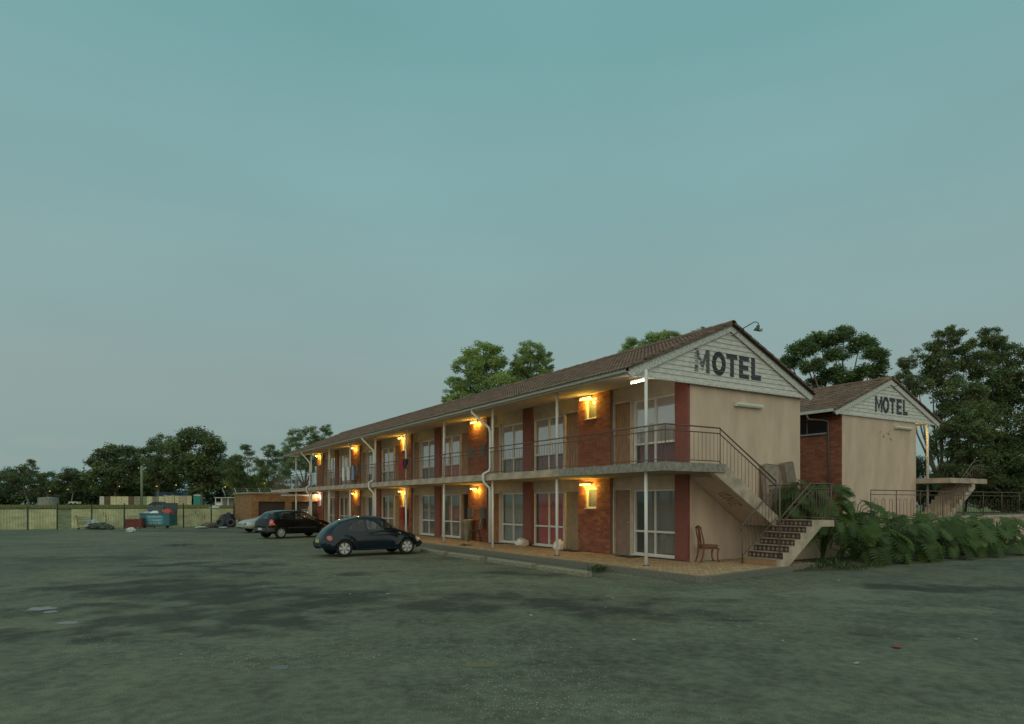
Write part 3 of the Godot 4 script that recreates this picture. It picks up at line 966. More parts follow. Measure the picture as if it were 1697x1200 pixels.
# weatherboard gable with barge boards and painted letters
func gable(t: Node, xl: float, xr: float, xm: float, yb: float, ya: float, z: float, cols: Array, ly: float, lh: float, worn: bool) -> void:
	var q := holder(t, "gable")
	var tri := PackedVector2Array([Vector2(xl + 0.15, yb), Vector2(xr - 0.15, yb), Vector2(xm, ya - 0.08)])
	var back := Geo.new()
	back.prism(tri, Transform3D(Basis(), Vector3(0, 0, z)), -0.05, -0.022)
	part(q, "backing", back.mesh(), mat("mortar"))
	var exposure := 0.135
	var rows := int(ceil((ya - yb) / exposure))
	var strips := []
	for r in rows:
		var a := yb + r * exposure
		var b := a + exposure
		var rect := PackedVector2Array([Vector2(xl - 1, a), Vector2(xr + 1, a), Vector2(xr + 1, b), Vector2(xl - 1, b)])
		for piece in Geometry2D.intersect_polygons(rect, tri):
			var g := Geo.new()
			# tilted board: proud at the foot, tucked under the next one at the head
			var tilt := Basis(Vector3(1, 0, 0), Vector3(0, cos(0.15), -sin(0.15)), Vector3(0, sin(0.15), cos(0.15)))
			var loc := PackedVector2Array()
			for p in piece:
				loc.append(Vector2(p.x, (p.y - a) * 1.006))
			var tr := Transform3D(tilt, Vector3(0, a, z + rnd(-0.001, 0.001)))
			g.prism(loc, tr, -0.016, 0.0)
			part(q, "board", g.mesh(), mat("board"))
			strips.append([a, b, tr])
	# letters, painted board by board
	for i in 5:
		var polys := letter(i)
		var g := Geo.new()
		var x0: float = cols[i][0]
		var w: float = cols[i][1]
		for strip in strips:
			var rect := PackedVector2Array([Vector2(xl, strip[0] + 0.004), Vector2(xr, strip[0] + 0.004), Vector2(xr, strip[1] - 0.002), Vector2(xl, strip[1] - 0.002)])
			for poly in polys:
				var world := PackedVector2Array()
				for p in poly:
					world.append(Vector2(x0 + p.x * w, ly + p.y * lh))
				var pieces := Geometry2D.intersect_polygons(rect, world)
				if worn and i == 0:   # the first letter has flaked off along its left stem
					for k in 16:
						var fx := x0 + w * pow(rng.randf(), 1.7) * 0.62
						var fy := rnd(strip[0], strip[1])
						var fl := PackedVector2Array()
						for e in 7:
							fl.append(Vector2(fx + cos(TAU * e / 7) * rnd(0.012, 0.07), fy + sin(TAU * e / 7) * rnd(0.006, 0.022)))
						var next: Array[PackedVector2Array] = []
						for pc in pieces:
							for rem in Geometry2D.clip_polygons(pc, fl):
								if not Geometry2D.is_polygon_clockwise(rem):
									next.append(rem)
						pieces = next
				for pc in pieces:
					var loc := PackedVector2Array()
					for p in pc:
						loc.append(Vector2(p.x, (p.y - strip[0]) * 1.006))
					if absf(area_of(loc)) > 0.00005:
						g.prism(loc, strip[2], 0.0, 0.0022)
		part(q, "letter", g.mesh(), mat("letter_black") if i == 1 else mat("letter_faded") if (i == 0 and worn) else mat("letter_dark"))
	# barge boards and bottom trim
	for side in 2:
		var e := Vector2(xl, yb) if side == 0 else Vector2(xr, yb)
		var m := Vector2(xm, ya)
		var d := (m - e).normalized()
		var g := Geo.new()
		g.prism(PackedVector2Array([e + Vector2(0.06 if side == 0 else -0.06, -0.10), e + Vector2(-0.05 if side == 0 else 0.05, -0.02), e + Vector2(-0.05 if side == 0 else 0.05, 0.12), m + Vector2(0, 0.09), m + Vector2(0, -0.19)]), Transform3D(Basis(), Vector3(0, 0, z)), 0.02, 0.05)
		part(q, "barge_board", g.mesh(), mat("barge"))
		g = Geo.new()
		g.prism(PackedVector2Array([e + Vector2(0, -0.05), e + Vector2(0, 0.1), m + Vector2(0, 0.05), m + Vector2(0, -0.1)]), Transform3D(Basis(), Vector3(0, 0, z)), -0.06, -0.051)
		part(q, "lining", g.mesh(), mat("white_paint"))
	bar(q, "bottom_trim", Vector3(xl + 0.06, yb - 0.05, z - 0.05), Vector3(xr - 0.06, yb - 0.001, z + 0.012), mat("barge"))

func area_of(p: PackedVector2Array) -> float:
	var s := 0.0
	for i in p.size():
		s += p[i].cross(p[(i + 1) % p.size()])
	return s / 2

func letter(i: int) -> Array:
	var P := func(a): 
		var o := PackedVector2Array()
		for k in range(0, a.size(), 2):
			o.append(Vector2(a[k], a[k + 1]))
		return o
	match i:
		0:
			return [P.call([0, 0, 0.25, 0, 0.25, 0.6, 0.5, 0.1, 0.54, 0.1, 0.75, 0.6, 0.75, 0, 1, 0, 1, 1, 0.76, 1, 0.5, 0.46, 0.24, 1, 0, 1])]
		1:
			var out := []
			for h in 2:   # two halves, so that the ring has no hole
				var o := PackedVector2Array()
				for k in 13:
					var a := PI * k / 12 - PI / 2 + PI * h
					o.append(Vector2(0.5 + 0.5 * cos(a), 0.5 + 0.53 * sin(a)))
				for k in 13:
					var a := PI * (12 - k) / 12 - PI / 2 + PI * h
					o.append(Vector2(0.5 + 0.21 * cos(a), 0.5 + 0.27 * sin(a)))
				out.append(o)
			return out
		2:
			return [P.call([0.34, 0, 0.69, 0, 0.69, 0.77, 1, 0.77, 1, 1, 0, 1, 0, 0.77, 0.34, 0.77])]
		3:
			return [P.call([0, 0, 1, 0, 1, 0.21, 0.4, 0.21, 0.4, 0.38, 0.92, 0.38, 0.92, 0.6, 0.4, 0.6, 0.4, 0.78, 1, 0.78, 1, 1, 0, 1])]
	return [P.call([0, 0, 1, 0, 1, 0.25, 0.4, 0.25, 0.4, 1, 0, 1])]

func sweep(parent: Node, called: String, pts: Array, r: float, m: Material, sides := 6) -> void:
	var g := Geo.new()
	g.tube(pts, r, sides)
	part(parent, called, g.mesh(true), m)

func railings(t: Node) -> void:
	var rm := mat("rail_paint")
	var q := holder(t, "railing")
	var x := 11.9
	var y := S1
	var ze := -54.6
	# along the walkway and round the near corner to the stair head
	sweep(q, "rail", [Vector3(x, y + 0.93, ze), Vector3(x, y + 0.93, -12.06), Vector3(13.85, y + 0.93, -12.06)], 0.02, rm)
	sweep(q, "rail", [Vector3(x, y + 0.79, ze), Vector3(x, y + 0.79, -12.06), Vector3(13.85, y + 0.79, -12.06)], 0.015, rm)
	sweep(q, "rail", [Vector3(x, y + 0.07, ze), Vector3(x, y + 0.07, -12.06), Vector3(13.85, y + 0.07, -12.06)], 0.013, rm)
	var bal := Geo.new()
	bal.tube([Vector3(0, 0.07, 0), Vector3(0, 0.79, 0)], 0.0075, 4)
	var bm := bal.mesh()
	var n := 0
	var z := -12.2
	while z > ze:
		part(q, "baluster", bm, rm, Vector3(x, y, z))
		z -= 0.145
		n += 1
	for i in 13:
		part(q, "baluster", bm, rm, Vector3(12.02 + i * 0.145, y, -12.06))
	var stud := Geo.new()
	stud.tube([Vector3(0, 0.0, 0), Vector3(0, 0.93, 0)], 0.014, 6)
	var sm := stud.mesh()
	z = -12.06
	while z > ze:
		part(q, "stanchion", sm, rm, Vector3(x, y, z))
		z -= 1.95
	part(q, "stanchion", sm, rm, Vector3(13.85, y, -12.06))

# ---------------------------------------------------------------- second block, mirrored, behind
func rear_motel() -> void:
	var t := thing("motel_building", "farther motel block with smaller weatherboard gable behind the leafy bed", "building")
	var xl := 23.4
	var xr := 28.5
	var zc := -14.7
	var ze := -44.0
	bar(t, "end_wall", Vector3(xl + 0.02, 0.0, zc - 0.2), Vector3(xr, 5.2, zc), mat("beige"))
	brick_rest = Geo.new()
	brick_rest.tinted = true
	bar(t, "side_wall", Vector3(xl, 0.0, ze), Vector3(xl + 0.2, 5.12, zc - 0.003), mat("mortar"))
	brick_count = 0
	# bricks on the long side that shows between the blocks; a shallow strip window high up
	brick_face(t, Vector3(xl - 0.01, 1.2, zc - 0.01), Vector3(0, 0, -1), Vector3(-1, 0, 0), 3.4, 3.9, [[0.55, 2.2, 3.15, 3.75]], 300)
	part(t, "brickwork", brick_rest.mesh(), mat("brickwork")).set_meta("kind", "stuff")
	var w := holder(t, "strip_window")
	bar(w, "pane", Vector3(xl - 0.03, 4.4, zc - 2.2), Vector3(xl - 0.024, 4.92, zc - 0.6), mat("glass_dark", 0.03, 0.028, 0.028, 0.1, {}))
	bar(w, "frame", Vector3(xl - 0.05, 4.92, zc - 2.25), Vector3(xl - 0.012, 4.96, zc - 0.55), mat("meter_grey"))
	bar(w, "mullion", Vector3(xl - 0.045, 4.4, zc - 1.42), Vector3(xl - 0.031, 4.92, zc - 1.38), mat("meter_grey"))
	bar(w, "sill", Vector3(xl - 0.1, 4.34, zc - 2.25), Vector3(xl - 0.012, 4.398, zc - 0.55), mat("galvanised"))
	bar(t, "far_wall", Vector3(xr - 0.2, 0.0, ze), Vector3(xr - 0.003, 5.12, zc - 0.2), mat("brick1"))
	bar(t, "end_wall", Vector3(xl + 0.02, 0.0, ze - 0.2), Vector3(xr, 5.2, ze - 0.003), mat("beige"))
	bar(t, "walkway_slab", Vector3(xr + 0.001, 2.55, ze), Vector3(xr + 1.45, 2.75, zc + 1.3), mat("slab_paint"))
	bar(t, "landing_slab", Vector3(xr + 1.452, 2.553, zc + 0.1), Vector3(31.5, 2.748, zc + 1.3), mat("slab_paint"))
	bar(t, "soffit", Vector3(xr + 0.001, 5.06, ze), Vector3(30.0, 5.1, zc - 0.05), mat("soffit"))
	roof(t, Vector3(26.5, 6.62, 0), 22.78, 5.12, 30.2, ze - 0.2, zc + 0.14, 120)
	gable(t, 22.86, 30.12, 26.5, 5.06, 6.58, zc + 0.06, [[25.46, 0.52], [25.98, 0.46], [26.46, 0.42], [26.96, 0.4], [27.42, 0.36]], 5.26, 0.62, false)
	for z in [zc - 0.1, zc - 3.9, zc - 7.8]:
		sweep(t, "post", [Vector3(29.6, 0.0, z), Vector3(29.6, 2.55, z)], 0.05, mat("steel_white"), 8)
		sweep(t, "post", [Vector3(29.6, 2.75, z), Vector3(29.6, 5.07, z)], 0.05, mat("steel_white"), 8)
	bar(t, "gutter", Vector3(22.7, 5.08, ze), Vector3(22.82, 5.19, zc + 0.1), mat("gutter"))
	sweep(t, "downpipe", [Vector3(22.76, 5.1, zc - 1.0), Vector3(22.78, 4.9, zc - 0.95), Vector3(23.2, 4.86, zc - 0.62), Vector3(23.33, 4.8, zc - 0.5), Vector3(23.34, 1.2, zc - 0.45)], 0.04, mat("meter_grey"), 7)
	tube_fitting(t, Vector3(27.45, 4.75, zc), 1.2)
	# flaked marks on the plaster
	for q in [[1458, 716], [1464, 722], [1470, 719], [1474, 717], [1476, 729]]:
		var fx := on_z(q[0], zc)
		var fy: float = height_at(q[1], fx * sin(A) - zc * cos(A))
		var pts := []
		for e in 4:
			pts.append(Vector3(fx + rnd(-0.09, 0.09), fy + rnd(-0.09, 0.09), zc + 0.002))
		sweep(t, "crack", pts, 0.009, mat("crack", 0.16, 0.11, 0.08, 0.9, {}), 4)
	arm_light(t, Vector3(26.6, 6.3, zc + 0.1), Vector3(0.2, 0.14, 0.95), 1.0)
	lamp_bar(t, Vector3(28.72, 4.98, zc - 0.55), true, Vector3(0, 0, 1), 0.35)
	# brick screen wall on the walkway
	bar(t, "screen_wall", Vector3(29.0, 2.751, zc - 1.25), Vector3(29.6, 3.75, zc - 1.05), mat("brick1"))
	# concrete stair that comes down from the landing towards the near block
	var g := Geo.new()
	var poly := PackedVector2Array()
	for i in 8:
		poly.append(Vector2(30.6 - i * 0.26, 2.55 - i * 0.165))
		poly.append(Vector2(30.6 - (i + 1) * 0.26, 2.55 - i * 0.165))
	poly.append(Vector2(28.52, 1.05))
	poly.append(Vector2(30.6, 2.35))
	var rv := PackedVector2Array()
	for p in poly:
		rv.append(Vector2(30.2 - (p.x - 30.6) - 0.4, p.y))
	g.prism(poly, Transform3D(Basis(), Vector3.ZERO), zc + 0.2, zc + 1.25)
	part(t, "stair_flight", g.mesh(), mat("slab_paint"))
	var rm := mat("rail_paint")
	var rl := holder(t, "railing")
	sweep(rl, "rail", [Vector3(28.6, 2.1, zc + 1.24), Vector3(30.5, 3.45, zc + 1.24), Vector3(31.45, 3.55, zc + 1.24)], 0.018, rm)
	sweep(rl, "rail", [Vector3(28.6, 1.9, zc + 1.24), Vector3(30.5, 3.25, zc + 1.24), Vector3(31.45, 3.35, zc + 1.24)], 0.014, rm)
	for i in 15:
		var x := 28.7 + i * 0.19
		var b: float = maxf(1.1, minf(2.75, 2.55 - (30.6 - x) * 0.63))
		sweep(rl, "baluster", [Vector3(x, b, zc + 1.24), Vector3(x, minf(b + 0.7, 3.35), zc + 1.24)], 0.008, rm, 4)

# ---------------------------------------------------------------- outside stair of the near block
func stairs() -> void:
	var t := motel_node
	var s := holder(t, "stair")
	var zu0 := -13.22
	var zu1 := -12.06
	var zl0 := -12.02
	var zl1 := -10.95
	var lx := 16.1
	var rx = 17.08
	var ly := 1.29
	# upper flight: sloping slab with a deep painted edge beam
	var g := Geo.new()
	g.prism(PackedVector2Array([Vector2(13.9, S1 - 0.002), Vector2(14.05, S1 - 0.002), Vector2(lx + 0.1, ly + 0.09), Vector2(lx + 0.1, ly - 0.13), Vector2(lx - 0.1, ly - 0.15), Vector2(13.62, 2.52), Vector2(13.62, S0 + 0.003), Vector2(13.9, S0 + 0.003)]), Transform3D(), zu1 - 0.16, zu1)
	part(s, "edge_beam", g.mesh(), mat("slab_paint"))
	g = Geo.new()
	g.prism(PackedVector2Array([Vector2(14.0, 2.60), Vector2(lx, ly - 0.02), Vector2(lx, ly - 0.14), Vector2(14.0, 2.45)]), Transform3D(), zu0, zu1 - 0.161)
	part(s, "flight_slab", g.mesh(), mat("soffit"))
	for i in 8:
		var x1 := 14.05 + i * 0.256
		var y1 := S1 - (i + 1) * 0.165
		bar(s, "step", Vector3(x1, y1 - 0.14, zu0 + 0.004), Vector3(x1 + 0.256, y1, zu1 - 0.162), mat("concrete"))
	# brown scrawl on the underside of the flight
	for stroke in [[0.10, 0.1, 0.0, 0.3, 0.22, 0.42, 0.12, 0.22, 0.26, 0.1, 0.1, 0.1], [0.36, 0.08, 0.34, 0.42, 0.5, 0.1, 0.5, 0.44], [0.78, 0.42, 0.62, 0.4, 0.62, 0.26, 0.74, 0.26, 0.62, 0.24, 0.64, 0.08, 0.82, 0.1]]:
		var pts := []
		for k in range(0, stroke.size(), 2):
			var f: float = 0.30 + stroke[k] * 0.36
			pts.append(Vector3(lerpf(14.0, lx, f), lerpf(2.45, ly - 0.14, f) - 0.004, zu1 - 0.75 + stroke[k + 1] * 1.1 - 0.15))
		sweep(s, "scrawl", pts, 0.019, mat("scrawl_brown", 0.33, 0.23, 0.17, 0.9, {}), 4)
	# lower flight: seven tiled risers
	var rise := (ly - F0) / 7.0
	var run := (lx - 14.66) / 6.0
	g = Geo.new()
	var poly := PackedVector2Array([Vector2(14.66, 0.0)])
	for i in 7:
		poly.append(Vector2(14.66 + i * run, F0 + rise * (i + 1)))
		if i == 0:
			poly[0] = Vector2(14.66, 0.02)
		if i < 6:
			poly.append(Vector2(14.66 + (i + 1) * run, F0 + rise * (i + 1)))
	poly.append(Vector2(rx, ly))
	poly.append(Vector2(rx, ly - 0.17))
	poly.append(Vector2(lx + 0.42, ly - 0.17))
	poly.append(Vector2(14.98, 0.02))
	g.prism(poly, Transform3D(), zl0, zl1)
	part(s, "lower_flight", g.mesh(), mat("slab_paint"))
	bar(s, "landing", Vector3(lx, ly - 0.17, zu0), Vector3(rx, ly - 0.002, zl0 - 0.002), mat("concrete"))
	# glazed tiles: dark squares with a paler diamond (the bottom riser: plain square tiles)
	var sq := Geo.new()
	sq.cbox(Vector3.ZERO, Vector3(0.01, 0.148, 0.129))
	var sqm := sq.mesh()
	var dia := Geo.new()
	dia.prism(PackedVector2Array([Vector2(0, -0.055), Vector2(0.05, 0), Vector2(0, 0.055), Vector2(-0.05, 0)]), Transform3D(Basis(Vector3(0, 0, 1), Vector3(0, 1, 0), Vector3(-1, 0, 0)), Vector3.ZERO), 0.005, 0.008)
	var dm := dia.mesh()
	var tile_dark := mat("tile_dark", 0.045, 0.032, 0.035, 0.35, {})
	for i in 7:
		for k in 8:
			var at := Vector3(14.66 + i * run - 0.006, F0 + rise * (i + 0.5), zl0 - 0.0 + 0.066 + k * 0.1335)
			var dark := i > 0
			var tl := part(s, "riser_tile", sqm, tile_dark if dark else mat("tile_ochre%d" % (k % 2), 0.30 + 0.05 * (k % 2), 0.19, 0.10, 0.4, {}), at)
			if dark:
				var hue := rng.randi_range(0, 2)
				part(s, "riser_inlay", dm, mat("inlay%d" % hue, [0.30, 0.24, 0.20][hue], [0.17, 0.16, 0.10][hue], [0.09, 0.11, 0.06][hue], 0.4, {}), at)
		var nose := Vector3(14.66 + i * run, F0 + rise * (i + 1), 0)
		bar(s, "tread_nosing", Vector3(nose.x - 0.028, nose.y + 0.001, zl0 + 0.004), Vector3(nose.x + (run if i < 6 else 0.3), nose.y + 0.016, zl1 - 0.01), mat("tread", 0.34, 0.29, 0.22, 0.8, {"tex": texs["stain"]}))
	# handrails
	var rm := mat("rail_paint")
	var q := holder(t, "stair_railing")
	var top := Vector3(13.85, S1, zu1 - 0.02)
	var bot := Vector3(lx + 0.03, ly + 0.1, zu1 - 0.02)
	sweep(q, "rail", [top + Vector3(0, 0.93, 0), bot + Vector3(0, 0.98, 0)], 0.02, rm)
	sweep(q, "rail", [top + Vector3(0, 0.79, 0), bot + Vector3(0, 0.84, 0)], 0.016, rm)
	sweep(q, "rail", [top + Vector3(0, 0.04, 0), bot + Vector3(0, 0.08, 0)], 0.014, rm)
	for i in range(1, 16):
		var f := i / 16.0
		var p = top.lerp(bot, f)
		sweep(q, "baluster", [p + Vector3(0, 0.05, 0), p + Vector3(0, 0.8, 0)], 0.0078, rm, 4)
	sweep(q, "newel", [bot + Vector3(0, -0.1, 0), bot + Vector3(0, 1.0, 0)], 0.022, rm)
	# lower flight: tall newel on the near side at the foot, double rail up to the landing
	var nb := Vector3(14.74, F0 + 0.17, zl1 - 0.05)
	var nt := Vector3(lx, ly, zl1 - 0.05)
	sweep(q, "newel", [nb + Vector3(0.1, -0.05, 0), nb + Vector3(0.1, 2.05, 0)], 0.02, rm)
	sweep(q, "rail", [nb + Vector3(0, 0.95, 0), nt + Vector3(0, 0.98, 0), Vector3(rx - 0.06, ly + 0.98, zl1 - 0.05), Vector3(rx - 0.06, ly + 0.98, zu0 + 0.1)], 0.02, rm)
	sweep(q, "rail", [nb + Vector3(0.1, 0.86, 0), nt + Vector3(0.05, 0.84, 0), Vector3(rx - 0.06, ly + 0.84, zl1 - 0.05), Vector3(rx - 0.06, ly + 0.84, zu0 + 0.1)], 0.016, rm)
	sweep(q, "rail", [nt + Vector3(0.05, 0.07, 0), Vector3(rx - 0.06, ly + 0.07, zl1 - 0.05), Vector3(rx - 0.06, ly + 0.07, zu0 + 0.1)], 0.014, rm)
	for i in 9:
		var x := lx + 0.06 + i * 0.105
		sweep(q, "baluster", [Vector3(x, ly + 0.07, zl1 - 0.05), Vector3(x, ly + 0.84, zl1 - 0.05)], 0.0075, rm, 4)
	for i in 19:
		var z := zl1 - 0.17 - i * 0.108
		sweep(q, "baluster", [Vector3(rx - 0.06, ly + 0.07, z), Vector3(rx - 0.06, ly + 0.84, z)], 0.0075, rm, 4)
	sweep(q, "stanchion", [Vector3(rx - 0.06, ly, zl1 - 0.05), Vector3(rx - 0.06, ly + 1.0, zl1 - 0.05)], 0.018, rm)
	# far side of the lower flight, with a low post at its foot
	var fb := Vector3(14.62, F0, zl0 + 0.03)
	var ft := Vector3(lx, ly, zl0 + 0.03)
	sweep(q, "rail", [fb + Vector3(-0.04, 0.85, 0), fb + Vector3(0.0, 1.02, 0), ft + Vector3(0, 0.98, 0)], 0.02, rm)
	sweep(q, "rail", [fb + Vector3(0, 0.2, 0), ft + Vector3(0, 0.1, 0)], 0.012, rm)
	sweep(q, "newel", [fb, fb + Vector3(0, 1.0, 0)], 0.018, rm)
	for i in range(1, 11):
		var f := i / 11.0
		var p = fb.lerp(ft, f)
		sweep(q, "baluster", [p + Vector3(0, 0.2 - 0.1 * f, 0), p + Vector3(0, 1.0, 0)], 0.0075, rm, 4)

# ---------------------------------------------------------------- veranda paving, terrace
func terrace() -> void:
	var v := Node3D.new()
	v.name = "veranda_pavement"
	v.set_meta("kind", "structure")
	add_child(v)
	var outline := PackedVector2Array([Vector2(11.3, -50.2), Vector2(XW - 0.1, -50.2), Vector2(XW - 0.1, ZC), Vector2(16.6, ZC), Vector2(16.6, -11.0), Vector2(14.75, -10.86), Vector2(11.6, -10.32), Vector2(11.3, -10.5)])
	var g := Geo.new()
	var down := Transform3D(Basis(Vector3(1, 0, 0), Vector3(0, 0, 1), Vector3(0, -1, 0)), Vector3.ZERO)   # polygon (x, z) laid flat
	g.prism(outline, down, -F0 + 0.012, 0.12)
	part(v, "kerb_slab", g.mesh(), mat("kerb"))
	var inner: PackedVector2Array = Geometry2D.offset_polygon(outline, -0.13)[0]
	var rest := Geo.new()
	rest.tinted = true
	var list := []
	var ux := Vector2(-1, 1).normalized()
	var uy := Vector2(1, 1).normalized()
	var o := Vector2(12.5, -12.0)
	var bb := Rect2(inner[0], Vector2.ZERO)
	for p in inner:
		bb = bb.expand(p)
	for r in range(-330, 330):
		for k in range(-170, 170):
			var c := o + uy * (r * 0.118) + ux * (k * 0.235 + 0.1175 * (r % 2))
			if not bb.grow(0.2).has_point(c):
				continue
			var hw := ux * 0.1145
			var hh := uy * 0.056
			var quad := PackedVector2Array([c - hw - hh, c + hw - hh, c + hw + hh, c - hw + hh])
			var inside := true
			for p in quad:
				if not Geometry2D.is_point_in_polygon(p, inner):
					inside = false
			if inside:
				list.append([c.length(), quad])
			else:
				for piece in Geometry2D.intersect_polygons(quad, inner):
					if absf(area_of(piece)) > 0.002:
						list.append([c.length(), piece])
	list.sort_custom(func(a, b): return a[0] < b[0])
	for i in list.size():
		var dy := rnd(-0.003, 0.003)
		if i < 300:
			g = Geo.new()
			g.prism(list[i][1], down, -F0 - dy, -F0 + 0.03)
			part(v, "paver", g.mesh(), mat("paver%d" % rng.randi_range(0, 3)))
		else:
			var k = rnd(0.8, 1.12)
			rest.tint = Color(0.52 * k, 0.34 * k, 0.185 * k)
			rest.prism(list[i][1], down, -F0 - dy, -F0 + 0.02)
	part(v, "paver_field", rest.mesh(), mat("paverwork")).set_meta("kind", "stuff")
	# low raised bed and terrace wall to the right of the stair
	g = Geo.new()
	g.prism(PackedVector2Array([Vector2(17.2, -13.3), Vector2(46, -13.3), Vector2(46, -60), Vector2(19.4, -60), Vector2(19.4, -14.2), Vector2(17.2, -14.2)]), down, -1.22, 0.1)
	structure("terrace", g.mesh(), mat("terrace_ground", 0.14, 0.13, 0.08, 0.95, {"tex": texs["patchy"], "scale": Vector3.ONE * 0.3}))
	var w := thing("terrace_wall", "low beige rendered retaining wall behind the large-leaved plants", "wall")
	bar(w, "wall", Vector3(17.3, -0.05, -13.28), Vector3(46, 1.16, -13.08), mat("beige"))
	bar(w, "coping", Vector3(17.25, 1.162, -13.33), Vector3(46, 1.26, -13.03), mat("slab_paint"))
	var f := thing("terrace_railing", "brown metal railing with hooped uprights on the terrace wall", "railing")
	var rm := mat("rail_paint")
	var z := -13.15
	sweep(f, "rail", [Vector3(22.6, 2.2, z), Vector3(34, 2.2, z)], 0.018, rm)
	sweep(f, "rail", [Vector3(22.6, 2.05, z), Vector3(34, 2.05, z)], 0.014, rm)
	for i in 8:
		sweep(f, "post", [Vector3(22.6 + i * 1.6, 1.26, z), Vector3(22.6 + i * 1.6, 2.2, z)], 0.018, rm)
	for i in 24:
		var x := 22.9 + i * 0.47
		sweep(f, "hoop", [Vector3(x - 0.1, 1.26, z), Vector3(x - 0.1, 1.82, z), Vector3(x - 0.06, 1.9, z), Vector3(x + 0.06, 1.9, z), Vector3(x + 0.1, 1.82, z), Vector3(x + 0.1, 1.26, z)], 0.008, rm, 4)
	# soil bed and tufts at its edge
	g = Geo.new()
	g.prism(PackedVector2Array([Vector2(15.6, -12.9), Vector2(46, -13.06), Vector2(46, -10.0), Vector2(24, -10.3), Vector2(19, -10.75), Vector2(16.6, -10.55), Vector2(15.2, -10.9)]), down, -0.03, 0.1)
	structure("garden_bed", g.mesh(), mat("soil", 0.085, 0.075, 0.045, 0.95, {"tex": texs["patchy"], "scale": Vector3.ONE * 0.7, "bump": 0.5}))

# ---------------------------------------------------------------- garage at the far end
func garage() -> void:
	var t := thing("garage", "flat-roofed orange brick garage with dark roller doors beyond the parked cars", "garage")
	var x0 := 9.3
	var z0 := -49.4
	var z1 := -55.9
	var xr := 19.0
	brick_rest = Geo.new()
	brick_rest.tinted = true
	bar(t, "side_wall", Vector3(x0, -0.05, z1), Vector3(x0 + 0.2, 2.42, z0), mat("garage_brick", 0.40, 0.22, 0.10, 0.9, {"tex": texs["peel"], "scale": Vector3.ONE * 0.6}))
	bar(t, "back_wall", Vector3(x0 + 0.2, -0.05, z1), Vector3(xr, 2.42, z1 + 0.2), mat("garage_brick"))
	for q in [[x0 + 0.2, 9.78, 0.0, 2.42], [11.6, 12.05, 0.0, 2.42], [9.78, 11.6, 1.86, 2.42], [12.05, 15.4, 1.86, 2.42], [15.4, xr, 0.0, 2.42]]:
		bar(t, "front_wall", Vector3(q[0], q[2] - 0.05 if q[2] == 0.0 else q[2], z0 - 0.2), Vector3(q[1], q[3], z0), mat("garage_brick"))
	# brick courses as raised pieces, front and side
	for face in [[Vector3(x0 - 0.004, 0, z1), Vector3(0, 0, 1), Vector3(-1, 0, 0), 6.5, []], [Vector3(x0, 0, z0 + 0.004), Vector3(1, 0, 0), Vector3(0, 0, 1), 6.1, [[0.48, 2.3, 0, 1.86], [2.75, 6.1, 0, 1.86]]]]:
		var from := brick_rest.c.size()
		brick_face(t, face[0], face[1], face[2], face[3], 2.4, face[4], -1)
		for i in range(from, brick_rest.c.size()):
			var k = brick_rest.c[i].r / 0.40
			brick_rest.c[i] = Color(0.42 * k, 0.235 * k, 0.105 * k)
	part(t, "brickwork", brick_rest.mesh(), mat("brickwork")).set_meta("kind", "stuff")
	bar(t, "roof", Vector3(x0 - 0.12, 2.421, z1 - 0.1), Vector3(11.8, 2.53, z0 + 0.12), mat("roof_edge", 0.36, 0.37, 0.30, 0.8, {"tex": texs["stain"]}))
	bar(t, "roof", Vector3(14.002, 2.421, z1 - 0.1), Vector3(xr, 2.53, z0 - 0.3), mat("roof_edge"))
	for q in [[9.78, 11.6], [12.05, 15.4]]:
		var d := holder(t, "roller_door")
		for i in 14:
			bar(d, "slat", Vector3(q[0], i * 0.133, z0 - 0.17), Vector3(q[1], i * 0.133 + 0.126, z0 - 0.15), mat("roller", 0.045, 0.035, 0.028, 0.6, {}))
		bar(d, "curtain_backing", Vector3(q[0], 0.0, z0 - 0.185), Vector3(q[1], 1.86, z0 - 0.171), mat("dark_metal"))
	# white sign strip over the second door
	bar(t, "sign_board", Vector3(11.3, 2.26, z0 + 0.02), Vector3(13.4, 2.37, z0 + 0.05), mat("white_paint"))

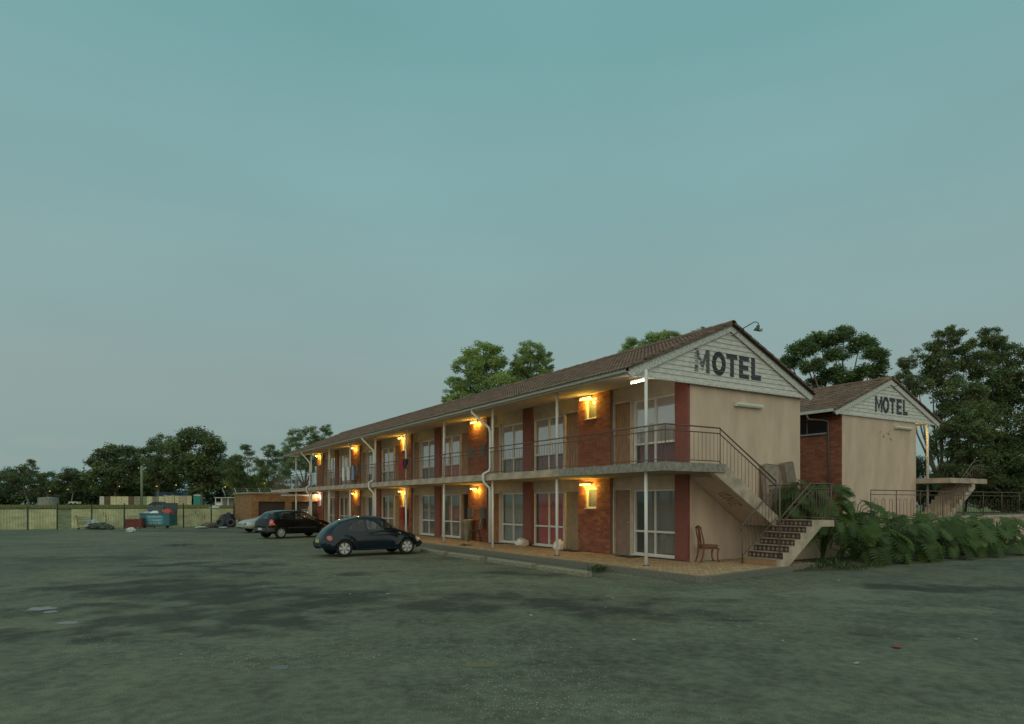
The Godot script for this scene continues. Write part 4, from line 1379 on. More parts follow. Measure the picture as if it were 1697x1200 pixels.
# ---------------------------------------------------------------- sheet-metal boundary fence
func fence() -> void:
	var a := Vector3(-19.0, 0, -54.0)
	var b := Vector3(9.2, 0, -55.6)
	var t := thing("boundary_fence", "cream corrugated sheet fence with dark posts along the back of the car park", "fence")
	var dir := (b - a).normalized()
	var out := Vector3(-dir.z, 0, dir.x)
	var len := (b - a).length()
	# post positions from the photograph where they show, evenly spaced beyond
	var stops := []
	for px in [46, 95, 152, 206, 304, 350, 391]:
		var tt: float = (px - 848.5) / FOCAL
		var rx = cos(A) - tt * sin(A)
		var rz = sin(A) + tt * cos(A)
		var k = -(a.x * rx + a.z * rz) / (dir.x * rx + dir.z * rz)
		stops.append(clampf(k, 0, len))
	stops.insert(4, (stops[3] + stops[4]) / 2)
	var pre := []
	for i in 4:
		pre.append(stops[0] - 2.4 * (4 - i))
	stops = pre + stops
	var ph := 1.34
	for i in stops.size():
		var p = a + dir * stops[i]
		bar(t, "post", Vector3(p.x - 0.035, -0.1, p.z - 0.03), Vector3(p.x + 0.035, 1.34 + (0.42 if i > 4 else 0.2), p.z + 0.03), mat("post_green", 0.02, 0.03, 0.022, 0.6, {}))
	for i in stops.size() - 1:
		var s0: float = stops[i] + 0.05
		var s1: float = stops[i + 1] - 0.05
		if i == 5:
			s0 += 0.75   # a sheet is missing here
		var col := mat("sheet%d" % (i % 3), 0.64 + 0.03 * (i % 3), 0.66 + 0.02 * (i % 3), 0.40, 0.55, {"tex": texs["stain"], "scale": Vector3(0.3, 0.5, 0.3)})
		var g := Geo.new()
		var n := int((s1 - s0) / 0.15)
		var step := (s1 - s0) / n
		var low := 0.62 if i == 7 else 0.03
		for k in n:
			var prof := [[0.0, 0.0], [0.3, 0.0], [0.40, 0.055], [0.80, 0.055], [0.9, 0.0], [1.0, 0.0]]
			for e in 5:
				var u0: float = s0 + step * (k + prof[e][0])
				var u1: float = s0 + step * (k + prof[e + 1][0])
				var p0: Vector3 = a + dir * u0 + out * prof[e][1]
				var p1: Vector3 = a + dir * u1 + out * prof[e + 1][1]
				g.quad(p0 + Vector3.UP * low, p1 + Vector3.UP * low, p1 + Vector3.UP * ph, p0 + Vector3.UP * ph)
		part(t, "sheet", g.mesh(), col)
		bar_between(t, "top_rail", a + dir * stops[i] + Vector3(0, ph + 0.02, 0), a + dir * stops[i + 1] + Vector3(0, ph + 0.02, 0), 0.035, mat("post_green"))
		if i == 7:
			var h := Geo.new()
			h.quad(a + dir * s0 - out * 0.12, a + dir * s1 - out * 0.12, a + dir * s1 + Vector3.UP * 0.7 - out * 0.12, a + dir * s0 + Vector3.UP * 0.7 - out * 0.12)
			part(t, "plywood_patch", h.mesh(), mat("plywood", 0.28, 0.18, 0.08, 0.9, {"tex": texs["stain"]}))
	# scrawled dark marks on two sheets
	for q in [[4, 172, 858], [10, 325, 852], [9, 335, 866]]:
		for k in 5:
			var tt: float = (q[1] + rnd(-8, 8) - 848.5) / FOCAL
			var rx = cos(A) - tt * sin(A)
			var rz = sin(A) + tt * cos(A)
			var u = -(a.x * rx + a.z * rz) / (dir.x * rx + dir.z * rz)
			var pts := []
			var y := rnd(0.5, 1.1)
			for e in 7:
				pts.append(a + dir * (u + rnd(-0.12, 0.12)) + out * 0.034 + Vector3.UP * (y + rnd(-0.15, 0.15)))
			sweep(t, "scrawl", pts, 0.012, mat("scrawl", 0.08, 0.09, 0.06, 0.8, {}), 4)

func bar_between(parent: Node, called: String, p: Vector3, q: Vector3, w: float, m: Material) -> void:
	var d := (q - p).normalized()
	var s := d.cross(Vector3.UP).normalized()
	var g := Geo.new()
	g.box(Vector3(-w / 2, -w / 2, 0), Vector3(w / 2, w / 2, (q - p).length()), Transform3D(Basis(s, s.cross(-d), d), p))
	part(parent, called, g.mesh(), m)

# ---------------------------------------------------------------- the yard beyond the fence
func field_height(x: float, z: float) -> float:
	var k = clampf((-56.5 - z) / 16.0, 0, 1)
	return -0.1 + 1.38 * k * k * (3 - 2 * k)

func far_yard() -> void:
	var g := Geo.new()
	var n := FastNoiseLite.new()
	n.seed = 3
	n.frequency = 0.06
	var zs := [-56.0, -58, -60, -62, -64, -66, -68, -70, -73, -78, -86, -96, -110, -130, -160, -200, -300, -500]
	var prev := []
	for z in zs:
		var row := []
		for i in 61:
			var x := -260.0 + i * 7.0
			var y := field_height(x, z)
			if z < -62.0:
				y += 0.10 * n.get_noise_2d(x * 2.0, z)
			row.append(Vector3(x, y, z))
		if prev.size():
			for i in 60:
				g.quad(prev[i], prev[i + 1], row[i + 1], row[i])
		prev = row
	structure("field", g.mesh(true), mat("field_grass", 0.19, 0.20, 0.075, 0.95, {"tex": noise_tex("fieldy", 0.015, 0.45, 1.0, 512, 6, 2.0), "scale": Vector3.ONE * 0.15}))
	# rough grass on the bank
	var blade := Geo.new()
	blade.tinted = true
	for i in 16:
		var a := rnd(0, TAU)
		var r := rnd(0.0, 0.22)
		var p = Vector3(cos(a) * r, 0, sin(a) * r)
		var lean := Vector3(rnd(-0.16, 0.16), rnd(0.08, 0.22), rnd(-0.16, 0.16))
		var k = rnd(0.6, 1.2)
		blade.tint = Color(0.18 * k, 0.19 * k, 0.065 * k)
		var s := Vector3(cos(a + 1.5), 0, sin(a + 1.5)) * 0.022
		blade.tri(p - s, p + lean, p + s)
	var mm := MultiMesh.new()
	mm.transform_format = MultiMesh.TRANSFORM_3D
	mm.mesh = blade.mesh()
	mm.instance_count = 9000
	for i in 9000:
		var d := 58.0 + pow(rng.randf(), 1.6) * 90.0
		var p = at_depth(rnd(-30, 500), d)
		p.y = field_height(p.x, p.z)
		var sc := rnd(0.5, 1.2)
		if p.z > -56.6:
			sc = 0.01
		mm.set_instance_transform(i, Transform3D(Basis(Vector3.UP, rnd(0, TAU)).scaled(Vector3.ONE * sc), p))
	var gm := MultiMeshInstance3D.new()
	gm.name = "field_tufts"
	gm.multimesh = mm
	gm.material_override = mat("grass", 1, 1, 1, 0.8, {"vc": 1})
	gm.set_meta("label", "rough green grass on the bank beyond the fence")
	gm.set_meta("category", "grass")
	gm.set_meta("kind", "stuff")
	add_child(gm)
	# hoarding of pale panels across the yard
	var t := thing("hoarding", "long pale hoarding of cream, brown and green panels across the far yard", "hoarding")
	var pa := at_depth(170, 150, 1.52)
	var pb := at_depth(318, 150, 1.52)
	var xs := [165, 173, 183, 193, 202, 213, 222, 233, 243, 253, 263, 273, 285, 297, 309, 318]
	var cols := [0, 2, 1, 1, 1, 2, 3, 4, 1, 3, 1, 1, 1, 5, 1]
	var pal := [[0.62, 0.64, 0.52], [0.70, 0.66, 0.40], [0.15, 0.10, 0.06], [0.30, 0.30, 0.20], [0.22, 0.34, 0.20], [0.55, 0.48, 0.33]]
	for i in 15:
		var p = at_depth(xs[i], 150, 1.25)
		var q := at_depth(xs[i + 1], 150, 1.25)
		var pg := Geo.new()
		var d := (q - p).normalized()
		var hgt := 2.0 if i < 11 else 2.15
		pg.box(Vector3(0.02, 0, -0.05), Vector3((q - p).length() - 0.06, hgt, 0.05), Transform3D(Basis(d, Vector3.UP, d.cross(Vector3.UP)), p))
		part(t, "panel", pg.mesh(), mat("hoard%d" % cols[i], pal[cols[i]][0], pal[cols[i]][1], pal[cols[i]][2], 0.8, {"tex": texs["stain"]}))
	# blue site cabin behind
	t = thing("site_cabin", "flat blue site cabin with pale windows behind the hoarding", "cabin", at_depth(284, 166, 1.27), -A)
	bar(t, "body", Vector3(-3.3, 0, -1.5), Vector3(3.3, 2.95, 1.2), mat("cabin_blue", 0.03, 0.13, 0.34, 0.5, {"tex": texs["stain"]}))
	bar(t, "roof", Vector3(-3.4, 2.952, -1.6), Vector3(3.4, 3.08, 1.3), mat("cabin_roof", 0.18, 0.26, 0.36, 0.6, {}))
	for x in [-0.9, 1.0]:
		bar(t, "window", Vector3(x - 0.45, 1.9, 1.201), Vector3(x + 0.45, 2.5, 1.24), mat("hoard1"))
	# portable toilet
	t = thing("portable_toilet", "teal portable toilet with pale domed roof standing in the yard", "toilet", at_depth(327, 140, 1.27), -A + 0.35)
	bar(t, "cabin", Vector3(-0.62, 0.1, -0.62), Vector3(0.62, 2.0, 0.62), mat("teal", 0.03, 0.32, 0.25, 0.45, {}))
	bar(t, "base", Vector3(-0.66, 0, -0.66), Vector3(0.66, 0.099, 0.66), mat("dark_metal"))
	bar(t, "door", Vector3(-0.5, 0.16, 0.621), Vector3(0.5, 1.9, 0.66), mat("teal_dark", 0.025, 0.24, 0.2, 0.45, {}))
	bar(t, "corner_post", Vector3(-0.66, 0.1, 0.56), Vector3(-0.621, 2.0, 0.66), mat("teal"))
	var rg := Geo.new()
	rg.prism(PackedVector2Array([Vector2(-0.68, 2.001), Vector2(0.68, 2.001), Vector2(0.6, 2.2), Vector2(0.3, 2.3), Vector2(-0.3, 2.3), Vector2(-0.6, 2.2)]), Transform3D(), -0.68, 0.68)
	part(t, "roof", rg.mesh(), mat("toilet_roof", 0.45, 0.58, 0.52, 0.5, {}))
	# round water tank
	t = thing("water_tank", "squat round corrugated metal tank left of the far yard", "tank", at_depth(80, 120, 1.26))
	g = Geo.new()
	for i in 48:
		var a0 := TAU * i / 48
		var a1 := TAU * (i + 1) / 48
		var r0 := 1.55 + 0.03 * (i % 2)
		var r1 := 1.55 + 0.03 * ((i + 1) % 2)
		g.quad(Vector3(cos(a0) * r0, 0, sin(a0) * r0), Vector3(cos(a0) * r0, 1.5, sin(a0) * r0), Vector3(cos(a1) * r1, 1.5, sin(a1) * r1), Vector3(cos(a1) * r1, 0, sin(a1) * r1))
	part(t, "shell", g.mesh(), mat("tank_metal", 0.32, 0.33, 0.28, 0.45, {"metal": 0.4, "tex": texs["patchy"], "scale": Vector3(0.6, 0.1, 0.6)}))
	g = Geo.new()
	g.lathe([Vector2(0, 1.58), Vector2(1.6, 1.5)], 32)
	part(t, "lid", g.mesh(), mat("galvanised"))
	# white open shed
	t = thing("white_shed", "small white framed shed with open front left of the brick garage", "shed", at_depth(377, 108, 1.27), -A)
	for x in [-1.5, -0.5, 0.5, 1.6]:
		bar(t, "post", Vector3(x - 0.06, 0, 0.9), Vector3(x + 0.06, 1.3, 1.0), mat("white_paint"))
	bar(t, "roof", Vector3(-1.6, 1.301, -1.0), Vector3(1.9, 1.4, 1.1), mat("white_paint"))
	bar(t, "back_wall", Vector3(-1.5, 0, -0.95), Vector3(1.8, 1.3, -0.88), mat("shed_wall", 0.34, 0.36, 0.32, 0.8, {}))
	bar(t, "side_panel", Vector3(-1.44, 0, 0.94), Vector3(-0.56, 0.5, 0.98), mat("white_paint"))
	bar(t, "counter", Vector3(-1.44, 0.6, 0.94), Vector3(-0.56, 0.68, 0.98), mat("white_paint"))
	# power pole
	t = thing("power_pole", "pale timber power pole with crossarm standing in front of the trees", "pole", at_depth(235, 110, 1.26))
	sweep(t, "pole", [Vector3.ZERO, Vector3(-0.06, 6.6, 0)], 0.17, mat("pole_wood", 0.27, 0.30, 0.20, 0.9, {"tex": texs["stain"], "scale": Vector3(2, 0.2, 2)}), 10)
	bar(t, "crossarm", Vector3(-0.6, 6.05, -0.06), Vector3(0.6, 6.17, 0.06), mat("pole_wood"))
	for x in [-0.5, 0.5]:
		sweep(t, "insulator", [Vector3(x, 6.17, 0), Vector3(x, 6.36, 0)], 0.07, mat("white_paint"), 6)
	# small street lights far off in the trees, lit
	var lamp_places := ["just above the water tank", "right of the water tank", "left of the hoarding end", "above the hoarding, left of the power pole", "just right of the power pole", "above the blue cabin", "right of the teal toilet", "by the far end posts of the motel"]
	var i := 0
	for q in [[80, 814, 150], [110, 811, 160], [148, 807, 170], [195, 806, 150], [257, 806, 140], [289, 804, 140], [370, 807, 120], [435, 801, 110]]:
		var h := height_at(q[1], q[2])
		t = thing("street_light", "small lit yellow street light %s" % lamp_places[i], "street light", at_depth(q[0], q[2], 1.4), 0.0, "street lights among the far trees")
		sweep(t, "pole", [Vector3.ZERO, Vector3(0, h - 1.4, 0), Vector3(0.3, h - 1.3, 0)], 0.05, mat("post_green"), 5)
		g = Geo.new()
		g.lathe([Vector2(0, -0.075), Vector2(0.06, -0.05), Vector2(0.075, 0), Vector2(0.06, 0.05), Vector2(0, 0.075)], 8, Transform3D(Basis(), Vector3(0.32, h - 1.4, 0)))
		part(t, "lamp_globe", g.mesh(true), mat("far_lamp", 1.0, 0.66, 0.12, 0.4, {"glow": 1.6}))
		var o := OmniLight3D.new()
		o.name = "lamp_glow"
		o.light_color = lin(1.0, 0.7, 0.3)
		o.light_energy = 0.8
		o.light_size = 0.1
		o.omni_range = 30.0
		o.shadow_enabled = true
		t.add_child(o)
		o.position = Vector3(0.32, h - 1.4, 0)
		i += 1
	# cranked security fence posts with mesh, behind the garage
	t = thing("security_fence", "tall wire security fence with cranked posts behind the garage", "fence", at_depth(390, 84, 1.27), -A)
	for k in 6:
		var x := -1.3 + k * 1.5
		sweep(t, "post", [Vector3(x, 0, 0), Vector3(x, 1.6, 0), Vector3(x - 0.35, 2.35, 0)], 0.035, mat("galvanised"), 6)
	for y in [0.4, 0.8, 1.2, 1.58]:
		sweep(t, "wire", [Vector3(-1.3, y, 0), Vector3(6.2, y, 0)], 0.008, mat("galvanised"), 4)
	for y in [0.33, 0.66, 0.98]:
		sweep(t, "wire", [Vector3(-1.3 - 0.35 * y, 1.6 + 0.75 * y, 0), Vector3(6.2 - 0.35 * y, 1.6 + 0.75 * y, 0)], 0.008, mat("galvanised"), 4)
	# clutter in the yard: a pale trailer and heap, a dark tarpaulin tent
	t = thing("trailer", "pale low trailer parked in the grass left of the hoarding", "trailer", at_depth(124, 130, 1.26), -A)
	bar(t, "tray", Vector3(-0.9, 0.35, -0.5), Vector3(0.9, 0.8, 0.5), mat("hoard0"))
	for x in [-0.4, 0.4]:
		g = Geo.new()
		g.lathe([Vector2(0, -0.08), Vector2(0.28, -0.08), Vector2(0.28, 0.08), Vector2(0, 0.08)], 14, Transform3D(Basis(Vector3.RIGHT, PI / 2), Vector3(x, 0.28, 0.55)))
		part(t, "wheel", g.mesh(), mat("rubber"))
	sweep(t, "drawbar", [Vector3(-0.9, 0.4, 0), Vector3(-1.8, 0.25, 0)], 0.04, mat("galvanised"))
	g = Geo.new()
	g.prism(PackedVector2Array([Vector2(-1.6, 0), Vector2(1.9, 0), Vector2(0.6, 0.72), Vector2(-0.2, 0.75)]), Transform3D(), -1.2, 1.2)
	single("tarpaulin", "dark blue tarpaulin tented over a heap before the hoarding", "tarpaulin", g.mesh(), mat("tarp", 0.03, 0.04, 0.075, 0.7, {}), at_depth(262, 120, 1.27), Basis(Vector3.UP, -A))

# ---------------------------------------------------------------- cars: a lofted skin, cut into body, doors, glass and lights
class CarSkin:
	var st: Array          # stations: x, y_bottom, y_belt, y_top, w_bottom, w_belt, w_top
	var arches: Array      # wheel centres and flare: x, y, arch radius, flare radius, flare depth
	var nx := 110
	var nv := 42
	var x0 := 0.0
	var x1 := 4.0
	var grid := []
	var cut := {}
	func val(x: float, k: int) -> float:
		var i := 0
		while i < st.size() - 2 and x > st[i + 1][0]:
			i += 1
		var a: Array = st[maxi(i - 1, 0)]
		var b: Array = st[i]
		var c: Array = st[i + 1]
		var d: Array = st[mini(i + 2, st.size() - 1)]
		var h: float = c[0] - b[0]
		var t := clampf((x - b[0]) / h, 0, 1)
		var m0: float = (c[k] - a[k]) / maxf(c[0] - a[0], 1e-4) * h
		var m1: float = (d[k] - b[k]) / maxf(d[0] - b[0], 1e-4) * h
		var t2 := t * t
		var t3 := t2 * t
		return (2 * t3 - 3 * t2 + 1) * b[k] + (t3 - 2 * t2 + t) * m0 + (-2 * t3 + 3 * t2) * c[k] + (t3 - t2) * m1
	func make() -> void:
		x0 = st[0][0]
		x1 = st[-1][0]
		for i in nx + 1:
			var x := lerpf(x0, x1, i / float(nx))
			# denser stations towards both ends
			var yb := val(x, 1)
			var yl := val(x, 2)
			var yt := val(x, 3)
			var wb := val(x, 4)
			var wl := val(x, 5)
			var wt := val(x, 6)
			var drop := minf(0.09, maxf(0.02, (yt - yl) * 0.35))
			var ctl := [Vector2(wb * 0.9, yb), Vector2(wb, yb + 0.07), Vector2(maxf(wb, wl) + 0.02, lerpf(yb, yl, 0.55)), Vector2(wl, yl), Vector2(wt, yt - drop), Vector2(wt * 0.62, yt - drop * 0.22), Vector2(0, yt)]
			var col := PackedVector3Array()
			for j in nv + 1:
				var v := 6.0 * j / nv
				var s := mini(int(v), 5)
				var t := v - s
				var p: Vector2 = ctl[s].cubic_interpolate(ctl[s + 1], ctl[maxi(s - 1, 0)] if s > 0 else ctl[0], ctl[s + 2] if s + 2 <= 6 else Vector2(-ctl[5].x, ctl[5].y), t)
				if j == nv:
					p.x = 0.0
				for a in arches:
					var r := Vector2(x - a[0], p.y - a[1]).length()
					if p.x > 0.3 and r < a[3]:
						var k := clampf((a[3] - r) / (a[3] - a[2]), 0, 1)
						p.x += a[4] * k * k * (3 - 2 * k) * clampf((p.x - 0.3) / 0.2, 0, 1)
				col.append(Vector3(x, p.y, p.x))
			grid.append(col)
	func at(x: float, v: float) -> Vector3:
		var fx := clampf((x - x0) / (x1 - x0), 0, 1) * nx
		var fv := clampf(v / 6.0, 0, 1) * nv
		var i := mini(int(fx), nx - 1)
		var j := mini(int(fv), nv - 1)
		fx -= i
		fv -= j
		return grid[i][j].lerp(grid[i + 1][j], fx).lerp(grid[i][j + 1].lerp(grid[i + 1][j + 1], fx), fv)
	func v_of(x: float, y: float) -> float:
		for j in nv:
			var a := at(x, 6.0 * j / nv).y
			var b := at(x, 6.0 * (j + 1) / nv).y
			if y <= a:
				return 6.0 * j / nv if j > 0 else -0.3
			if y <= b:
				return 6.0 * (j + (y - a) / maxf(b - a, 1e-5)) / nv
		return 6.0
	func side(poly: Array) -> PackedVector2Array:   # a side-view outline (x, y) turned into (x, v), edges subdivided
		var out := PackedVector2Array()
		for i in poly.size():
			var a: Vector2 = poly[i]
			var b: Vector2 = poly[(i + 1) % poly.size()]
			for k in 5:
				var p := a.lerp(b, k / 5.0)
				out.append(Vector2(p.x, v_of(p.x, p.y)))
		return out
	func disc(cx: float, cy: float, r: float) -> PackedVector2Array:
		var out := PackedVector2Array()
		for k in 40:
			var x := cx + r * cos(TAU * k / 40)
			var y := cy + r * sin(TAU * k / 40)
			out.append(Vector2(x, v_of(x, y) if y > at(x, 0).y else -0.3))
		return out
	func region(include, exclude: Array, off := 0.0, sides := 0) -> ArrayMesh:
		var g := Geo.new()
		var boxes := []
		for e in exclude:
			var r := Rect2(e[0], Vector2.ZERO)
			for p in e:
				r = r.expand(p)
			boxes.append(r)
		var ib: Rect2
		if include != null:
			ib = Rect2(include[0], Vector2.ZERO)
			for p in include:
				ib = ib.expand(p)
		for i in nx:
			for j in nv:
				var a := Vector2(lerpf(x0, x1, i / float(nx)), 6.0 * j / nv)
				var b := Vector2(lerpf(x0, x1, (i + 1) / float(nx)), 6.0 * (j + 1) / nv)
				var cell := Rect2(a, b - a)
				var polys: Array = [PackedVector2Array([a, Vector2(b.x, a.y), b, Vector2(a.x, b.y)])]
				if include != null:
					if not ib.intersects(cell):
						continue
					polys = Geometry2D.intersect_polygons(polys[0], include)
				for e in exclude.size():
					if boxes[e].intersects(cell):
						var next := []
						for p in polys:
							for q in Geometry2D.clip_polygons(p, exclude[e]):
								if not Geometry2D.is_polygon_clockwise(q):
									next.append(q)
						polys = next
				for p in polys:
					var idx := Geometry2D.triangulate_polygon(p)
					for k in range(0, idx.size(), 3):
						var tr := [spot(p[idx[k]], off), spot(p[idx[k + 1]], off), spot(p[idx[k + 2]], off)]
						if sides >= 0:
							g.tri(tr[0], tr[1], tr[2])
						if sides <= 0:
							g.tri(tr[0] * Vector3(1, 1, -1), tr[2] * Vector3(1, 1, -1), tr[1] * Vector3(1, 1, -1))
		return g.mesh(true)
	func spot(p: Vector2, off: float) -> Vector3:
		var c := at(p.x, p.y)
		if off != 0.0:
			var e := 0.02
			var n := (at(p.x + e, p.y) - at(p.x - e, p.y)).cross(at(p.x, p.y + 0.08) - at(p.x, p.y - 0.08)).normalized()
			if n.dot(c - Vector3(clampf(c.x, x0 + 0.9, x1 - 0.9), 0.6, 0)) < 0:
				n = -n
			c += n * off
		return c.snapped(Vector3.ONE * 0.0001)
	func cap(last: bool) -> ArrayMesh:
		var poly := PackedVector2Array()
		var col: PackedVector3Array = grid[-1] if last else grid[0]
		for p in col:
			poly.append(Vector2(p.z, p.y))
		for j in range(col.size() - 2, -1, -1):
			poly.append(Vector2(-col[j].z, col[j].y))
		var g := Geo.new()
		g.flat(poly, Transform3D(Basis(Vector3(0, 0, 1), Vector3(0, 1, 0), Vector3(-1, 0, 0)), Vector3(col[0].x, 0, 0)))
		return g.mesh()

func wheel(car: Node, x: float, z: float, r: float, style: int) -> void:
	var s := signf(z)
	var w := holder(car, "wheel", Vector3(x, r, z), Basis(Vector3(1, 0, 0), Vector3(0, 0, s), Vector3(0, -s, 0)))   # y axis points outwards
	var g := Geo.new()
	var rr := r * 0.66
	g.lathe([Vector2(rr, -0.09), Vector2(rr + 0.03, -0.1), Vector2(r - 0.02, -0.095), Vector2(r, -0.075), Vector2(r, 0.06), Vector2(r - 0.02, 0.085), Vector2(rr + 0.04, 0.095), Vector2(rr, 0.08), Vector2(rr - 0.01, 0.04)], 32)
	part(w, "tyre", g.mesh(true), mat("rubber"))
	g = Geo.new()
	g.lathe([Vector2(rr, 0.05), Vector2(0.0, 0.045)], 28)
	part(w, "rim", g.mesh(), mat("dark_metal"))
	if style == 0:
		return
	g = Geo.new()
	var n := 6 if style == 1 else 8
	var flat := Basis(Vector3(1, 0, 0), Vector3(0, 0, 1), Vector3(0, 1, 0))
	for k in n:
		var a := TAU * k / n
		var poly := PackedVector2Array()
		var h := (0.40 if style == 1 else 0.26)
		for q in [[0.15, -0.5], [0.45, -0.9], [0.72, -1.0], [0.9, -0.72], [0.97, 0.0], [0.9, 0.72], [0.72, 1.0], [0.45, 0.9], [0.15, 0.5]]:
			var ang: float = a + q[1] * h * (1.15 if q[0] < 0.3 else 1.0)
			poly.append(Vector2(cos(ang), sin(ang)) * rr * q[0])
		g.prism(poly, Transform3D(flat, Vector3.ZERO), 0.052, 0.078)
	g.lathe([Vector2(rr * 0.3, 0.05), Vector2(rr * 0.3, 0.085), Vector2(rr * 0.2, 0.095), Vector2(0, 0.095)], 18)
	g.lathe([Vector2(rr * 0.93, 0.05), Vector2(rr * 0.93, 0.075), Vector2(rr * 0.995, 0.078), Vector2(rr, 0.05)], 28)
	part(w, "hubcap", g.mesh(), mat("hub"))

func v2(a: Array) -> Array:
	var o := []
	for i in range(0, a.size(), 2):
		o.append(Vector2(a[i], a[i + 1]))
	return o

func grow(poly: PackedVector2Array, d: float) -> PackedVector2Array:
	var o := Geometry2D.offset_polygon(poly, d)
	return o[0] if o.size() else poly

func interior(car: Node, xa: float, xb: float, w: float, floor_y: float) -> void:
	bar(car, "underbody", Vector3(xa - 0.35, floor_y - 0.03, -w + 0.12), Vector3(xb + 0.9, floor_y + 0.02, w - 0.12), mat("dark_metal"))
	var sm := mat("seat_cloth", 0.035, 0.035, 0.037, 0.9, {})
	for q in [[xa + 1.25, 0.36], [xa + 1.25, -0.36], [xa + 0.35, 0.3], [xa + 0.35, -0.3]]:
		var s := holder(car, "seat", Vector3(q[0], floor_y, q[1]))
		bar(s, "cushion", Vector3(-0.25, 0.15, -0.24), Vector3(0.25, 0.36, 0.24), sm)
		part(s, "backrest", box_of(Vector3(0.12, 0.6, 0.46)), sm, Vector3(-0.3, 0.58, 0), Basis(Vector3(0, 0, 1), 0.22))
		part(s, "headrest", box_of(Vector3(0.08, 0.16, 0.24)), sm, Vector3(-0.38, 0.95, 0), Basis(Vector3(0, 0, 1), 0.22))

func beetle() -> void:
	var t := thing("parked_car", "rounded black two-door car with arched roof, nearest the camera", "car", Vector3.ZERO, deg_to_rad(1.5))
	var k := CarSkin.new()
	k.st = [[0.0, 0.36, 0.52, 0.62, 0.50, 0.50, 0.36], [0.07, 0.29, 0.60, 0.75, 0.64, 0.63, 0.42], [0.22, 0.25, 0.74, 0.955, 0.74, 0.70, 0.46], [0.5, 0.23, 0.86, 1.19, 0.79, 0.73, 0.49], [0.9, 0.22, 0.92, 1.38, 0.80, 0.75, 0.51], [1.4, 0.21, 0.93, 1.49, 0.80, 0.765, 0.53], [1.9, 0.21, 0.93, 1.50, 0.80, 0.77, 0.54], [2.3, 0.21, 0.93, 1.46, 0.80, 0.77, 0.54], [2.65, 0.21, 0.93, 1.29, 0.80, 0.76, 0.53], [2.95, 0.21, 0.92, 1.05, 0.80, 0.73, 0.52], [3.2, 0.22, 0.88, 0.965, 0.79, 0.69, 0.48], [3.6, 0.24, 0.77, 0.85, 0.75, 0.61, 0.42], [3.88, 0.27, 0.62, 0.70, 0.66, 0.52, 0.36], [4.02, 0.32, 0.50, 0.57, 0.54, 0.44, 0.30], [4.07, 0.36, 0.44, 0.50, 0.44, 0.38, 0.26]]
	k.arches = [[0.76, 0.31, 0.38, 0.54, 0.065], [3.27, 0.31, 0.38, 0.54, 0.07]]
	k.make()
	var rear_w := grow(k.side(v2([0.92, 0.96, 1.2, 0.955, 1.58, 0.955, 1.56, 1.345, 1.35, 1.32, 1.12, 1.21])), -0.001)
	var front_w := k.side(v2([1.67, 0.955, 2.3, 0.96, 2.86, 0.965, 2.62, 1.15, 2.38, 1.275, 2.1, 1.35, 1.68, 1.365]))
	var screen := PackedVector2Array([Vector2(2.98, 3.9), Vector2(3.02, 4.6), Vector2(3.04, 6.2), Vector2(2.36, 6.2), Vector2(2.37, 5.0), Vector2(2.43, 4.35), Vector2(2.7, 4.1)])
	var back := PackedVector2Array([Vector2(0.42, 4.25), Vector2(0.36, 5.0), Vector2(0.34, 6.2), Vector2(1.0, 6.2), Vector2(0.98, 5.0), Vector2(0.92, 4.3)])
	var door_o := k.side(v2([1.63, 0.30, 2.78, 0.30, 2.86, 0.55, 2.93, 0.93, 2.66, 1.17, 2.4, 1.315, 2.1, 1.39, 1.64, 1.405]))
	var a1 := k.disc(0.76, 0.31, 0.365)
	var a2 := k.disc(3.27, 0.31, 0.365)
	var paint := mat("paint_black", 0.007, 0.016, 0.026, 0.12, {"spec": 0.45})
	part(t, "body", k.region(null, [a1, a2, rear_w, screen, back, door_o]), paint)
	for sd in [-1, 1]:
		part(t, "door", k.region(grow(door_o, -0.006), [front_w], 0.0, sd), paint)
	for q in [rear_w, front_w]:
		for sd in [-1, 1]:
			part(t, "side_window", k.region(q, [], 0.0, sd), mat("glass_car"))
	part(t, "windscreen", k.region(screen, []), mat("glass_car"))
	part(t, "rear_window", k.region(back, []), mat("glass_car"))
	part(t, "body_end", k.cap(false), paint)
	part(t, "body_end", k.cap(true), paint)
	part(t, "wheel_well", k.region(null, [PackedVector2Array([Vector2(-1, 3.2), Vector2(9, 3.2), Vector2(9, 9), Vector2(-1, 9)])], -0.12), mat("dark_metal"))
	for x in [0.76, 3.27]:
		for z in [-0.73, 0.73]:
			wheel(t, x, z, 0.315, 1)
	for sd in [-1, 1]:
		part(t, "tail_light", k.region(k.disc(0.23, 0.70, 0.085), [], 0.006, sd), mat("tail_red", 0.45, 0.06, 0.05, 0.2, {"coat": 1.0}))
	for sd in [-1, 1]:
		part(t, "head_light", k.region(k.disc(3.78, 0.60, 0.10), [], 0.006, sd), mat("head_lens", 0.5, 0.52, 0.5, 0.1, {"coat": 1.0}))
	for sd in [-1, 1]:
		part(t, "bumper_corner", k.region(k.side(v2([0.0, 0.37, 0.36, 0.37, 0.33, 0.50, 0.0, 0.52])), [], 0.018, sd), paint)
	for sd in [-1, 1]:
		part(t, "bumper_corner", k.region(k.side(v2([4.07, 0.37, 3.72, 0.37, 3.75, 0.46, 4.07, 0.46])), [], 0.018, sd), paint)
	for sd in [-1, 1]:
		part(t, "sill_strip", k.region(k.side(v2([1.15, 0.255, 2.9, 0.255, 2.9, 0.285, 1.15, 0.285])), [], 0.02, sd), mat("paint_worn", 0.03, 0.042, 0.048, 0.4, {}))
	bar(t, "bumper", Vector3(-0.022, 0.385, -0.49), Vector3(0.004, 0.515, 0.49), paint)
	bar(t, "number_plate", Vector3(-0.02, 0.52, -0.19), Vector3(0.0, 0.63, 0.19), mat("plate_yellow", 0.5, 0.5, 0.12, 0.5, {}))
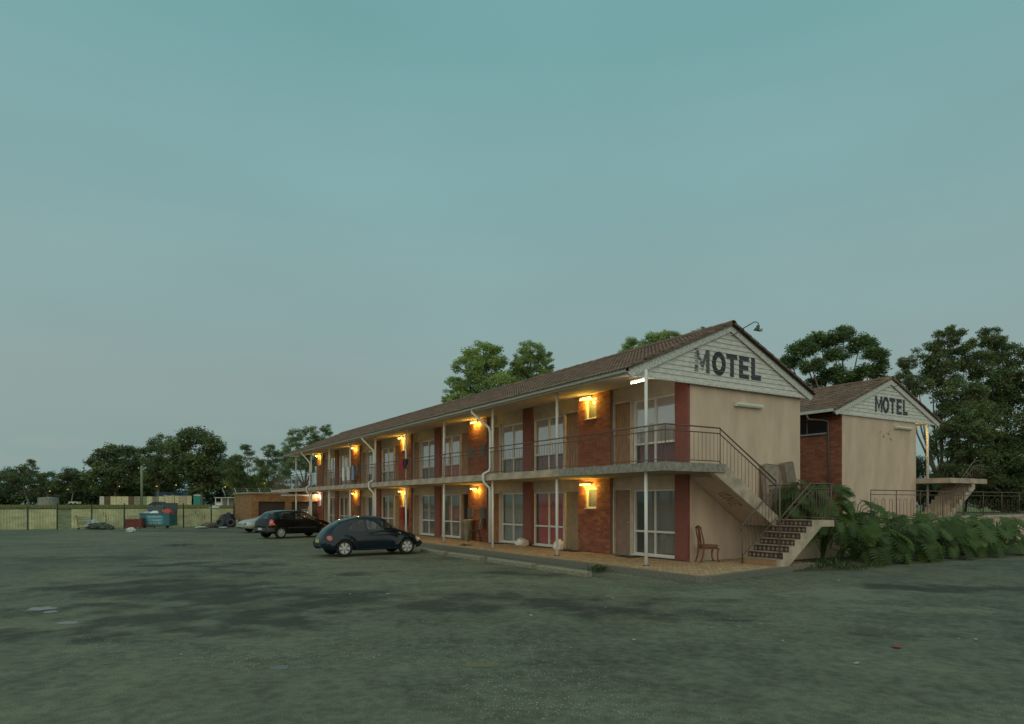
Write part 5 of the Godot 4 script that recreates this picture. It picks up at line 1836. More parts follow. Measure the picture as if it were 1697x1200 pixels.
	for z in [-1, 1]:
		var h := Geo.new()
		h.tube([Vector3(1.72, 0.83, z * 0.80), Vector3(1.74, 0.84, z * 0.835), Vector3(1.86, 0.84, z * 0.835), Vector3(1.88, 0.83, z * 0.80)], 0.014, 6)
		part(t, "door_handle", h.mesh(true), paint)
		var m := Geo.new()
		m.lathe([Vector2(0, -0.055), Vector2(0.07, -0.045), Vector2(0.09, 0.0), Vector2(0.07, 0.05), Vector2(0, 0.06)], 12, Transform3D(Basis().scaled(Vector3(0.6, 1, 1)), Vector3(2.72, 1.0, z * 0.89)))
		part(t, "mirror", m.mesh(true), paint)
	sweep(t, "aerial", [Vector3(1.0, 1.37, 0.1), Vector3(0.7, 1.62, 0.1)], 0.006, mat("dark_metal"), 4)
	interior(t, 0.75, 2.4, 0.78, 0.26)
	place_car(t, Vector3(0.76, 0, 0.80), on_ground(571, 923))

func place_car(t: Node3D, local: Vector3, at: Vector3, size := 0.88) -> void:
	t.scale = Vector3.ONE * size   # small cars, sized against the doors behind them
	t.position = Vector3(at.x, 0, at.z) - t.basis * Vector3(local.x, 0, local.z)

func hatch() -> void:
	var t := thing("parked_car", "black five-door hatchback with tinted glass and red tail lights, middle of three cars", "car", Vector3.ZERO, deg_to_rad(17))
	var k := CarSkin.new()
	k.st = [[0.0, 0.38, 0.60, 0.66, 0.62, 0.62, 0.50], [0.06, 0.30, 0.80, 0.90, 0.72, 0.72, 0.55], [0.16, 0.27, 0.93, 1.08, 0.77, 0.75, 0.56], [0.42, 0.25, 0.97, 1.36, 0.81, 0.77, 0.57], [0.75, 0.24, 0.97, 1.46, 0.82, 0.78, 0.57], [1.3, 0.23, 0.96, 1.49, 0.82, 0.78, 0.58], [2.0, 0.23, 0.94, 1.475, 0.82, 0.78, 0.57], [2.45, 0.23, 0.93, 1.38, 0.82, 0.78, 0.56], [2.85, 0.23, 0.93, 1.17, 0.82, 0.77, 0.55], [3.15, 0.23, 0.92, 1.02, 0.82, 0.75, 0.56], [3.5, 0.24, 0.84, 0.93, 0.81, 0.72, 0.52], [3.9, 0.26, 0.68, 0.78, 0.76, 0.65, 0.45], [4.12, 0.30, 0.54, 0.62, 0.64, 0.55, 0.4], [4.2, 0.36, 0.48, 0.53, 0.52, 0.46, 0.34]]
	k.arches = [[0.72, 0.31, 0.36, 0.48, 0.02], [3.33, 0.31, 0.36, 0.48, 0.02]]
	k.make()
	var rear_w := k.side(v2([0.62, 1.04, 1.0, 1.0, 1.52, 0.985, 1.52, 1.36, 1.0, 1.37, 0.72, 1.33]))
	var front_w := k.side(v2([1.6, 0.985, 2.3, 0.975, 2.95, 0.97, 2.55, 1.23, 2.3, 1.33, 1.95, 1.365, 1.6, 1.365]))
	var screen := PackedVector2Array([Vector2(3.1, 3.9), Vector2(3.16, 4.8), Vector2(3.18, 6.2), Vector2(2.4, 6.2), Vector2(2.41, 5.0), Vector2(2.48, 4.3), Vector2(2.8, 4.05)])
	var back := PackedVector2Array([Vector2(0.17, 4.0), Vector2(0.14, 5.0), Vector2(0.14, 6.2), Vector2(0.5, 6.2), Vector2(0.48, 5.0), Vector2(0.44, 4.2)])
	var door_a := k.side(v2([1.56, 0.30, 2.72, 0.30, 2.9, 0.6, 3.0, 0.93, 2.6, 1.24, 2.3, 1.37, 1.95, 1.405, 1.565, 1.405]))
	var door_b := k.side(v2([1.1, 0.32, 1.545, 0.30, 1.55, 1.405, 1.0, 1.41, 0.66, 1.37, 0.58, 1.02, 0.86, 0.8, 1.05, 0.6]))
	var a1 := k.disc(0.72, 0.31, 0.355)
	var a2 := k.disc(3.33, 0.31, 0.355)
	var paint := mat("paint_jet", 0.006, 0.006, 0.007, 0.15, {"spec": 0.42})
	part(t, "body", k.region(null, [a1, a2, rear_w, screen, back, door_a, door_b]), paint)
	for sd in [-1, 1]:
		part(t, "door", k.region(grow(door_a, -0.005), [front_w], 0.0, sd), paint)
	for sd in [-1, 1]:
		part(t, "door", k.region(grow(door_b, -0.005), [rear_w], 0.0, sd), paint)
	for q in [rear_w, front_w]:
		for sd in [-1, 1]:
			part(t, "side_window", k.region(q, [], 0.0, sd), mat("glass_car"))
	part(t, "windscreen", k.region(screen, []), mat("glass_car"))
	part(t, "rear_window", k.region(back, []), mat("glass_car"))
	part(t, "body_end", k.cap(false), paint)
	part(t, "body_end", k.cap(true), paint)
	part(t, "wheel_well", k.region(null, [PackedVector2Array([Vector2(-1, 3.2), Vector2(9, 3.2), Vector2(9, 9), Vector2(-1, 9)])], -0.12), mat("dark_metal"))
	for x in [0.72, 3.33]:
		for z in [-0.74, 0.74]:
			wheel(t, x, z, 0.305, 2)
	for sd in [-1, 1]:
		part(t, "tail_light", k.region(k.side(v2([0.06, 0.68, 0.36, 0.72, 0.3, 0.98, 0.2, 1.02, 0.1, 0.9])), [], 0.006, sd), mat("tail_bright", 0.6, 0.05, 0.04, 0.15, {"coat": 1.0}))
	for sd in [-1, 1]:
		part(t, "tail_lens", k.region(k.disc(0.2, 0.84, 0.06), [], 0.012, sd), mat("lens_clear", 0.6, 0.5, 0.46, 0.15, {"coat": 1.0}))
	for sd in [-1, 1]:
		part(t, "head_light", k.region(k.side(v2([3.8, 0.62, 4.08, 0.52, 4.1, 0.62, 3.85, 0.74])), [], 0.006, sd), mat("head_lens"))
	for sd in [-1, 1]:
		part(t, "bumper_corner", k.region(k.side(v2([0.0, 0.37, 0.34, 0.37, 0.32, 0.57, 0.0, 0.58])), [], 0.02, sd), mat("bumper_grey", 0.05, 0.06, 0.06, 0.4, {}))
	for sd in [-1, 1]:
		part(t, "rub_strip", k.region(k.side(v2([1.1, 0.55, 2.8, 0.55, 2.8, 0.58, 1.1, 0.58])), [], 0.012, sd), mat("bumper_grey"))
	bar(t, "bumper", Vector3(-0.026, 0.385, -0.6), Vector3(0.004, 0.575, 0.6), mat("bumper_grey"))
	bar(t, "number_plate", Vector3(-0.045, 0.45, -0.19), Vector3(-0.028, 0.56, 0.19), mat("plate_white", 0.55, 0.55, 0.5, 0.5, {}))
	for sd in [-1, 1]:
		part(t, "indicator", k.region(k.side(v2([3.06, 0.73, 3.12, 0.73, 3.12, 0.755, 3.06, 0.755])), [], 0.008, sd), mat("amber", 0.5, 0.22, 0.02, 0.3, {}))
	for z in [-1, 1]:
		for x in [1.66, 0.98]:
			var h := Geo.new()
			h.tube([Vector3(x, 0.86, z * 0.80), Vector3(x + 0.02, 0.865, z * 0.835), Vector3(x + 0.14, 0.865, z * 0.835), Vector3(x + 0.16, 0.86, z * 0.80)], 0.013, 6)
			part(t, "door_handle", h.mesh(true), paint)
		var m := Geo.new()
		m.lathe([Vector2(0, -0.055), Vector2(0.07, -0.045), Vector2(0.09, 0.0), Vector2(0.07, 0.05), Vector2(0, 0.06)], 12, Transform3D(Basis().scaled(Vector3(0.6, 1, 1)), Vector3(2.8, 1.0, z * 0.90)))
		part(t, "mirror", m.mesh(true), paint)
	interior(t, 0.72, 2.4, 0.8, 0.28)
	place_car(t, Vector3(0.72, 0, 0.82), on_ground(466, 892.6), 0.94)

func sedan() -> void:
	var t := thing("parked_car", "weathered silver sedan with its nose to the left, farthest of three cars", "car", Vector3.ZERO, deg_to_rad(180 + 14))
	var k := CarSkin.new()
	k.st = [[0.0, 0.38, 0.62, 0.70, 0.62, 0.62, 0.50], [0.08, 0.30, 0.80, 0.92, 0.74, 0.72, 0.58], [0.35, 0.26, 0.92, 1.00, 0.82, 0.76, 0.62], [0.85, 0.24, 0.95, 1.05, 0.85, 0.78, 0.62], [1.15, 0.23, 0.95, 1.22, 0.86, 0.79, 0.58], [1.5, 0.23, 0.95, 1.38, 0.86, 0.79, 0.57], [2.1, 0.23, 0.95, 1.42, 0.86, 0.79, 0.58], [2.7, 0.23, 0.94, 1.37, 0.86, 0.79, 0.57], [3.05, 0.23, 0.93, 1.20, 0.86, 0.79, 0.57], [3.35, 0.23, 0.92, 1.02, 0.86, 0.78, 0.60], [3.75, 0.24, 0.86, 0.94, 0.85, 0.76, 0.58], [4.3, 0.26, 0.76, 0.84, 0.83, 0.73, 0.54], [4.58, 0.30, 0.66, 0.73, 0.74, 0.67, 0.5], [4.68, 0.36, 0.58, 0.64, 0.64, 0.6, 0.44]]
	k.arches = [[1.0, 0.31, 0.37, 0.46, 0.012], [3.72, 0.31, 0.37, 0.46, 0.012]]
	k.make()
	var rear_w := k.side(v2([1.1, 1.0, 1.5, 0.985, 2.02, 0.985, 2.02, 1.3, 1.6, 1.31, 1.4, 1.26]))
	var front_w := k.side(v2([2.1, 0.985, 2.8, 0.98, 3.2, 0.975, 2.9, 1.19, 2.7, 1.27, 2.1, 1.3]))
	var screen := PackedVector2Array([Vector2(3.32, 3.9), Vector2(3.38, 4.8), Vector2(3.4, 6.2), Vector2(2.72, 6.2), Vector2(2.73, 5.0), Vector2(2.78, 4.25), Vector2(3.0, 4.05)])
	var back := PackedVector2Array([Vector2(0.95, 4.0), Vector2(0.9, 5.0), Vector2(0.88, 6.2), Vector2(1.42, 6.2), Vector2(1.41, 5.0), Vector2(1.36, 4.2)])
	var door_a := k.side(v2([2.06, 0.30, 3.2, 0.30, 3.3, 0.6, 3.3, 0.93, 2.94, 1.22, 2.7, 1.31, 2.07, 1.34]))
	var door_b := k.side(v2([1.45, 0.32, 2.045, 0.30, 2.05, 1.34, 1.55, 1.345, 1.35, 1.29, 1.02, 1.0, 1.3, 0.8, 1.42, 0.6]))
	var a1 := k.disc(1.0, 0.31, 0.365)
	var a2 := k.disc(3.72, 0.31, 0.365)
	var paint := mat("paint_silver", 0.46, 0.49, 0.46, 0.4, {"metal": 0.25, "coat": 0.5, "tex": texs["stain"], "scale": Vector3.ONE * 0.6})
	part(t, "body", k.region(null, [a1, a2, rear_w, screen, back, door_a, door_b]), paint)
	for sd in [-1, 1]:
		part(t, "door", k.region(grow(door_a, -0.005), [front_w], 0.0, sd), paint)
	for sd in [-1, 1]:
		part(t, "door", k.region(grow(door_b, -0.005), [rear_w], 0.0, sd), paint)
	for q in [rear_w, front_w]:
		for sd in [-1, 1]:
			part(t, "side_window", k.region(q, [], 0.0, sd), mat("glass_car"))
	part(t, "windscreen", k.region(screen, []), mat("glass_car"))
	part(t, "rear_window", k.region(back, []), mat("glass_car"))
	part(t, "body_end", k.cap(false), paint)
	part(t, "body_end", k.cap(true), paint)
	part(t, "wheel_well", k.region(null, [PackedVector2Array([Vector2(-1, 3.2), Vector2(9, 3.2), Vector2(9, 9), Vector2(-1, 9)])], -0.12), mat("dark_metal"))
	for x in [1.0, 3.72]:
		for z in [-0.77, 0.77]:
			wheel(t, x, z, 0.315, 0)
	for sd in [-1, 1]:
		part(t, "head_light", k.region(k.side(v2([4.3, 0.58, 4.62, 0.56, 4.6, 0.68, 4.35, 0.70])), [], 0.008, sd), mat("head_lens"))
	bar(t, "bumper", Vector3(4.678, 0.385, -0.6), Vector3(4.71, 0.525, 0.6), paint)
	part(t, "grille", k.region(PackedVector2Array([Vector2(4.6, 2.4), Vector2(4.68, 2.4), Vector2(4.68, 3.4), Vector2(4.6, 3.4)]), [], 0.01), mat("dark_metal"))
	for sd in [-1, 1]:
		part(t, "bumper_corner", k.region(k.side(v2([4.68, 0.37, 4.22, 0.37, 4.24, 0.52, 4.68, 0.53])), [], 0.025, sd), paint)
	for sd in [-1, 1]:
		part(t, "rub_strip", k.region(k.side(v2([1.4, 0.52, 3.3, 0.52, 3.3, 0.555, 1.4, 0.555])), [], 0.012, sd), mat("bumper_grey"))
	for z in [-1, 1]:
		var m := Geo.new()
		m.lathe([Vector2(0, -0.055), Vector2(0.07, -0.045), Vector2(0.09, 0.0), Vector2(0.07, 0.05), Vector2(0, 0.06)], 12, Transform3D(Basis().scaled(Vector3(0.6, 1, 1)), Vector3(3.05, 1.0, z * 0.93)))
		part(t, "mirror", m.mesh(true), paint)
	interior(t, 1.0, 2.9, 0.82, 0.28)
	# its left-hand side faces the camera
	place_car(t, Vector3(3.72, 0, -0.85), on_ground(431, 883))

func cars() -> void:
	beetle()
	hatch()
	sedan()

# ---------------------------------------------------------------- things about the place
func on_x(px: float, x: float) -> float:
	var t := (px - 848.5) / FOCAL
	return x * (t * sin(A) - cos(A)) / (sin(A) + t * cos(A))

# a crumpled closed skin: bags, heaps
func lump(s: int, size: Vector3, rough := 0.25, freq := 1.6, sub := 2) -> ArrayMesh:
	var n := FastNoiseLite.new()
	n.seed = s
	n.frequency = freq
	n.fractal_octaves = 4
	n.noise_type = FastNoiseLite.TYPE_SIMPLEX
	var g := Geo.new()
	var rows := 10 * sub
	var cols := 14 * sub
	var p := func(i: int, j: int) -> Vector3:
		var th := PI * i / rows
		var ph := TAU * (j % cols) / cols
		var d := Vector3(sin(th) * cos(ph), cos(th), sin(th) * sin(ph))
		var ridge := 1.0 - absf(n.get_noise_3dv(d * 1.3 + Vector3(5, 2, 1))) * 2.0
		var r := 1.0 + rough * (n.get_noise_3dv(d * 0.9) * 1.2 + ridge * 0.25)
		var q := d * r
		q.y = maxf(q.y, -0.55)   # sits flat
		return (q + Vector3(0, 0.55, 0)) * size * Vector3(1, 1.0 / 1.55, 1)
	for i in rows:
		for j in cols:
			var a: Vector3 = p.call(i, j)
			var b: Vector3 = p.call(i, j + 1)
			var c: Vector3 = p.call(i + 1, j + 1)
			var d: Vector3 = p.call(i + 1, j)
			if i > 0:
				g.tri(a, b, c)
			if i < rows - 1:
				g.tri(a, c, d)
	return g.mesh(rough < 0.5)

func cloth(w: float, h: float, s: int) -> ArrayMesh:   # hanging cloth folded over a rail, in the local z-y plane
	var r := RandomNumberGenerator.new()
	r.seed = s
	var g := Geo.new()
	var ph := r.randf() * 6
	for side in [0, 1]:
		var hh: float = h if side == 0 else h * 0.6
		var prev := []
		for i in 9:
			var y := -hh * i / 8.0
			var row := []
			for k in 13:
				var u := k / 12.0 - 0.5
				var f := 0.022 * (0.3 + i / 8.0) * sin(u * 15.0 + ph + i * 0.12)
				row.append(Vector3((-0.028 if side == 0 else 0.028) + f, y, u * w * (1.0 - 0.12 * i / 8.0 * sin(u * 3.0))))
			if prev.size():
				for k in 12:
					g.quad(prev[k], prev[k + 1], row[k + 1], row[k])
			prev = row
	g.quad(Vector3(-0.028, 0, -w / 2), Vector3(0, 0.022, -w / 2), Vector3(0, 0.022, w / 2), Vector3(-0.028, 0, w / 2))
	g.quad(Vector3(0.028, 0, -w / 2), Vector3(0, 0.022, -w / 2), Vector3(0, 0.022, w / 2), Vector3(0.028, 0, w / 2))
	return g.mesh(true)

func furniture() -> void:
	# carved wooden dining chair by the end wall, seen from the side
	var wood := mat("chair_wood", 0.22, 0.085, 0.035, 0.45, {"tex": noise_tex("woodgrain", 0.02, 0.6, 1.0, 256, 4, 2.0), "scale": Vector3(1, 6, 1)})
	var p := on_ground(1173, 931, F0)
	var t := thing("dining_chair", "brown wooden dining chair with tall curved back against the end wall", "chair", p, -0.42)
	var g := Geo.new()
	g.prism(PackedVector2Array([Vector2(-0.2, -0.19), Vector2(0.2, -0.22), Vector2(0.25, -0.1), Vector2(0.25, 0.1), Vector2(0.2, 0.22), Vector2(-0.2, 0.19)]), Transform3D(Basis(Vector3(1, 0, 0), Vector3(0, 0, 1), Vector3(0, -1, 0)), Vector3.ZERO), -0.47, -0.41)
	part(t, "seat", g.mesh(), wood)
	bar(t, "seat_rail", Vector3(-0.19, 0.35, -0.17), Vector3(0.2, 0.409, 0.17), wood)
	for z in [-0.18, 0.18]:
		g = Geo.new()
		g.tube([Vector3(-0.27, 0.0, z), Vector3(-0.21, 0.2, z), Vector3(-0.19, 0.42, z), Vector3(-0.2, 0.6, z), Vector3(-0.25, 0.8, z * 0.95), Vector3(-0.27, 0.93, z * 0.85)], [0.02, 0.022, 0.026, 0.024, 0.02, 0.022], 7)
		part(t, "back_post", g.mesh(true), wood)
		g = Geo.new()
		g.tube([Vector3(0.25, 0.0, z), Vector3(0.2, 0.1, z), Vector3(0.2, 0.25, z), Vector3(0.23, 0.38, z)], [0.022, 0.018, 0.026, 0.032], 7)
		part(t, "front_leg", g.mesh(true), wood)
	g = Geo.new()
	g.tube([Vector3(-0.27, 0.93, -0.16), Vector3(-0.28, 0.98, 0), Vector3(-0.27, 0.93, 0.16)], 0.028, 7)
	part(t, "crest_rail", g.mesh(true), wood)
	g = Geo.new()
	g.prism(PackedVector2Array([Vector2(-0.05, 0.47), Vector2(0.05, 0.47), Vector2(0.07, 0.7), Vector2(0.05, 0.95), Vector2(-0.05, 0.95), Vector2(-0.07, 0.7)]), Transform3D(Basis(Vector3(0, 0, 1), Vector3(-0.16, 1, 0), Vector3(-1, 0, 0)), Vector3(-0.12, 0, 0)), -0.01, 0.01)
	part(t, "back_splat", g.mesh(), wood)
	# padded black metal chair
	p = Vector3(13.42, F0, on_x(786, 13.42))
	t = thing("padded_chair", "black metal chair with grey padded back by the brick meter panel", "chair", p, 2.75)
	var frame := mat("dark_metal")
	bar(t, "seat", Vector3(-0.2, 0.42, -0.2), Vector3(0.22, 0.48, 0.2), mat("pad_dark", 0.05, 0.04, 0.04, 0.8, {}))
	part(t, "backrest", box_of(Vector3(0.05, 0.44, 0.36)), mat("pad_grey", 0.24, 0.24, 0.21, 0.8, {}), Vector3(-0.27, 0.75, 0), Basis(Vector3(0, 0, 1), 0.12))
	for z in [-0.19, 0.19]:
		sweep(t, "leg", [Vector3(-0.27, 0, z), Vector3(-0.2, 0.45, z), Vector3(-0.29, 0.98, z)], 0.013, frame)
		sweep(t, "leg", [Vector3(0.25, 0, z), Vector3(0.2, 0.45, z)], 0.013, frame)
	# tall beige bin
	t = thing("bin", "tall beige plastic bin standing between open door and padded chair", "bin", Vector3(13.62, F0, on_x(776, 13.62)))
	g = Geo.new()
	g.lathe([Vector2(0, 0), Vector2(0.17, 0), Vector2(0.22, 0.85), Vector2(0.235, 0.86), Vector2(0.235, 0.9), Vector2(0.2, 0.9), Vector2(0.19, 0.6), Vector2(0, 0.6)], 20)
	part(t, "tub", g.mesh(true), mat("bin_beige", 0.42, 0.40, 0.30, 0.6, {"tex": texs["stain"]}))
	g = Geo.new()
	g.tube([Vector3(-0.235, 0.8, 0), Vector3(-0.29, 0.76, 0), Vector3(-0.29, 0.66, 0), Vector3(-0.22, 0.62, 0)], 0.012, 5)
	part(t, "handle", g.mesh(true), mat("bin_beige"))
	# rubbish bags on the veranda
	single("plastic_bag", "slumped white plastic bag against the dark brick pillar", "bag", lump(3, Vector3(0.30, 0.28, 0.22), 0.3, 1.8), mat("bag_white"), Vector3(13.55, F0, on_x(865, 13.55)), Basis(Vector3.UP, 0.4), "white bags on the veranda")
	single("plastic_bag", "upright white plastic bag behind a veranda post by the red curtain", "bag", lump(4, Vector3(0.17, 0.34, 0.17), 0.3, 1.8), mat("bag_white"), Vector3(13.5, F0, on_x(926, 13.5)), Basis(), "white bags on the veranda")
	# door mats
	for q in [[1040, 921, "dark doormat before the brown mauve door, nearest the corner"], [947, 911, "dark doormat before the tan door beside the red curtain"], [820, 901, "dark doormat before the rust-orange door"]]:
		p = Vector3(13.55, F0, on_x(q[0], 13.55))
		g = Geo.new()
		g.cbox(Vector3(0, 0.012, 0), Vector3(0.42, 0.016, 0.68))
		single("doormat", q[2], "doormat", g.mesh(), mat("mat_dark", 0.035, 0.032, 0.03, 0.95, {}), p, Basis(Vector3.UP, rnd(-0.06, 0.06)), "doormats on the veranda")
	# washing over the balcony rail
	for q in [[569.5, 0.42, 0.72, 0.70, 0.66, "white towel hung over the balcony rail, leftmost of the washing"], [578, 0.36, 0.62, 0.60, 0.58, "pale grey shirt hung over the balcony rail amid the washing"], [585.5, 0.34, 0.20, 0.30, 0.46, "blue garment hung over the balcony rail right of the pale shirt"]]:
		var z := on_x(q[0], 11.9)
		single("washing", q[5], "laundry", cloth(q[1], 0.72, int(q[0])), mat("cloth%d" % int(q[0]), q[2], q[3], q[4], 0.9, {}), Vector3(11.9, S1 + 0.955, z), Basis(), "washing on the balcony rail")
	single("washing", "red garment hung over the balcony rail before the small lit window", "laundry", cloth(0.4, 0.5, 12), mat("cloth_red", 0.34, 0.03, 0.035, 0.9, {}), Vector3(11.9, S1 + 0.955, on_x(665.5, 11.9)), Basis(), "washing on the balcony rail")
	single("washing", "dark garment hung over the balcony rail beside the red one", "laundry", cloth(0.4, 0.42, 15), mat("cloth_dark", 0.03, 0.032, 0.04, 0.9, {}), Vector3(11.9, S1 + 0.955, on_x(672.5, 11.9)), Basis(), "washing on the balcony rail")
	var zz := on_x(664, 13.75)
	single("jacket", "red and white jacket hung on the wall below the lower lit window", "clothing", cloth(0.42, 0.62, 22), mat("cloth_red"), Vector3(13.855, 1.5, zz), Basis())
	single("coat", "dark coat hung on the wall beside the red jacket", "clothing", cloth(0.4, 0.8, 24), mat("cloth_dark"), Vector3(13.855, 1.42, zz + 0.52), Basis())
	for q in [[749, "red shirt hung inside a lower window, left one"], [761, "red shirt hung inside a lower window, right one"]]:
		single("shirt", q[1], "clothing", cloth(0.5, 0.75, int(q[0])), mat("cloth_red"), Vector3(14.145, 1.62, on_x(q[0], 14.15)), Basis(), "red shirts inside the window")
	# pot plant on the walkway
	t = thing("pot_plant", "small pot plant on the upper walkway by the washing", "plant", Vector3(12.15, S1, on_x(588, 12.15)))
	g = Geo.new()
	g.lathe([Vector2(0, 0), Vector2(0.11, 0), Vector2(0.15, 0.24), Vector2(0.13, 0.24), Vector2(0, 0.2)], 14)
	part(t, "pot", g.mesh(true), mat("pot", 0.05, 0.04, 0.035, 0.7, {}))
	g = Geo.new()
	g.tinted = true
	g.tint = Color(0.10, 0.12, 0.03)
	g.add(clump(90, 0.5, 2, 0.2), Transform3D(Basis().scaled(Vector3(0.22, 0.22, 0.22)), Vector3(0, 0.4, 0)))
	part(t, "foliage", g.mesh(), mat("leaf"))
	# white plastic chairs stacked at the far end
	for i in 5:
		t = thing("plastic_chair", "white plastic garden chair in the stack at the far end, %s" % ["bottom one", "second from the floor", "middle one", "second from the top", "top one"][i], "chair", Vector3(12.9, F0 + i * 0.14, -48.9), 2.5, "stacked white chairs")
		var pm := mat("plastic_white", 0.7, 0.7, 0.66, 0.45, {})
		bar(t, "seat", Vector3(-0.2, 0.38, -0.2), Vector3(0.22, 0.41, 0.2), pm)
		part(t, "backrest", box_of(Vector3(0.03, 0.42, 0.4)), pm, Vector3(-0.26, 0.62, 0), Basis(Vector3(0, 0, 1), 0.2))
		for z in [-0.2, 0.2]:
			sweep(t, "leg", [Vector3(-0.26, 0, z * 1.1), Vector3(-0.2, 0.38, z)], 0.02, pm, 5)
			sweep(t, "leg", [Vector3(0.26, 0, z * 1.1), Vector3(0.2, 0.38, z), Vector3(0.16, 0.58, z * 1.1)], 0.02, pm, 5)
			sweep(t, "armrest", [Vector3(0.18, 0.58, z * 1.1), Vector3(-0.28, 0.6, z * 1.1)], 0.018, pm, 5)
	# mattresses leaning on the end wall above the landing
	for q in [[17.3, -12.92, 0.92, 1.64, 0.16, -0.05, 0.10, "greyish-tan mattress leaning on the end wall at the stair landing, left one", 0.36], [18.12, -12.86, 0.62, 1.74, 0.17, 0.10, 0.30, "brownish folded mattress leaning on the end wall, right one", 0.27]]:
		t = thing("mattress", q[7], "mattress", Vector3(q[0], 1.27, q[1]), 0.0, "mattresses by the stair")
		t.rotation = Vector3(-0.14, q[6] - 0.1, q[5])
		g = Geo.new()
		var w: float = q[2] / 2
		var poly := PackedVector2Array()
		for c in [[w, 0.0, 0], [w, q[3], 1], [-w, q[3], 2], [-w, 0.0, 3]]:
			for e in 4:
				var a: float = -PI / 2 + c[2] * PI / 2 + e * PI / 6
				var cx: float = c[0] - signf(c[0]) * 0.06
				var cy: float = clampf(c[1], 0.06, q[3] - 0.06)
				poly.append(Vector2(cx + cos(a) * 0.06, cy + sin(a) * 0.06))
		g.prism(poly, Transform3D(), -q[4] / 2, q[4] / 2)
		part(t, "cover", g.mesh(), mat("ticking%d" % int(q[0]), q[8], q[8] * 0.80, q[8] * 0.62, 0.95, {"tex": texs["stain"], "scale": Vector3.ONE * 1.2}))
		for e in [-1, 1]:
			g = Geo.new()
			var pts := []
			for c in poly:
				pts.append(Vector3(c.x, c.y, e * q[4] / 2))
			pts.append(pts[0])
			g.tube(pts, 0.012, 5)
			part(t, "piping", g.mesh(), mat("piping", 0.22, 0.18, 0.13, 0.9, {}))
	# concrete wheel stops along the kerb
	var ends := [[-12.75, -14.85, "nearest the stair"], [-15.15, -17.6, "second from the stair"], [-18.0, -20.2, "third from the stair"], [-20.5, -22.4, "beside the rounded car"]]
	for q in ends:
		g = Geo.new()
		g.prism(PackedVector2Array([Vector2(-0.1, -0.03), Vector2(0.1, -0.03), Vector2(0.1, 0.08), Vector2(0.075, 0.115), Vector2(-0.075, 0.115), Vector2(-0.1, 0.08)]), Transform3D(), q[1], q[0])
		single("wheel_stop", "grey concrete wheel stop before the veranda kerb, %s" % q[2], "wheel stop", g.mesh(), mat("stop_concrete", 0.30, 0.28, 0.20, 0.95, {"tex": texs["patchy"], "scale": Vector3.ONE * 0.8}), Vector3(10.08 + rnd(-0.05, 0.05), 0, 0), Basis(Vector3.UP, rnd(-0.004, 0.004)), "wheel stops along the kerb")

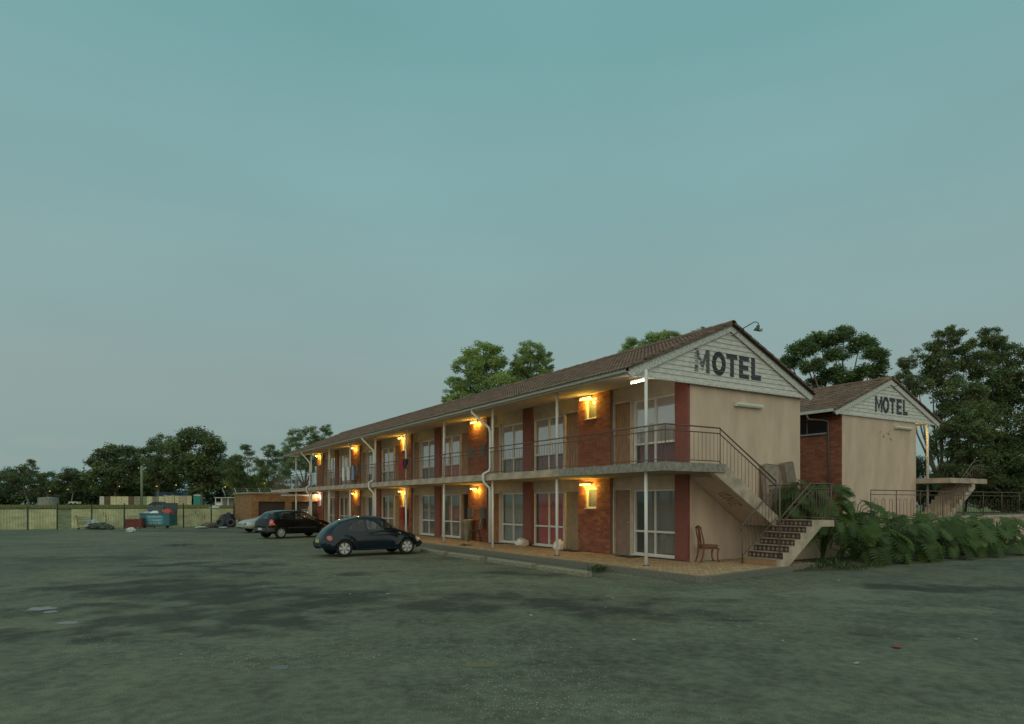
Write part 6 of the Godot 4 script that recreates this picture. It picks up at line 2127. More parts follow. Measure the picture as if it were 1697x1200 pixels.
func litter() -> void:
	# the rubbish skip
	var p := on_ground(263, 875)
	var t := thing("rubbish_skip", "blue-green metal rubbish skip overflowing with bags at the fence", "skip", p, -A + 0.02)
	var teal := mat("skip_teal", 0.03, 0.17, 0.20, 0.5, {"tex": texs["stain"], "scale": Vector3.ONE * 0.8})
	for q in [[Vector3(-1.02, 0.18, 0.55), Vector3(1.02, 1.0, 0.6)], [Vector3(-1.02, 0.18, -0.6), Vector3(1.02, 1.0, -0.55)], [Vector3(-1.02, 0.18, -0.549), Vector3(-0.97, 1.0, 0.549)], [Vector3(0.97, 0.18, -0.549), Vector3(1.02, 1.0, 0.549)], [Vector3(-0.969, 0.181, -0.549), Vector3(0.969, 0.23, 0.549)]]:
		bar(t, "side", q[0], q[1], teal)
	bar(t, "rim", Vector3(-1.06, 1.001, 0.53), Vector3(1.06, 1.05, 0.63), teal)
	for x in [-0.8, 0.8]:
		var g := Geo.new()
		g.lathe([Vector2(0, -0.04), Vector2(0.09, -0.04), Vector2(0.09, 0.04), Vector2(0, 0.04)], 12, Transform3D(Basis(Vector3.RIGHT, PI / 2), Vector3(x, 0.09, 0.4)))
		part(t, "castor", g.mesh(), mat("rubber"))
		bar(t, "bracket", Vector3(x - 0.05, 0.14, 0.3), Vector3(x + 0.05, 0.179, 0.5), mat("dark_metal"))
	part(t, "lid", box_of(Vector3(1.0, 0.03, 0.7)), mat("lid_dark", 0.02, 0.045, 0.05, 0.5, {}), Vector3(-0.5, 1.22, -0.42), Basis(Vector3.RIGHT, 1.0))
	part(t, "lid", box_of(Vector3(1.0, 0.03, 0.95)), mat("lid_dark"), Vector3(0.52, 1.3, -0.62), Basis(Vector3.RIGHT, 1.45))
	bar(t, "sign_panel", Vector3(-0.55, 0.27, 0.601), Vector3(0.62, 0.93, 0.612), mat("skip_sign", 0.05, 0.26, 0.36, 0.5, {}))
	var f := SystemFont.new()
	f.font_names = PackedStringArray(["Droid Sans"])
	for q in [["CLEANAWAY", 0.80, 0.17], ["CLEANAWAY", 0.56, 0.17], ["13 13 39", 0.35, 0.22]]:
		var tm := TextMesh.new()
		tm.text = q[0]
		tm.font = f
		tm.font_size = 48
		tm.pixel_size = q[2] / 48.0
		tm.depth = 0.006
		part(t, "lettering", tm, mat("sign_white", 0.62, 0.66, 0.52, 0.6, {}), Vector3(0.02, q[1], 0.616))
	var g := Geo.new()
	g.tube([Vector3(1.03, 0.85, 0.3), Vector3(1.16, 0.8, 0.3), Vector3(1.16, 0.5, 0.3), Vector3(1.03, 0.45, 0.3)], 0.02, 5)
	part(t, "lifting_handle", g.mesh(true), mat("dark_metal"))
	var e := t.basis
	for q in [[-0.7, 0.85, 0.1, 0.34, 0.3, "lavender", 0.36, 0.36, 0.46, "pale lavender bag heaped in the left of the skip"], [-0.2, 0.85, 0.15, 0.34, 0.34, "bag_white", 0.7, 0.7, 0.68, "white bag heaped in the middle of the skip"], [0.25, 0.85, 0.1, 0.26, 0.3, "bag_dark", 0.05, 0.05, 0.05, "dark bag in the skip between white and red bags"], [0.65, 0.9, 0.0, 0.34, 0.42, "bag_red", 0.5, 0.05, 0.03, "red bag heaped under the raised lid of the skip"]]:
		single("rubbish_bag", q[9], "bag", lump(int(q[0] * 10) + 50, Vector3(q[3], q[4], q[3]), 0.3, 1.8, 1), mat(q[5], q[6], q[7], q[8], 0.5, {}), p + e * Vector3(q[0], q[1], q[2]), e, "bags in the skip")
	# red armchair dumped beside the skip
	p = on_ground(224, 876)
	t = thing("dumped_armchair", "old red armchair dumped on its side left of the skip", "armchair", p, -A + 0.2)
	var red := mat("chair_red", 0.20, 0.055, 0.04, 0.85, {"tex": texs["stain"], "scale": Vector3.ONE * 1.5})
	g = Geo.new()
	g.prism(PackedVector2Array([Vector2(-0.48, 0.08), Vector2(0.5, 0.08), Vector2(0.52, 0.72), Vector2(0.1, 0.58), Vector2(-0.36, 0.52), Vector2(-0.5, 0.4)]), Transform3D(), -0.35, 0.35)
	part(t, "body", g.mesh(), red)
	part(t, "cushion", lump(8, Vector3(0.3, 0.2, 0.3), 0.15, 1.0, 1), red, Vector3(-0.25, 0.5, 0.1))
	for x in [-0.35, 0.1, 0.4]:
		bar(t, "foot", Vector3(x - 0.04, 0, 0.22), Vector3(x + 0.04, 0.079, 0.3), mat("dark_metal"))
	# heap of household rubbish at the fence
	for q in [[157, 874, 0.42, 0.95, 0.16, 0.30, 0.44, "pale blue rubbish bag on top of the heap by the fence"], [152, 876, 0.4, 0.55, 0.40, 0.46, 0.42, "pale green-white rubbish bag at the left of the heap"], [170, 875, 0.5, 0.62, 0.16, 0.18, 0.14, "grey crumpled sheeting at the right of the heap"], [163, 877, 0.6, 0.4, 0.05, 0.07, 0.045, "dark cut branches and rubbish at the foot of the heap"], [176, 877.5, 0.4, 0.3, 0.06, 0.08, 0.05, "dark low tuft of rubbish at the right foot of the heap"]]:
		single("rubbish_heap", q[7], "rubbish", lump(int(q[0]), Vector3(q[2], q[3], q[2]), 0.42, 1.6, 2), mat("heap%d" % int(q[0]), q[4], q[5], q[6], 0.7, {}), on_ground(q[0], q[1]), Basis(Vector3.UP, q[0]), "rubbish heap at the fence")
	# shopping trolley half buried by it
	t = thing("shopping_trolley", "wire shopping trolley standing left of the rubbish heap", "trolley", on_ground(141, 877.5), -A + 0.5)
	var wire := mat("trolley_wire", 0.12, 0.15, 0.12, 0.4, {"metal": 0.5})
	for y in [0.35, 0.5, 0.65, 0.8]:
		var k: float = (y - 0.35) / 0.45
		var x0: float = -0.36 - 0.08 * k
		var x1: float = 0.3 + 0.12 * k
		var z0: float = 0.18 + 0.08 * k
		sweep(t, "basket_hoop", [Vector3(x0, y, -z0), Vector3(x1, y, -z0), Vector3(x1, y, z0), Vector3(x0, y, z0), Vector3(x0, y, -z0)], 0.01, wire, 4)
	for i in 9:
		var x := -0.34 + i * 0.08
		sweep(t, "basket_wire", [Vector3(x * 1.15, 0.8, -0.26), Vector3(x, 0.35, -0.18), Vector3(x, 0.35, 0.18), Vector3(x * 1.15, 0.8, 0.26)], 0.007, wire, 4)
	sweep(t, "handle", [Vector3(-0.52, 0.95, -0.24), Vector3(-0.52, 0.95, 0.24)], 0.018, mat("cloth_red"), 6)
	for z in [-0.2, 0.2]:
		sweep(t, "chassis", [Vector3(0.34, 0.12, z), Vector3(-0.38, 0.14, z), Vector3(-0.44, 0.6, z), Vector3(-0.52, 0.95, z)], 0.014, wire, 5)
		for x in [-0.36, 0.32]:
			g = Geo.new()
			g.lathe([Vector2(0, -0.015), Vector2(0.055, -0.015), Vector2(0.055, 0.015), Vector2(0, 0.015)], 10, Transform3D(Basis(Vector3.RIGHT, PI / 2), Vector3(x, 0.055, z)))
			part(t, "castor", g.mesh(), mat("rubber"))
	# plank leaning low against the fence
	g = Geo.new()
	g.box(Vector3(-0.9, 0.0, -0.03), Vector3(0.9, 0.09, 0.03))
	single("plank", "pale timber plank propped level against the fence right of the heap", "plank", g.mesh(), mat("plank_pale", 0.42, 0.42, 0.30, 0.8, {}), on_ground(186, 875.5) + Vector3(0, 0.62, -0.9), Basis(Vector3.UP, -0.12) * Basis(Vector3(0, 0, 1), -0.06))
	# tyre pile by the garage
	var k := 0
	for q in [[353, 874.5, 0.0, 0.30, "lying tyre at the left of the pile"], [365, 875, 1.35, 0.32, "tyre standing on edge in the middle of the pile"], [383, 874, 1.2, 0.30, "tyre standing on edge at the right of the pile"], [360, 873.5, 0.25, 0.30, "tilted tyre resting behind the standing one"]]:
		t = thing("tyre", "old black %s" % q[4], "tyre", on_ground(q[0], q[1]), rnd(-0.6, 0.3) - A, "old tyres by the garage")
		g = Geo.new()
		var r: float = q[3]
		var tilt: float = q[2]
		var lift: float = r * sin(tilt) + 0.1 * cos(tilt)
		g.lathe([Vector2(r * 0.55, -0.09), Vector2(r * 0.9, -0.1), Vector2(r, -0.07), Vector2(r, 0.07), Vector2(r * 0.9, 0.1), Vector2(r * 0.55, 0.09), Vector2(r * 0.6, 0.0), Vector2(r * 0.55, -0.09)], 24, Transform3D(Basis(Vector3.RIGHT, tilt), Vector3(0, lift, 0)))
		part(t, "carcass", g.mesh(true), mat("tyre_dusty", 0.055, 0.058, 0.055, 0.9, {}))
		k += 1
	for q in [[372, 873, 0.45, 0.85, 0.03, 0.03, 0.045, "black rubbish bag on top of the tyre pile"], [380, 873, 0.4, 1.0, 0.02, 0.025, 0.04, "dark navy rubbish bag at the top right of the tyre pile"], [346, 874, 0.5, 0.35, 0.14, 0.10, 0.06, "brown earth and rubble spilling left of the tyres"], [334, 875.5, 0.4, 0.14, 0.32, 0.40, 0.34, "flattened pale sheet on the ground left of the tyres"], [370, 875.6, 0.3, 0.12, 0.25, 0.36, 0.42, "pale blue plastic scrap before the tyres"], [398, 872, 0.35, 0.5, 0.45, 0.45, 0.4, "white bag against the garage side wall"], [415, 871, 0.4, 0.85, 0.03, 0.07, 0.20, "blue crate-like bundle behind the silver car bonnet"]]:
		single("rubbish_bundle", q[7], "rubbish", lump(int(q[0]) + 9, Vector3(q[2], q[3], q[2]), 0.35, 1.7, 1), mat("bundle%d" % int(q[0]), q[4], q[5], q[6], 0.7, {}), on_ground(q[0], q[1]), Basis(Vector3.UP, q[0]), "rubbish by the garage")
	# board and pale post leaning at the garage corner
	g = Geo.new()
	g.box(Vector3(-0.22, 0, -0.02), Vector3(0.22, 1.5, 0.02))
	single("leaning_board", "dark board leaning against the garage side wall", "board", g.mesh(), mat("board_dark", 0.05, 0.05, 0.05, 0.8, {}), on_ground(397, 871), Basis(Vector3.UP, -1.2) * Basis(Vector3.RIGHT, -0.2))
	single("plastic_bag", "crumpled white plastic bag on open asphalt before the skip", "bag", lump(31, Vector3(0.24, 0.26, 0.2), 0.4, 1.8), mat("bag_pale", 0.50, 0.60, 0.55, 0.5, {}), on_ground(217, 882))
	single("plastic_bag", "white plastic bag caught on top of the fence", "bag", lump(33, Vector3(0.36, 0.3, 0.1), 0.5, 1.8, 1), mat("bag_pale"), on_ground(361, 873) + Vector3(0, 1.22, -1.6))
	single("paper_scrap", "tiny red carton scrap lying on the asphalt at the lower right", "litter", scrap(90, 0.06), mat("scrap_red", 0.30, 0.04, 0.03, 0.7, {}), on_ground(1487, 1073), Basis())
	# pale scraps on the asphalt
	var spots := [[826, 931], [690, 938], [643, 985], [1003, 1007], [640, 919], [626, 921], [1050, 1061], [1298, 1062], [1590, 1059], [1617, 1060], [1210, 962], [540, 929], [95, 900], [395, 903], [437, 972], [470, 930], [1180, 1041], [760, 1001], [580, 985], [555, 955], [1390, 962], [1285, 948], [700, 1030], [1015, 992], [880, 1020], [1420, 1100], [300, 1085], [620, 1090]]
	for i in spots.size():
		single("paper_scrap", "tiny pale paper scrap lying on the open asphalt", "litter", scrap(i, rnd(0.012, 0.03)), mat("scrap_pale", 0.36, 0.37, 0.33, 0.8, {}), on_ground(spots[i][0], spots[i][1]) + Vector3(0, 0.002, 0), Basis(Vector3.UP, i * 1.3), "pale paper scraps on the asphalt")
	# loose grit over the worn asphalt
	var peb := Geo.new()
	for q in [[1, 1, 1], [-1, 1, 1], [1, 1, -1], [-1, 1, -1]]:
		peb.tri(Vector3(q[0], 0, 0), Vector3(0, q[1] * 0.7, 0), Vector3(0, 0, q[2]))
	var mm := MultiMesh.new()
	mm.transform_format = MultiMesh.TRANSFORM_3D
	mm.mesh = peb.mesh()
	mm.instance_count = 26000
	for i in 26000:
		var py := 850.0 + 340.0 * pow(rng.randf(), 1.15)
		var at := on_ground(rnd(-40, 1740), maxf(py, 900.0))
		if i % 4 == 0:   # more of it along the kerb
			at = Vector3(11.25 - absf(rng.randfn()) * 0.35, 0, rnd(-34, -10.6))
		if at.x > 11.2 and at.z < -10.1:
			at = Vector3(rnd(-4, 10), 0, rnd(-25, -5))
		var s := rnd(0.003, 0.010) * (1.0 if i % 40 else 2.0)
		mm.set_instance_transform(i, Transform3D(Basis(Vector3.UP, rnd(0, TAU)).scaled(Vector3(s, s * rnd(0.5, 1), s * rnd(0.6, 1.3))), at + Vector3(0, -0.012, 0)))
	var gm := MultiMeshInstance3D.new()
	gm.name = "grit"
	gm.multimesh = mm
	gm.material_override = mat("grit_stone", 0.30, 0.31, 0.25, 0.9, {})
	gm.set_meta("label", "loose pale grit scattered over the worn asphalt")
	gm.set_meta("category", "grit")
	gm.set_meta("kind", "stuff")
	add_child(gm)

func scrap(s: int, size: float) -> ArrayMesh:
	var r := RandomNumberGenerator.new()
	r.seed = s + 400
	var g := Geo.new()
	var c := Vector3(0, size * 0.5, 0)
	var ring := []
	for i in 7:
		var a := TAU * i / 7
		ring.append(Vector3(cos(a) * size * r.randf_range(0.7, 1.3), size * r.randf_range(-0.05, 0.5), sin(a) * size * r.randf_range(0.7, 1.5)))
	for i in 7:
		g.tri(c, ring[i], ring[(i + 1) % 7])
	return g.mesh()

# ---------------------------------------------------------------- trees
var clumps := {}

# a ball of narrow leaves of unit radius
func clump(count: int, leaf: float, seed_: int, droop: float) -> PackedVector3Array:
	var key := "%d %.2f %d %.1f" % [count, leaf, seed_, droop]
	if clumps.has(key):
		return clumps[key]
	var r := RandomNumberGenerator.new()
	r.seed = seed_ * 77 + count
	var out := PackedVector3Array()
	for i in count:
		var d := Vector3(r.randfn(), r.randfn() * 0.8, r.randfn()).normalized() * pow(r.randf(), 0.45)
		var dir := (Vector3(r.randfn(), r.randfn() * 0.6 - droop, r.randfn()) + d * 0.5).normalized()
		var s := dir.cross(Vector3(r.randfn(), r.randfn(), r.randfn())).normalized()
		var l := leaf * r.randf_range(0.6, 1.3)
		var w := l * r.randf_range(0.20, 0.34)
		var a := d
		var b := d + dir * l
		var m := d + dir * l * 0.45
		out.append(a); out.append(m + s * w); out.append(b)
		out.append(a); out.append(b); out.append(m - s * w)
	clumps[key] = out
	return out

# lobes: pixel x, y and half sizes on the photograph at this tree's distance, turned into metres
func tree(called: String, label: String, base_px: float, d: float, base_y: float, lobes: Array, hue: Vector3, opts := {}) -> void:
	var r := RandomNumberGenerator.new()
	r.seed = hash(label)
	var at := at_depth(base_px, d, base_y)
	var t := thing(called, label, "tree", at, 0.0, opts.get("group", ""))
	var view := Vector3(sin(A), 0, -cos(A))
	var across := Vector3(cos(A), 0, sin(A))
	var wood := Geo.new()
	var crown := Geo.new()
	crown.tinted = true
	var leaves: int = opts.get("leaves", 200)
	var per: int = opts.get("per", 15)
	var lf: float = opts.get("leaf", 0.30)
	var droop: float = opts.get("droop", 0.5)
	var low := 1e9
	var centres := []
	for q in lobes:
		var depth := r.randf_range(-1, 1) * float(opts.get("deep", 2.0))
		var c := at_depth(q[0], d + depth, height_at(q[1], d + depth)) - at
		var rx: float = q[2] * (d + depth) / FOCAL
		var ry: float = q[3] * (d + depth) / FOCAL
		centres.append([c, rx, ry])
		low = minf(low, c.y - ry)
	var mid := Vector3.ZERO
	for c in centres:
		mid += c[0] / centres.size()
	var fork := Vector3(mid.x * 0.5, maxf(low * 0.75, mid.y * 0.35), mid.z * 0.5)
	var tr: float = opts.get("girth", 0.02) * (mid.y + 2.0)
	wood.tube([Vector3(0, -0.3, 0), Vector3(fork.x * 0.2, fork.y * 0.4, fork.z * 0.3), fork], [tr * 1.25, tr, tr * 0.8], 8)
	for cc in centres:
		var c: Vector3 = cc[0]
		var rx: float = cc[1]
		var ry: float = cc[2]
		var knee := fork.lerp(c, 0.5) + Vector3(r.randf_range(-0.3, 0.3), -0.12 * c.y * r.randf(), r.randf_range(-0.3, 0.3))
		wood.tube([fork - Vector3(0, tr, 0), knee, c - Vector3(0, ry * 0.3, 0)], [tr * 0.55, tr * 0.35, tr * 0.14], 5)
		for k in per:
			var u := Vector3(r.randfn(), r.randfn(), r.randfn()).normalized()
			var p := c + Vector3(u.x * rx, u.y * ry, u.z * rx) * r.randf_range(0.55, 1.0)
			var s: float = rx * r.randf_range(0.28, 0.52) * float(opts.get("fine", 1.0))
			if k % 3 == 0:
				wood.tube([c - Vector3(0, ry * 0.3, 0), c.lerp(p, 0.6) - Vector3(0, ry * 0.1, 0), p], [tr * 0.13, tr * 0.08, tr * 0.03], 4)
			var b := Basis(Vector3(r.randfn(), r.randfn(), r.randfn()).normalized(), r.randf() * TAU) if droop < 0.1 else Basis(Vector3.UP, r.randf() * TAU)
			var m := r.randf_range(0.7, 1.25)
			var warm := r.randf_range(-0.1, 0.15)
			crown.tint = Color(hue.x * m * (1 + warm), hue.y * m, hue.z * m * (1 - warm))
			crown.add(clump(leaves, lf, r.randi_range(0, 4), droop), Transform3D(b.scaled(Vector3(s, s * r.randf_range(0.6, 0.9), s)), p))
	part(t, "trunk", wood.mesh(true), mat("trunk"))
	part(t, "crown", crown.mesh(), mat("leaf"))

func trees() -> void:
	var k0 := 0
	var near := {"leaves": 170, "per": 40, "leaf": 0.38, "fine": 0.74, "deep": 1.6}
	tree("gum_tree", "leafy green gum tree rising behind the middle of the motel roof, left of a pair", 800, 58, 0, [[800, 585, 30, 20], [775, 610, 25, 22], [755, 640, 20, 20], [822, 612, 30, 22], [790, 645, 30, 20], [742, 664, 10, 12], [832, 640, 25, 20], [770, 665, 26, 18]], Vector3(0.309, 0.419, 0.155), near)
	tree("gum_tree", "smaller green gum tree rising behind the motel roof, right of a pair", 880, 62, 0, [[880, 581, 20, 17], [864, 602, 20, 16], [900, 597, 17, 17], [888, 622, 25, 18], [856, 628, 20, 16], [910, 610, 9, 13]], Vector3(0.309, 0.402, 0.155), near)
	tree("gum_tree", "pale green treetop showing just over the roof ridge left of the gable", 1085, 54, 0, [[1050, 577, 22, 15], [1090, 563, 24, 13], [1115, 561, 16, 11], [1036, 592, 14, 12], [1075, 588, 30, 14]], Vector3(0.341, 0.433, 0.186), near)
	tree("gum_tree", "tip of a distant tree just left of the gable peak", 1160, 60, 0, [[1163, 546, 7, 6], [1154, 553, 9, 6]], Vector3(0.143, 0.190, 0.084), {"leaves": 120, "per": 8, "leaf": 0.4, "deep": 0.3})
	tree("gum_tree", "spreading gum tree with flat leaf tufts between the two motel gables", 1380, 46, 0, [[1330, 578, 24, 11], [1362, 566, 26, 12], [1398, 552, 20, 11], [1424, 572, 26, 12], [1452, 588, 20, 10], [1310, 598, 18, 11], [1345, 606, 20, 10], [1385, 590, 20, 8], [1384, 620, 24, 11], [1440, 618, 26, 14], [1464, 600, 10, 6], [1298, 624, 14, 10], [1410, 640, 26, 12], [1350, 635, 16, 9], [1468, 640, 20, 18]], Vector3(0.130, 0.203, 0.076), {"leaves": 200, "per": 22, "leaf": 0.36, "deep": 1.5, "droop": 0.25, "girth": 0.016})
	tree("gum_tree", "tall drooping gum tree right of the farther gable", 1560, 37, 0, [[1572, 557, 22, 18], [1543, 588, 26, 22], [1505, 600, 14, 14], [1600, 588, 26, 24], [1562, 622, 32, 24], [1522, 636, 24, 20], [1592, 655, 38, 30], [1612, 705, 38, 40], [1582, 690, 30, 30], [1563, 735, 24, 30], [1604, 765, 40, 40], [1560, 790, 18, 22], [1500, 625, 14, 12]], Vector3(0.143, 0.190, 0.081), {"leaves": 170, "per": 40, "leaf": 0.38, "fine": 0.74, "deep": 1.6, "droop": 0.9, "girth": 0.014})
	tree("gum_tree", "dense drooping gum tree at the right edge", 1660, 38, 0, [[1642, 560, 22, 18], [1626, 602, 28, 26], [1672, 590, 32, 28], [1650, 645, 38, 34], [1692, 650, 38, 38], [1642, 705, 42, 40], [1692, 722, 42, 42], [1644, 772, 42, 40], [1692, 790, 40, 40], [1730, 640, 40, 50], [1740, 740, 40, 60], [1620, 815, 36, 20], [1680, 825, 40, 22]], Vector3(0.130, 0.179, 0.071), {"leaves": 170, "per": 40, "leaf": 0.38, "fine": 0.74, "deep": 1.6, "droop": 0.9, "girth": 0.014})
	mirrored_trees()
	var mid := {"leaves": 150, "per": 20, "leaf": 0.36, "deep": 3.0, "group": "trees beyond the far yard"}
	tree("gum_tree", "three-headed gum tree directly above the far end of the motel roof", 505, 84, 1.25, [[489, 721, 13, 13], [515, 717, 13, 12], [541, 713, 11, 10], [480, 741, 14, 15], [505, 741, 18, 15], [531, 735, 16, 13], [496, 766, 20, 17], [474, 778, 12, 18], [522, 766, 20, 18]], Vector3(0.179, 0.254, 0.105), mid)
	tree("gum_tree", "thin gum tree with sky gaps left of the motel posts, in front of others", 440, 110, 1.27, [[445, 744, 11, 12], [457, 762, 14, 14], [440, 775, 15, 14], [464, 785, 16, 16], [446, 797, 18, 16], [470, 760, 12, 14]], Vector3(0.149, 0.209, 0.089), mid)
	tree("gum_tree", "narrow gum tree left of the sky gap above the garage", 410, 120, 1.27, [[410, 746, 12, 11], [399, 764, 16, 14], [424, 772, 14, 14], [406, 785, 20, 16], [385, 775, 16, 18], [390, 798, 20, 14], [422, 800, 18, 14]], Vector3(0.149, 0.209, 0.089), mid)
	var far := {"leaves": 130, "per": 19, "leaf": 0.42, "deep": 5.0, "group": "trees beyond the far yard"}
	tree("gum_tree", "tallest broad dark gum tree in the far left treeline", 335, 150, 1.27, [[322, 722, 26, 14], [295, 738, 22, 15], [350, 735, 24, 17], [312, 752, 34, 20], [362, 757, 22, 20], [340, 775, 36, 20], [372, 782, 20, 18], [300, 780, 30, 20], [350, 798, 38, 16]], Vector3(0.133, 0.184, 0.084), far)
	tree("gum_tree", "dark gum tree with a rounded top left of the tallest far tree", 262, 155, 1.27, [[262, 733, 17, 12], [250, 750, 18, 14], [275, 755, 18, 15], [258, 775, 26, 18], [270, 795, 30, 16]], Vector3(0.124, 0.174, 0.077), far)
	tree("gum_tree", "broad flat-topped dark gum tree behind the power pole", 190, 165, 1.27, [[182, 748, 18, 11], [206, 749, 18, 11], [157, 764, 14, 12], [228, 763, 12, 11], [186, 770, 30, 16], [215, 785, 28, 16], [165, 788, 26, 16], [200, 803, 36, 12]], Vector3(0.124, 0.174, 0.077), far)
	tree("gum_tree", "small rounded dark tree above the right side of the water tank", 118, 170, 1.27, [[118, 786, 15, 10], [108, 798, 18, 11], [132, 800, 18, 12], [140, 790, 12, 10]], Vector3(0.119, 0.163, 0.075), far)
	tree("gum_tree", "low dark tree directly behind the water tank", 78, 175, 1.27, [[80, 792, 14, 10], [68, 803, 16, 10], [92, 806, 16, 10]], Vector3(0.119, 0.163, 0.075), far)
	tree("gum_tree", "dark tree at the far left edge of the treeline", 48, 150, 1.27, [[50, 776, 12, 13], [40, 792, 16, 16], [58, 798, 12, 14], [22, 785, 18, 18], [10, 800, 20, 18]], Vector3(0.114, 0.154, 0.075), far)
	k0 = 0
	for q in [[1530, 46], [1600, 44], [1670, 46], [1735, 44]]:
		var x0: float = q[0]
		tree("scrub_bush", "dense green scrub under the drooping gum trees, %s" % ["behind the rear stair landing", "right of the rear stair", "near the right edge", "at the right edge"][k0], x0, q[1], 1.2, [[x0 - 24, 800, 26, 22], [x0 + 14, 790, 28, 26], [x0, 820, 34, 16], [x0 + 30, 815, 26, 18], [x0 - 10, 770, 20, 20]], Vector3(0.10, 0.135, 0.055), {"leaves": 150, "per": 22, "leaf": 0.36, "deep": 1.2, "group": "scrub under the drooping gum trees"})
		k0 += 1
	# trees and scrub that close the view low down, and the row beyond the left edge that the windows mirror
	var k := 0
	for q in [[20, 200], [100, 190], [160, 185], [235, 180], [290, 175], [385, 160], [430, 150], [480, 140]]:
		var label: String = "low dark scrub under the far trees, %s" % ["at the left edge", "behind the tank", "left of the hoarding", "behind the power pole", "behind the blue cabin", "right of the teal toilet", "above the white shed", "behind the motel posts"][k]
		var x: float = q[0]
		tree("scrub_bush", label, x, q[1], 1.25, [[x - 26, 815, 24, 12], [x, 810, 24, 13], [x + 26, 815, 24, 12], [x + 10, 826, 30, 8], [x - 20, 826, 28, 8]], Vector3(0.085, 0.119, 0.052), {"leaves": 120, "per": 13, "leaf": 0.45, "deep": 3.0, "group": "scrub under the far trees"})
		k += 1

# trees beyond the left edge of the view; the upper windows mirror their tops
func mirrored_trees() -> void:
	var k := 0
	for x in [-1250, -1500, -1800, -2150, -2600]:
		tree("gum_tree", "tree of the row left of the view, mirrored in the upper windows, %s" % ["first", "second", "third", "fourth", "fifth"][k], x, 42, 0, [[x - 90, 640, 70, 60], [x, 570 + k * 13, 90, 60], [x + 100, 620, 80, 60], [x - 40, 690, 110, 60], [x + 70, 710, 100, 60]], Vector3(0.09, 0.11, 0.05), {"leaves": 120, "per": 14, "leaf": 0.45, "deep": 2.0, "group": "trees left of the view"})
		k += 1

# ---------------------------------------------------------------- large-leaved garden plants
func leaf_mesh(seed_: int) -> ArrayMesh:
	var r := RandomNumberGenerator.new()
	r.seed = seed_
	var g := Geo.new()
	var bend := func(x: float, z: float) -> Vector3:   # arches over along the midrib, folds up at the sides
		return Vector3(x, -0.30 * x * x + 0.22 * absf(z) - 0.32 * z * z, z)
	var n := 8
	for s in [-1.0, 1.0]:
		var prev := 0.0
		for i in n:
			var f := (i + 0.5) / n
			var root := -0.05 + 0.92 * (i + 0.2) / n
			var span: float = (0.50 * sin(PI * (0.18 + 0.74 * f)) + 0.05) * r.randf_range(0.9, 1.12)
			var sweep_ := lerpf(-0.18, 0.34, f)
			var hw := 0.060
			var tip := Vector2(root + sweep_ * span / 0.45 + 0.03, s * span)
			var a := Vector2(root - hw, 0)
			var b := Vector2(root + hw, 0)
			var ma := a.lerp(tip, 0.55) + Vector2(-0.028, 0)
			var mb := b.lerp(tip, 0.55) + Vector2(0.028, 0)
			var mt := a.lerp(tip, 0.86) + Vector2(-0.016, s * 0.0)
			var nt := b.lerp(tip, 0.86) + Vector2(0.024, 0)
			var pa: Vector3 = bend.call(a.x, a.y)
			var pb: Vector3 = bend.call(b.x, b.y)
			var p1: Vector3 = bend.call(ma.x, ma.y)
			var p2: Vector3 = bend.call(mb.x, mb.y)
			var p3: Vector3 = bend.call(mt.x, mt.y)
			var p4: Vector3 = bend.call(nt.x, nt.y)
			var pt: Vector3 = bend.call(tip.x, tip.y)
			pt.y -= 0.03
			var ruffle := r.randf_range(-0.02, 0.03)
			p1.y += ruffle
			p2.y -= ruffle
			if s > 0:
				g.quad(pa, p1, p2, pb); g.quad(p1, p3, p4, p2); g.tri(p3, pt, p4)
			else:
				g.quad(pa, pb, p2, p1); g.quad(p1, p2, p4, p3); g.tri(p3, p4, pt)
	# pointed end lobe and midrib
	var e0: Vector3 = bend.call(0.86, 0.06)
	var e1: Vector3 = bend.call(0.86, -0.06)
	var e2: Vector3 = bend.call(1.08, 0.0)
	g.tri(e0, e2, e1)
	g.tube([Vector3(-0.08, 0.0, 0), bend.call(0.3, 0.0) + Vector3(0, 0.006, 0), bend.call(0.95, 0.0)], [0.016, 0.012, 0.004], 4)
	return g.mesh()

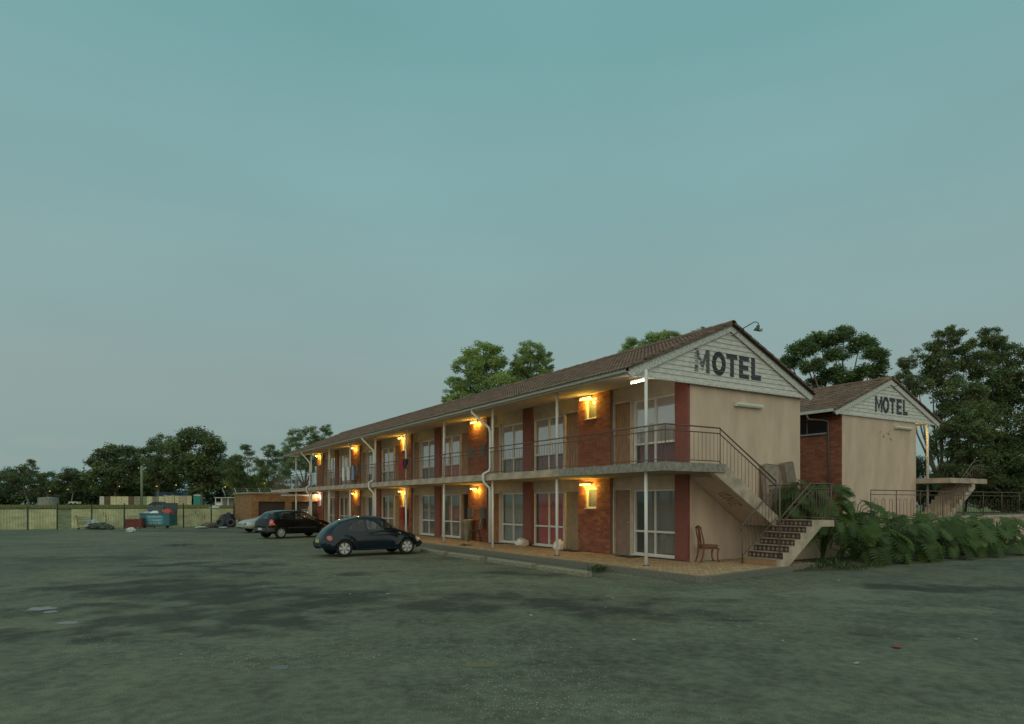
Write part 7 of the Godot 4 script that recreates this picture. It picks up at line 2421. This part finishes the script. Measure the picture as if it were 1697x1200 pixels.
func philodendrons() -> void:
	var kinds := []
	for i in 5:
		kinds.append(leaf_mesh(40 + i))
	var tones := []
	for i in 4:
		var k: float = [1.0, 0.65, 1.4, 1.05][i]
		tones.append(mat("philo%d" % i, 0.055 * k, 0.086 * k, 0.032 * k * (1.0 if i < 3 else 0.6), 0.55, {"spec": 0.28, "back": lin(0.2, 0.3, 0.1)}))
	tones.append(mat("philo_yellow", 0.16, 0.17, 0.02, 0.5, {"back": lin(0.1, 0.1, 0.02)}))
	# x, z, height of the crown, spread, leaves, what sets it apart
	var plants := [
		[17.75, -12.75, 2.35, 0.8, 40, "tallest split-leaf plant beside the stair landing"],
		[18.9, -12.5, 2.3, 0.95, 42, "tall split-leaf plant right of the stair, topped by flat leaves"],
		[19.6, -11.35, 1.0, 0.9, 30, "split-leaf plant at the front left corner of the leafy bed"],
		[20.4, -12.4, 1.85, 0.95, 30, "split-leaf plant against the terrace wall, left of the railing"],
		[21.2, -11.3, 1.15, 0.95, 30, "split-leaf plant in the front row, second from the stair"],
		[22.1, -12.3, 1.5, 0.9, 24, "split-leaf plant under the left end of the terrace railing"],
		[22.9, -11.2, 1.2, 0.95, 30, "split-leaf plant in the middle of the front row"],
		[24.0, -12.2, 1.4, 0.95, 24, "split-leaf plant under the middle of the terrace railing"],
		[24.6, -11.1, 1.2, 0.95, 30, "split-leaf plant in the front row near the right edge"],
		[25.8, -12.1, 1.35, 0.95, 24, "split-leaf plant against the wall near the right edge"],
		[26.3, -11.0, 1.2, 0.95, 28, "split-leaf plant at the right edge of the front row"],
		[28.0, -11.6, 1.3, 1.0, 26, "split-leaf plant at the far right end of the bed"]]
	for p in plants:
		var t := thing("philodendron", p[5], "plant", Vector3(p[0], 0.0, p[1]), 0.0, "split-leaf plants in the bed")
		var stems := Geo.new()
		var h: float = p[2]
		for i in int(p[4] * 1.35):
			var f: float = (i + 0.5) / int(p[4] * 1.35)
			var az := rng.randf() * TAU
			if rng.randf() < 0.62:   # most leaves turn to the open side
				az = atan2(0.85, -0.45) + rnd(-1.0, 1.0)
			var out := Vector3(cos(az), 0, sin(az))
			var y: float = lerpf(0.95 if h > 1.9 else 0.22, h, pow(f, 0.85)) + rnd(-0.08, 0.08)
			var reach: float = p[3] * (0.35 + 0.65 * sqrt(maxf(0.05, 1.0 - pow(y / (h * 1.12), 2)))) * rnd(0.6, 1.0)
			var at := out * reach + Vector3(0, y, 0)
			var size := rnd(0.24, 0.60)
			var pitch := lerpf(1.05, 0.35, f) + rnd(-0.25, 0.25)   # low leaves hang, high ones lie flat
			var b := Basis(Vector3.UP, -az + rnd(-0.5, 0.5)) * Basis(Vector3(0, 0, 1), -pitch) * Basis(Vector3(1, 0, 0), rnd(-0.35, 0.35))
			part(t, "leaf", kinds[rng.randi_range(0, 4)], tones[4] if rng.randf() < 0.02 else tones[rng.randi_range(0, 3)], at, b.scaled(Vector3.ONE * size))
			stems.tube([Vector3(rnd(-0.06, 0.06), maxf(0.0, y - 0.9), rnd(-0.06, 0.06)), out * reach * 0.45 + Vector3(0, y - 0.12, 0), at - b * Vector3(0.05, 0, 0)], [0.016, 0.013, 0.009], 4)
		stems.tube([Vector3(0, -0.05, 0), Vector3(0.05, h * 0.5, 0.03), Vector3(0, h * 0.85, 0)], [0.07, 0.06, 0.03], 6)
		part(t, "stems", stems.mesh(true), mat("stem", 0.10, 0.13, 0.05, 0.7, {}))
	weeds()

func weeds() -> void:
	# tufts along the kerb and at the foot of the stair
	var k := 0
	for q in [[770, 911, 0.32, "leafy weed growing at the kerb left of the white bags"], [990, 947, 0.26, "low weed growing at the kerb below the small lamp window"], [1345, 942, 0.3, "weed patch on the ground right of the tiled steps, left part"], [1375, 938, 0.34, "weed patch on the ground right of the tiled steps, middle part"], [1408, 944, 0.26, "weed patch on the ground right of the tiled steps, right part"], [1320, 944, 0.2, "weed at the near foot of the stair side"], [1450, 940, 0.22, "weed in front of the leafy bed corner"]]:
		var t := thing("weed", q[3], "weed", on_ground(q[0], q[1]), rnd(0, 6), "weeds by kerb and stair")
		var g := Geo.new()
		g.tinted = true
		var h: float = q[2]
		for i in 130:
			var a := rng.randf() * TAU
			var r0 := sqrt(rng.randf()) * h * (0.9 if k < 2 else 1.7)
			var p := Vector3(cos(a) * r0, -0.01, sin(a) * r0)
			var lean := Vector3(rnd(-0.5, 0.5), rnd(0.4, 1.0), rnd(-0.5, 0.5)) * h * rnd(0.4, 1.0)
			var m := rnd(0.6, 1.3)
			g.tint = Color(0.065 * m, 0.10 * m, 0.028 * m)
			var s := Vector3(cos(a + 1.5), 0.2, sin(a + 1.5)) * h * 0.07
			g.tri(p + lean * 0.3, p + lean * 0.65 + s, p + lean)
			g.tri(p + lean * 0.3, p + lean, p + lean * 0.65 - s)
			g.tri(p - s * 0.2, p + lean * 0.4, p + s * 0.2)
		part(t, "leaves", g.mesh(), mat("leaf"))
		k += 1
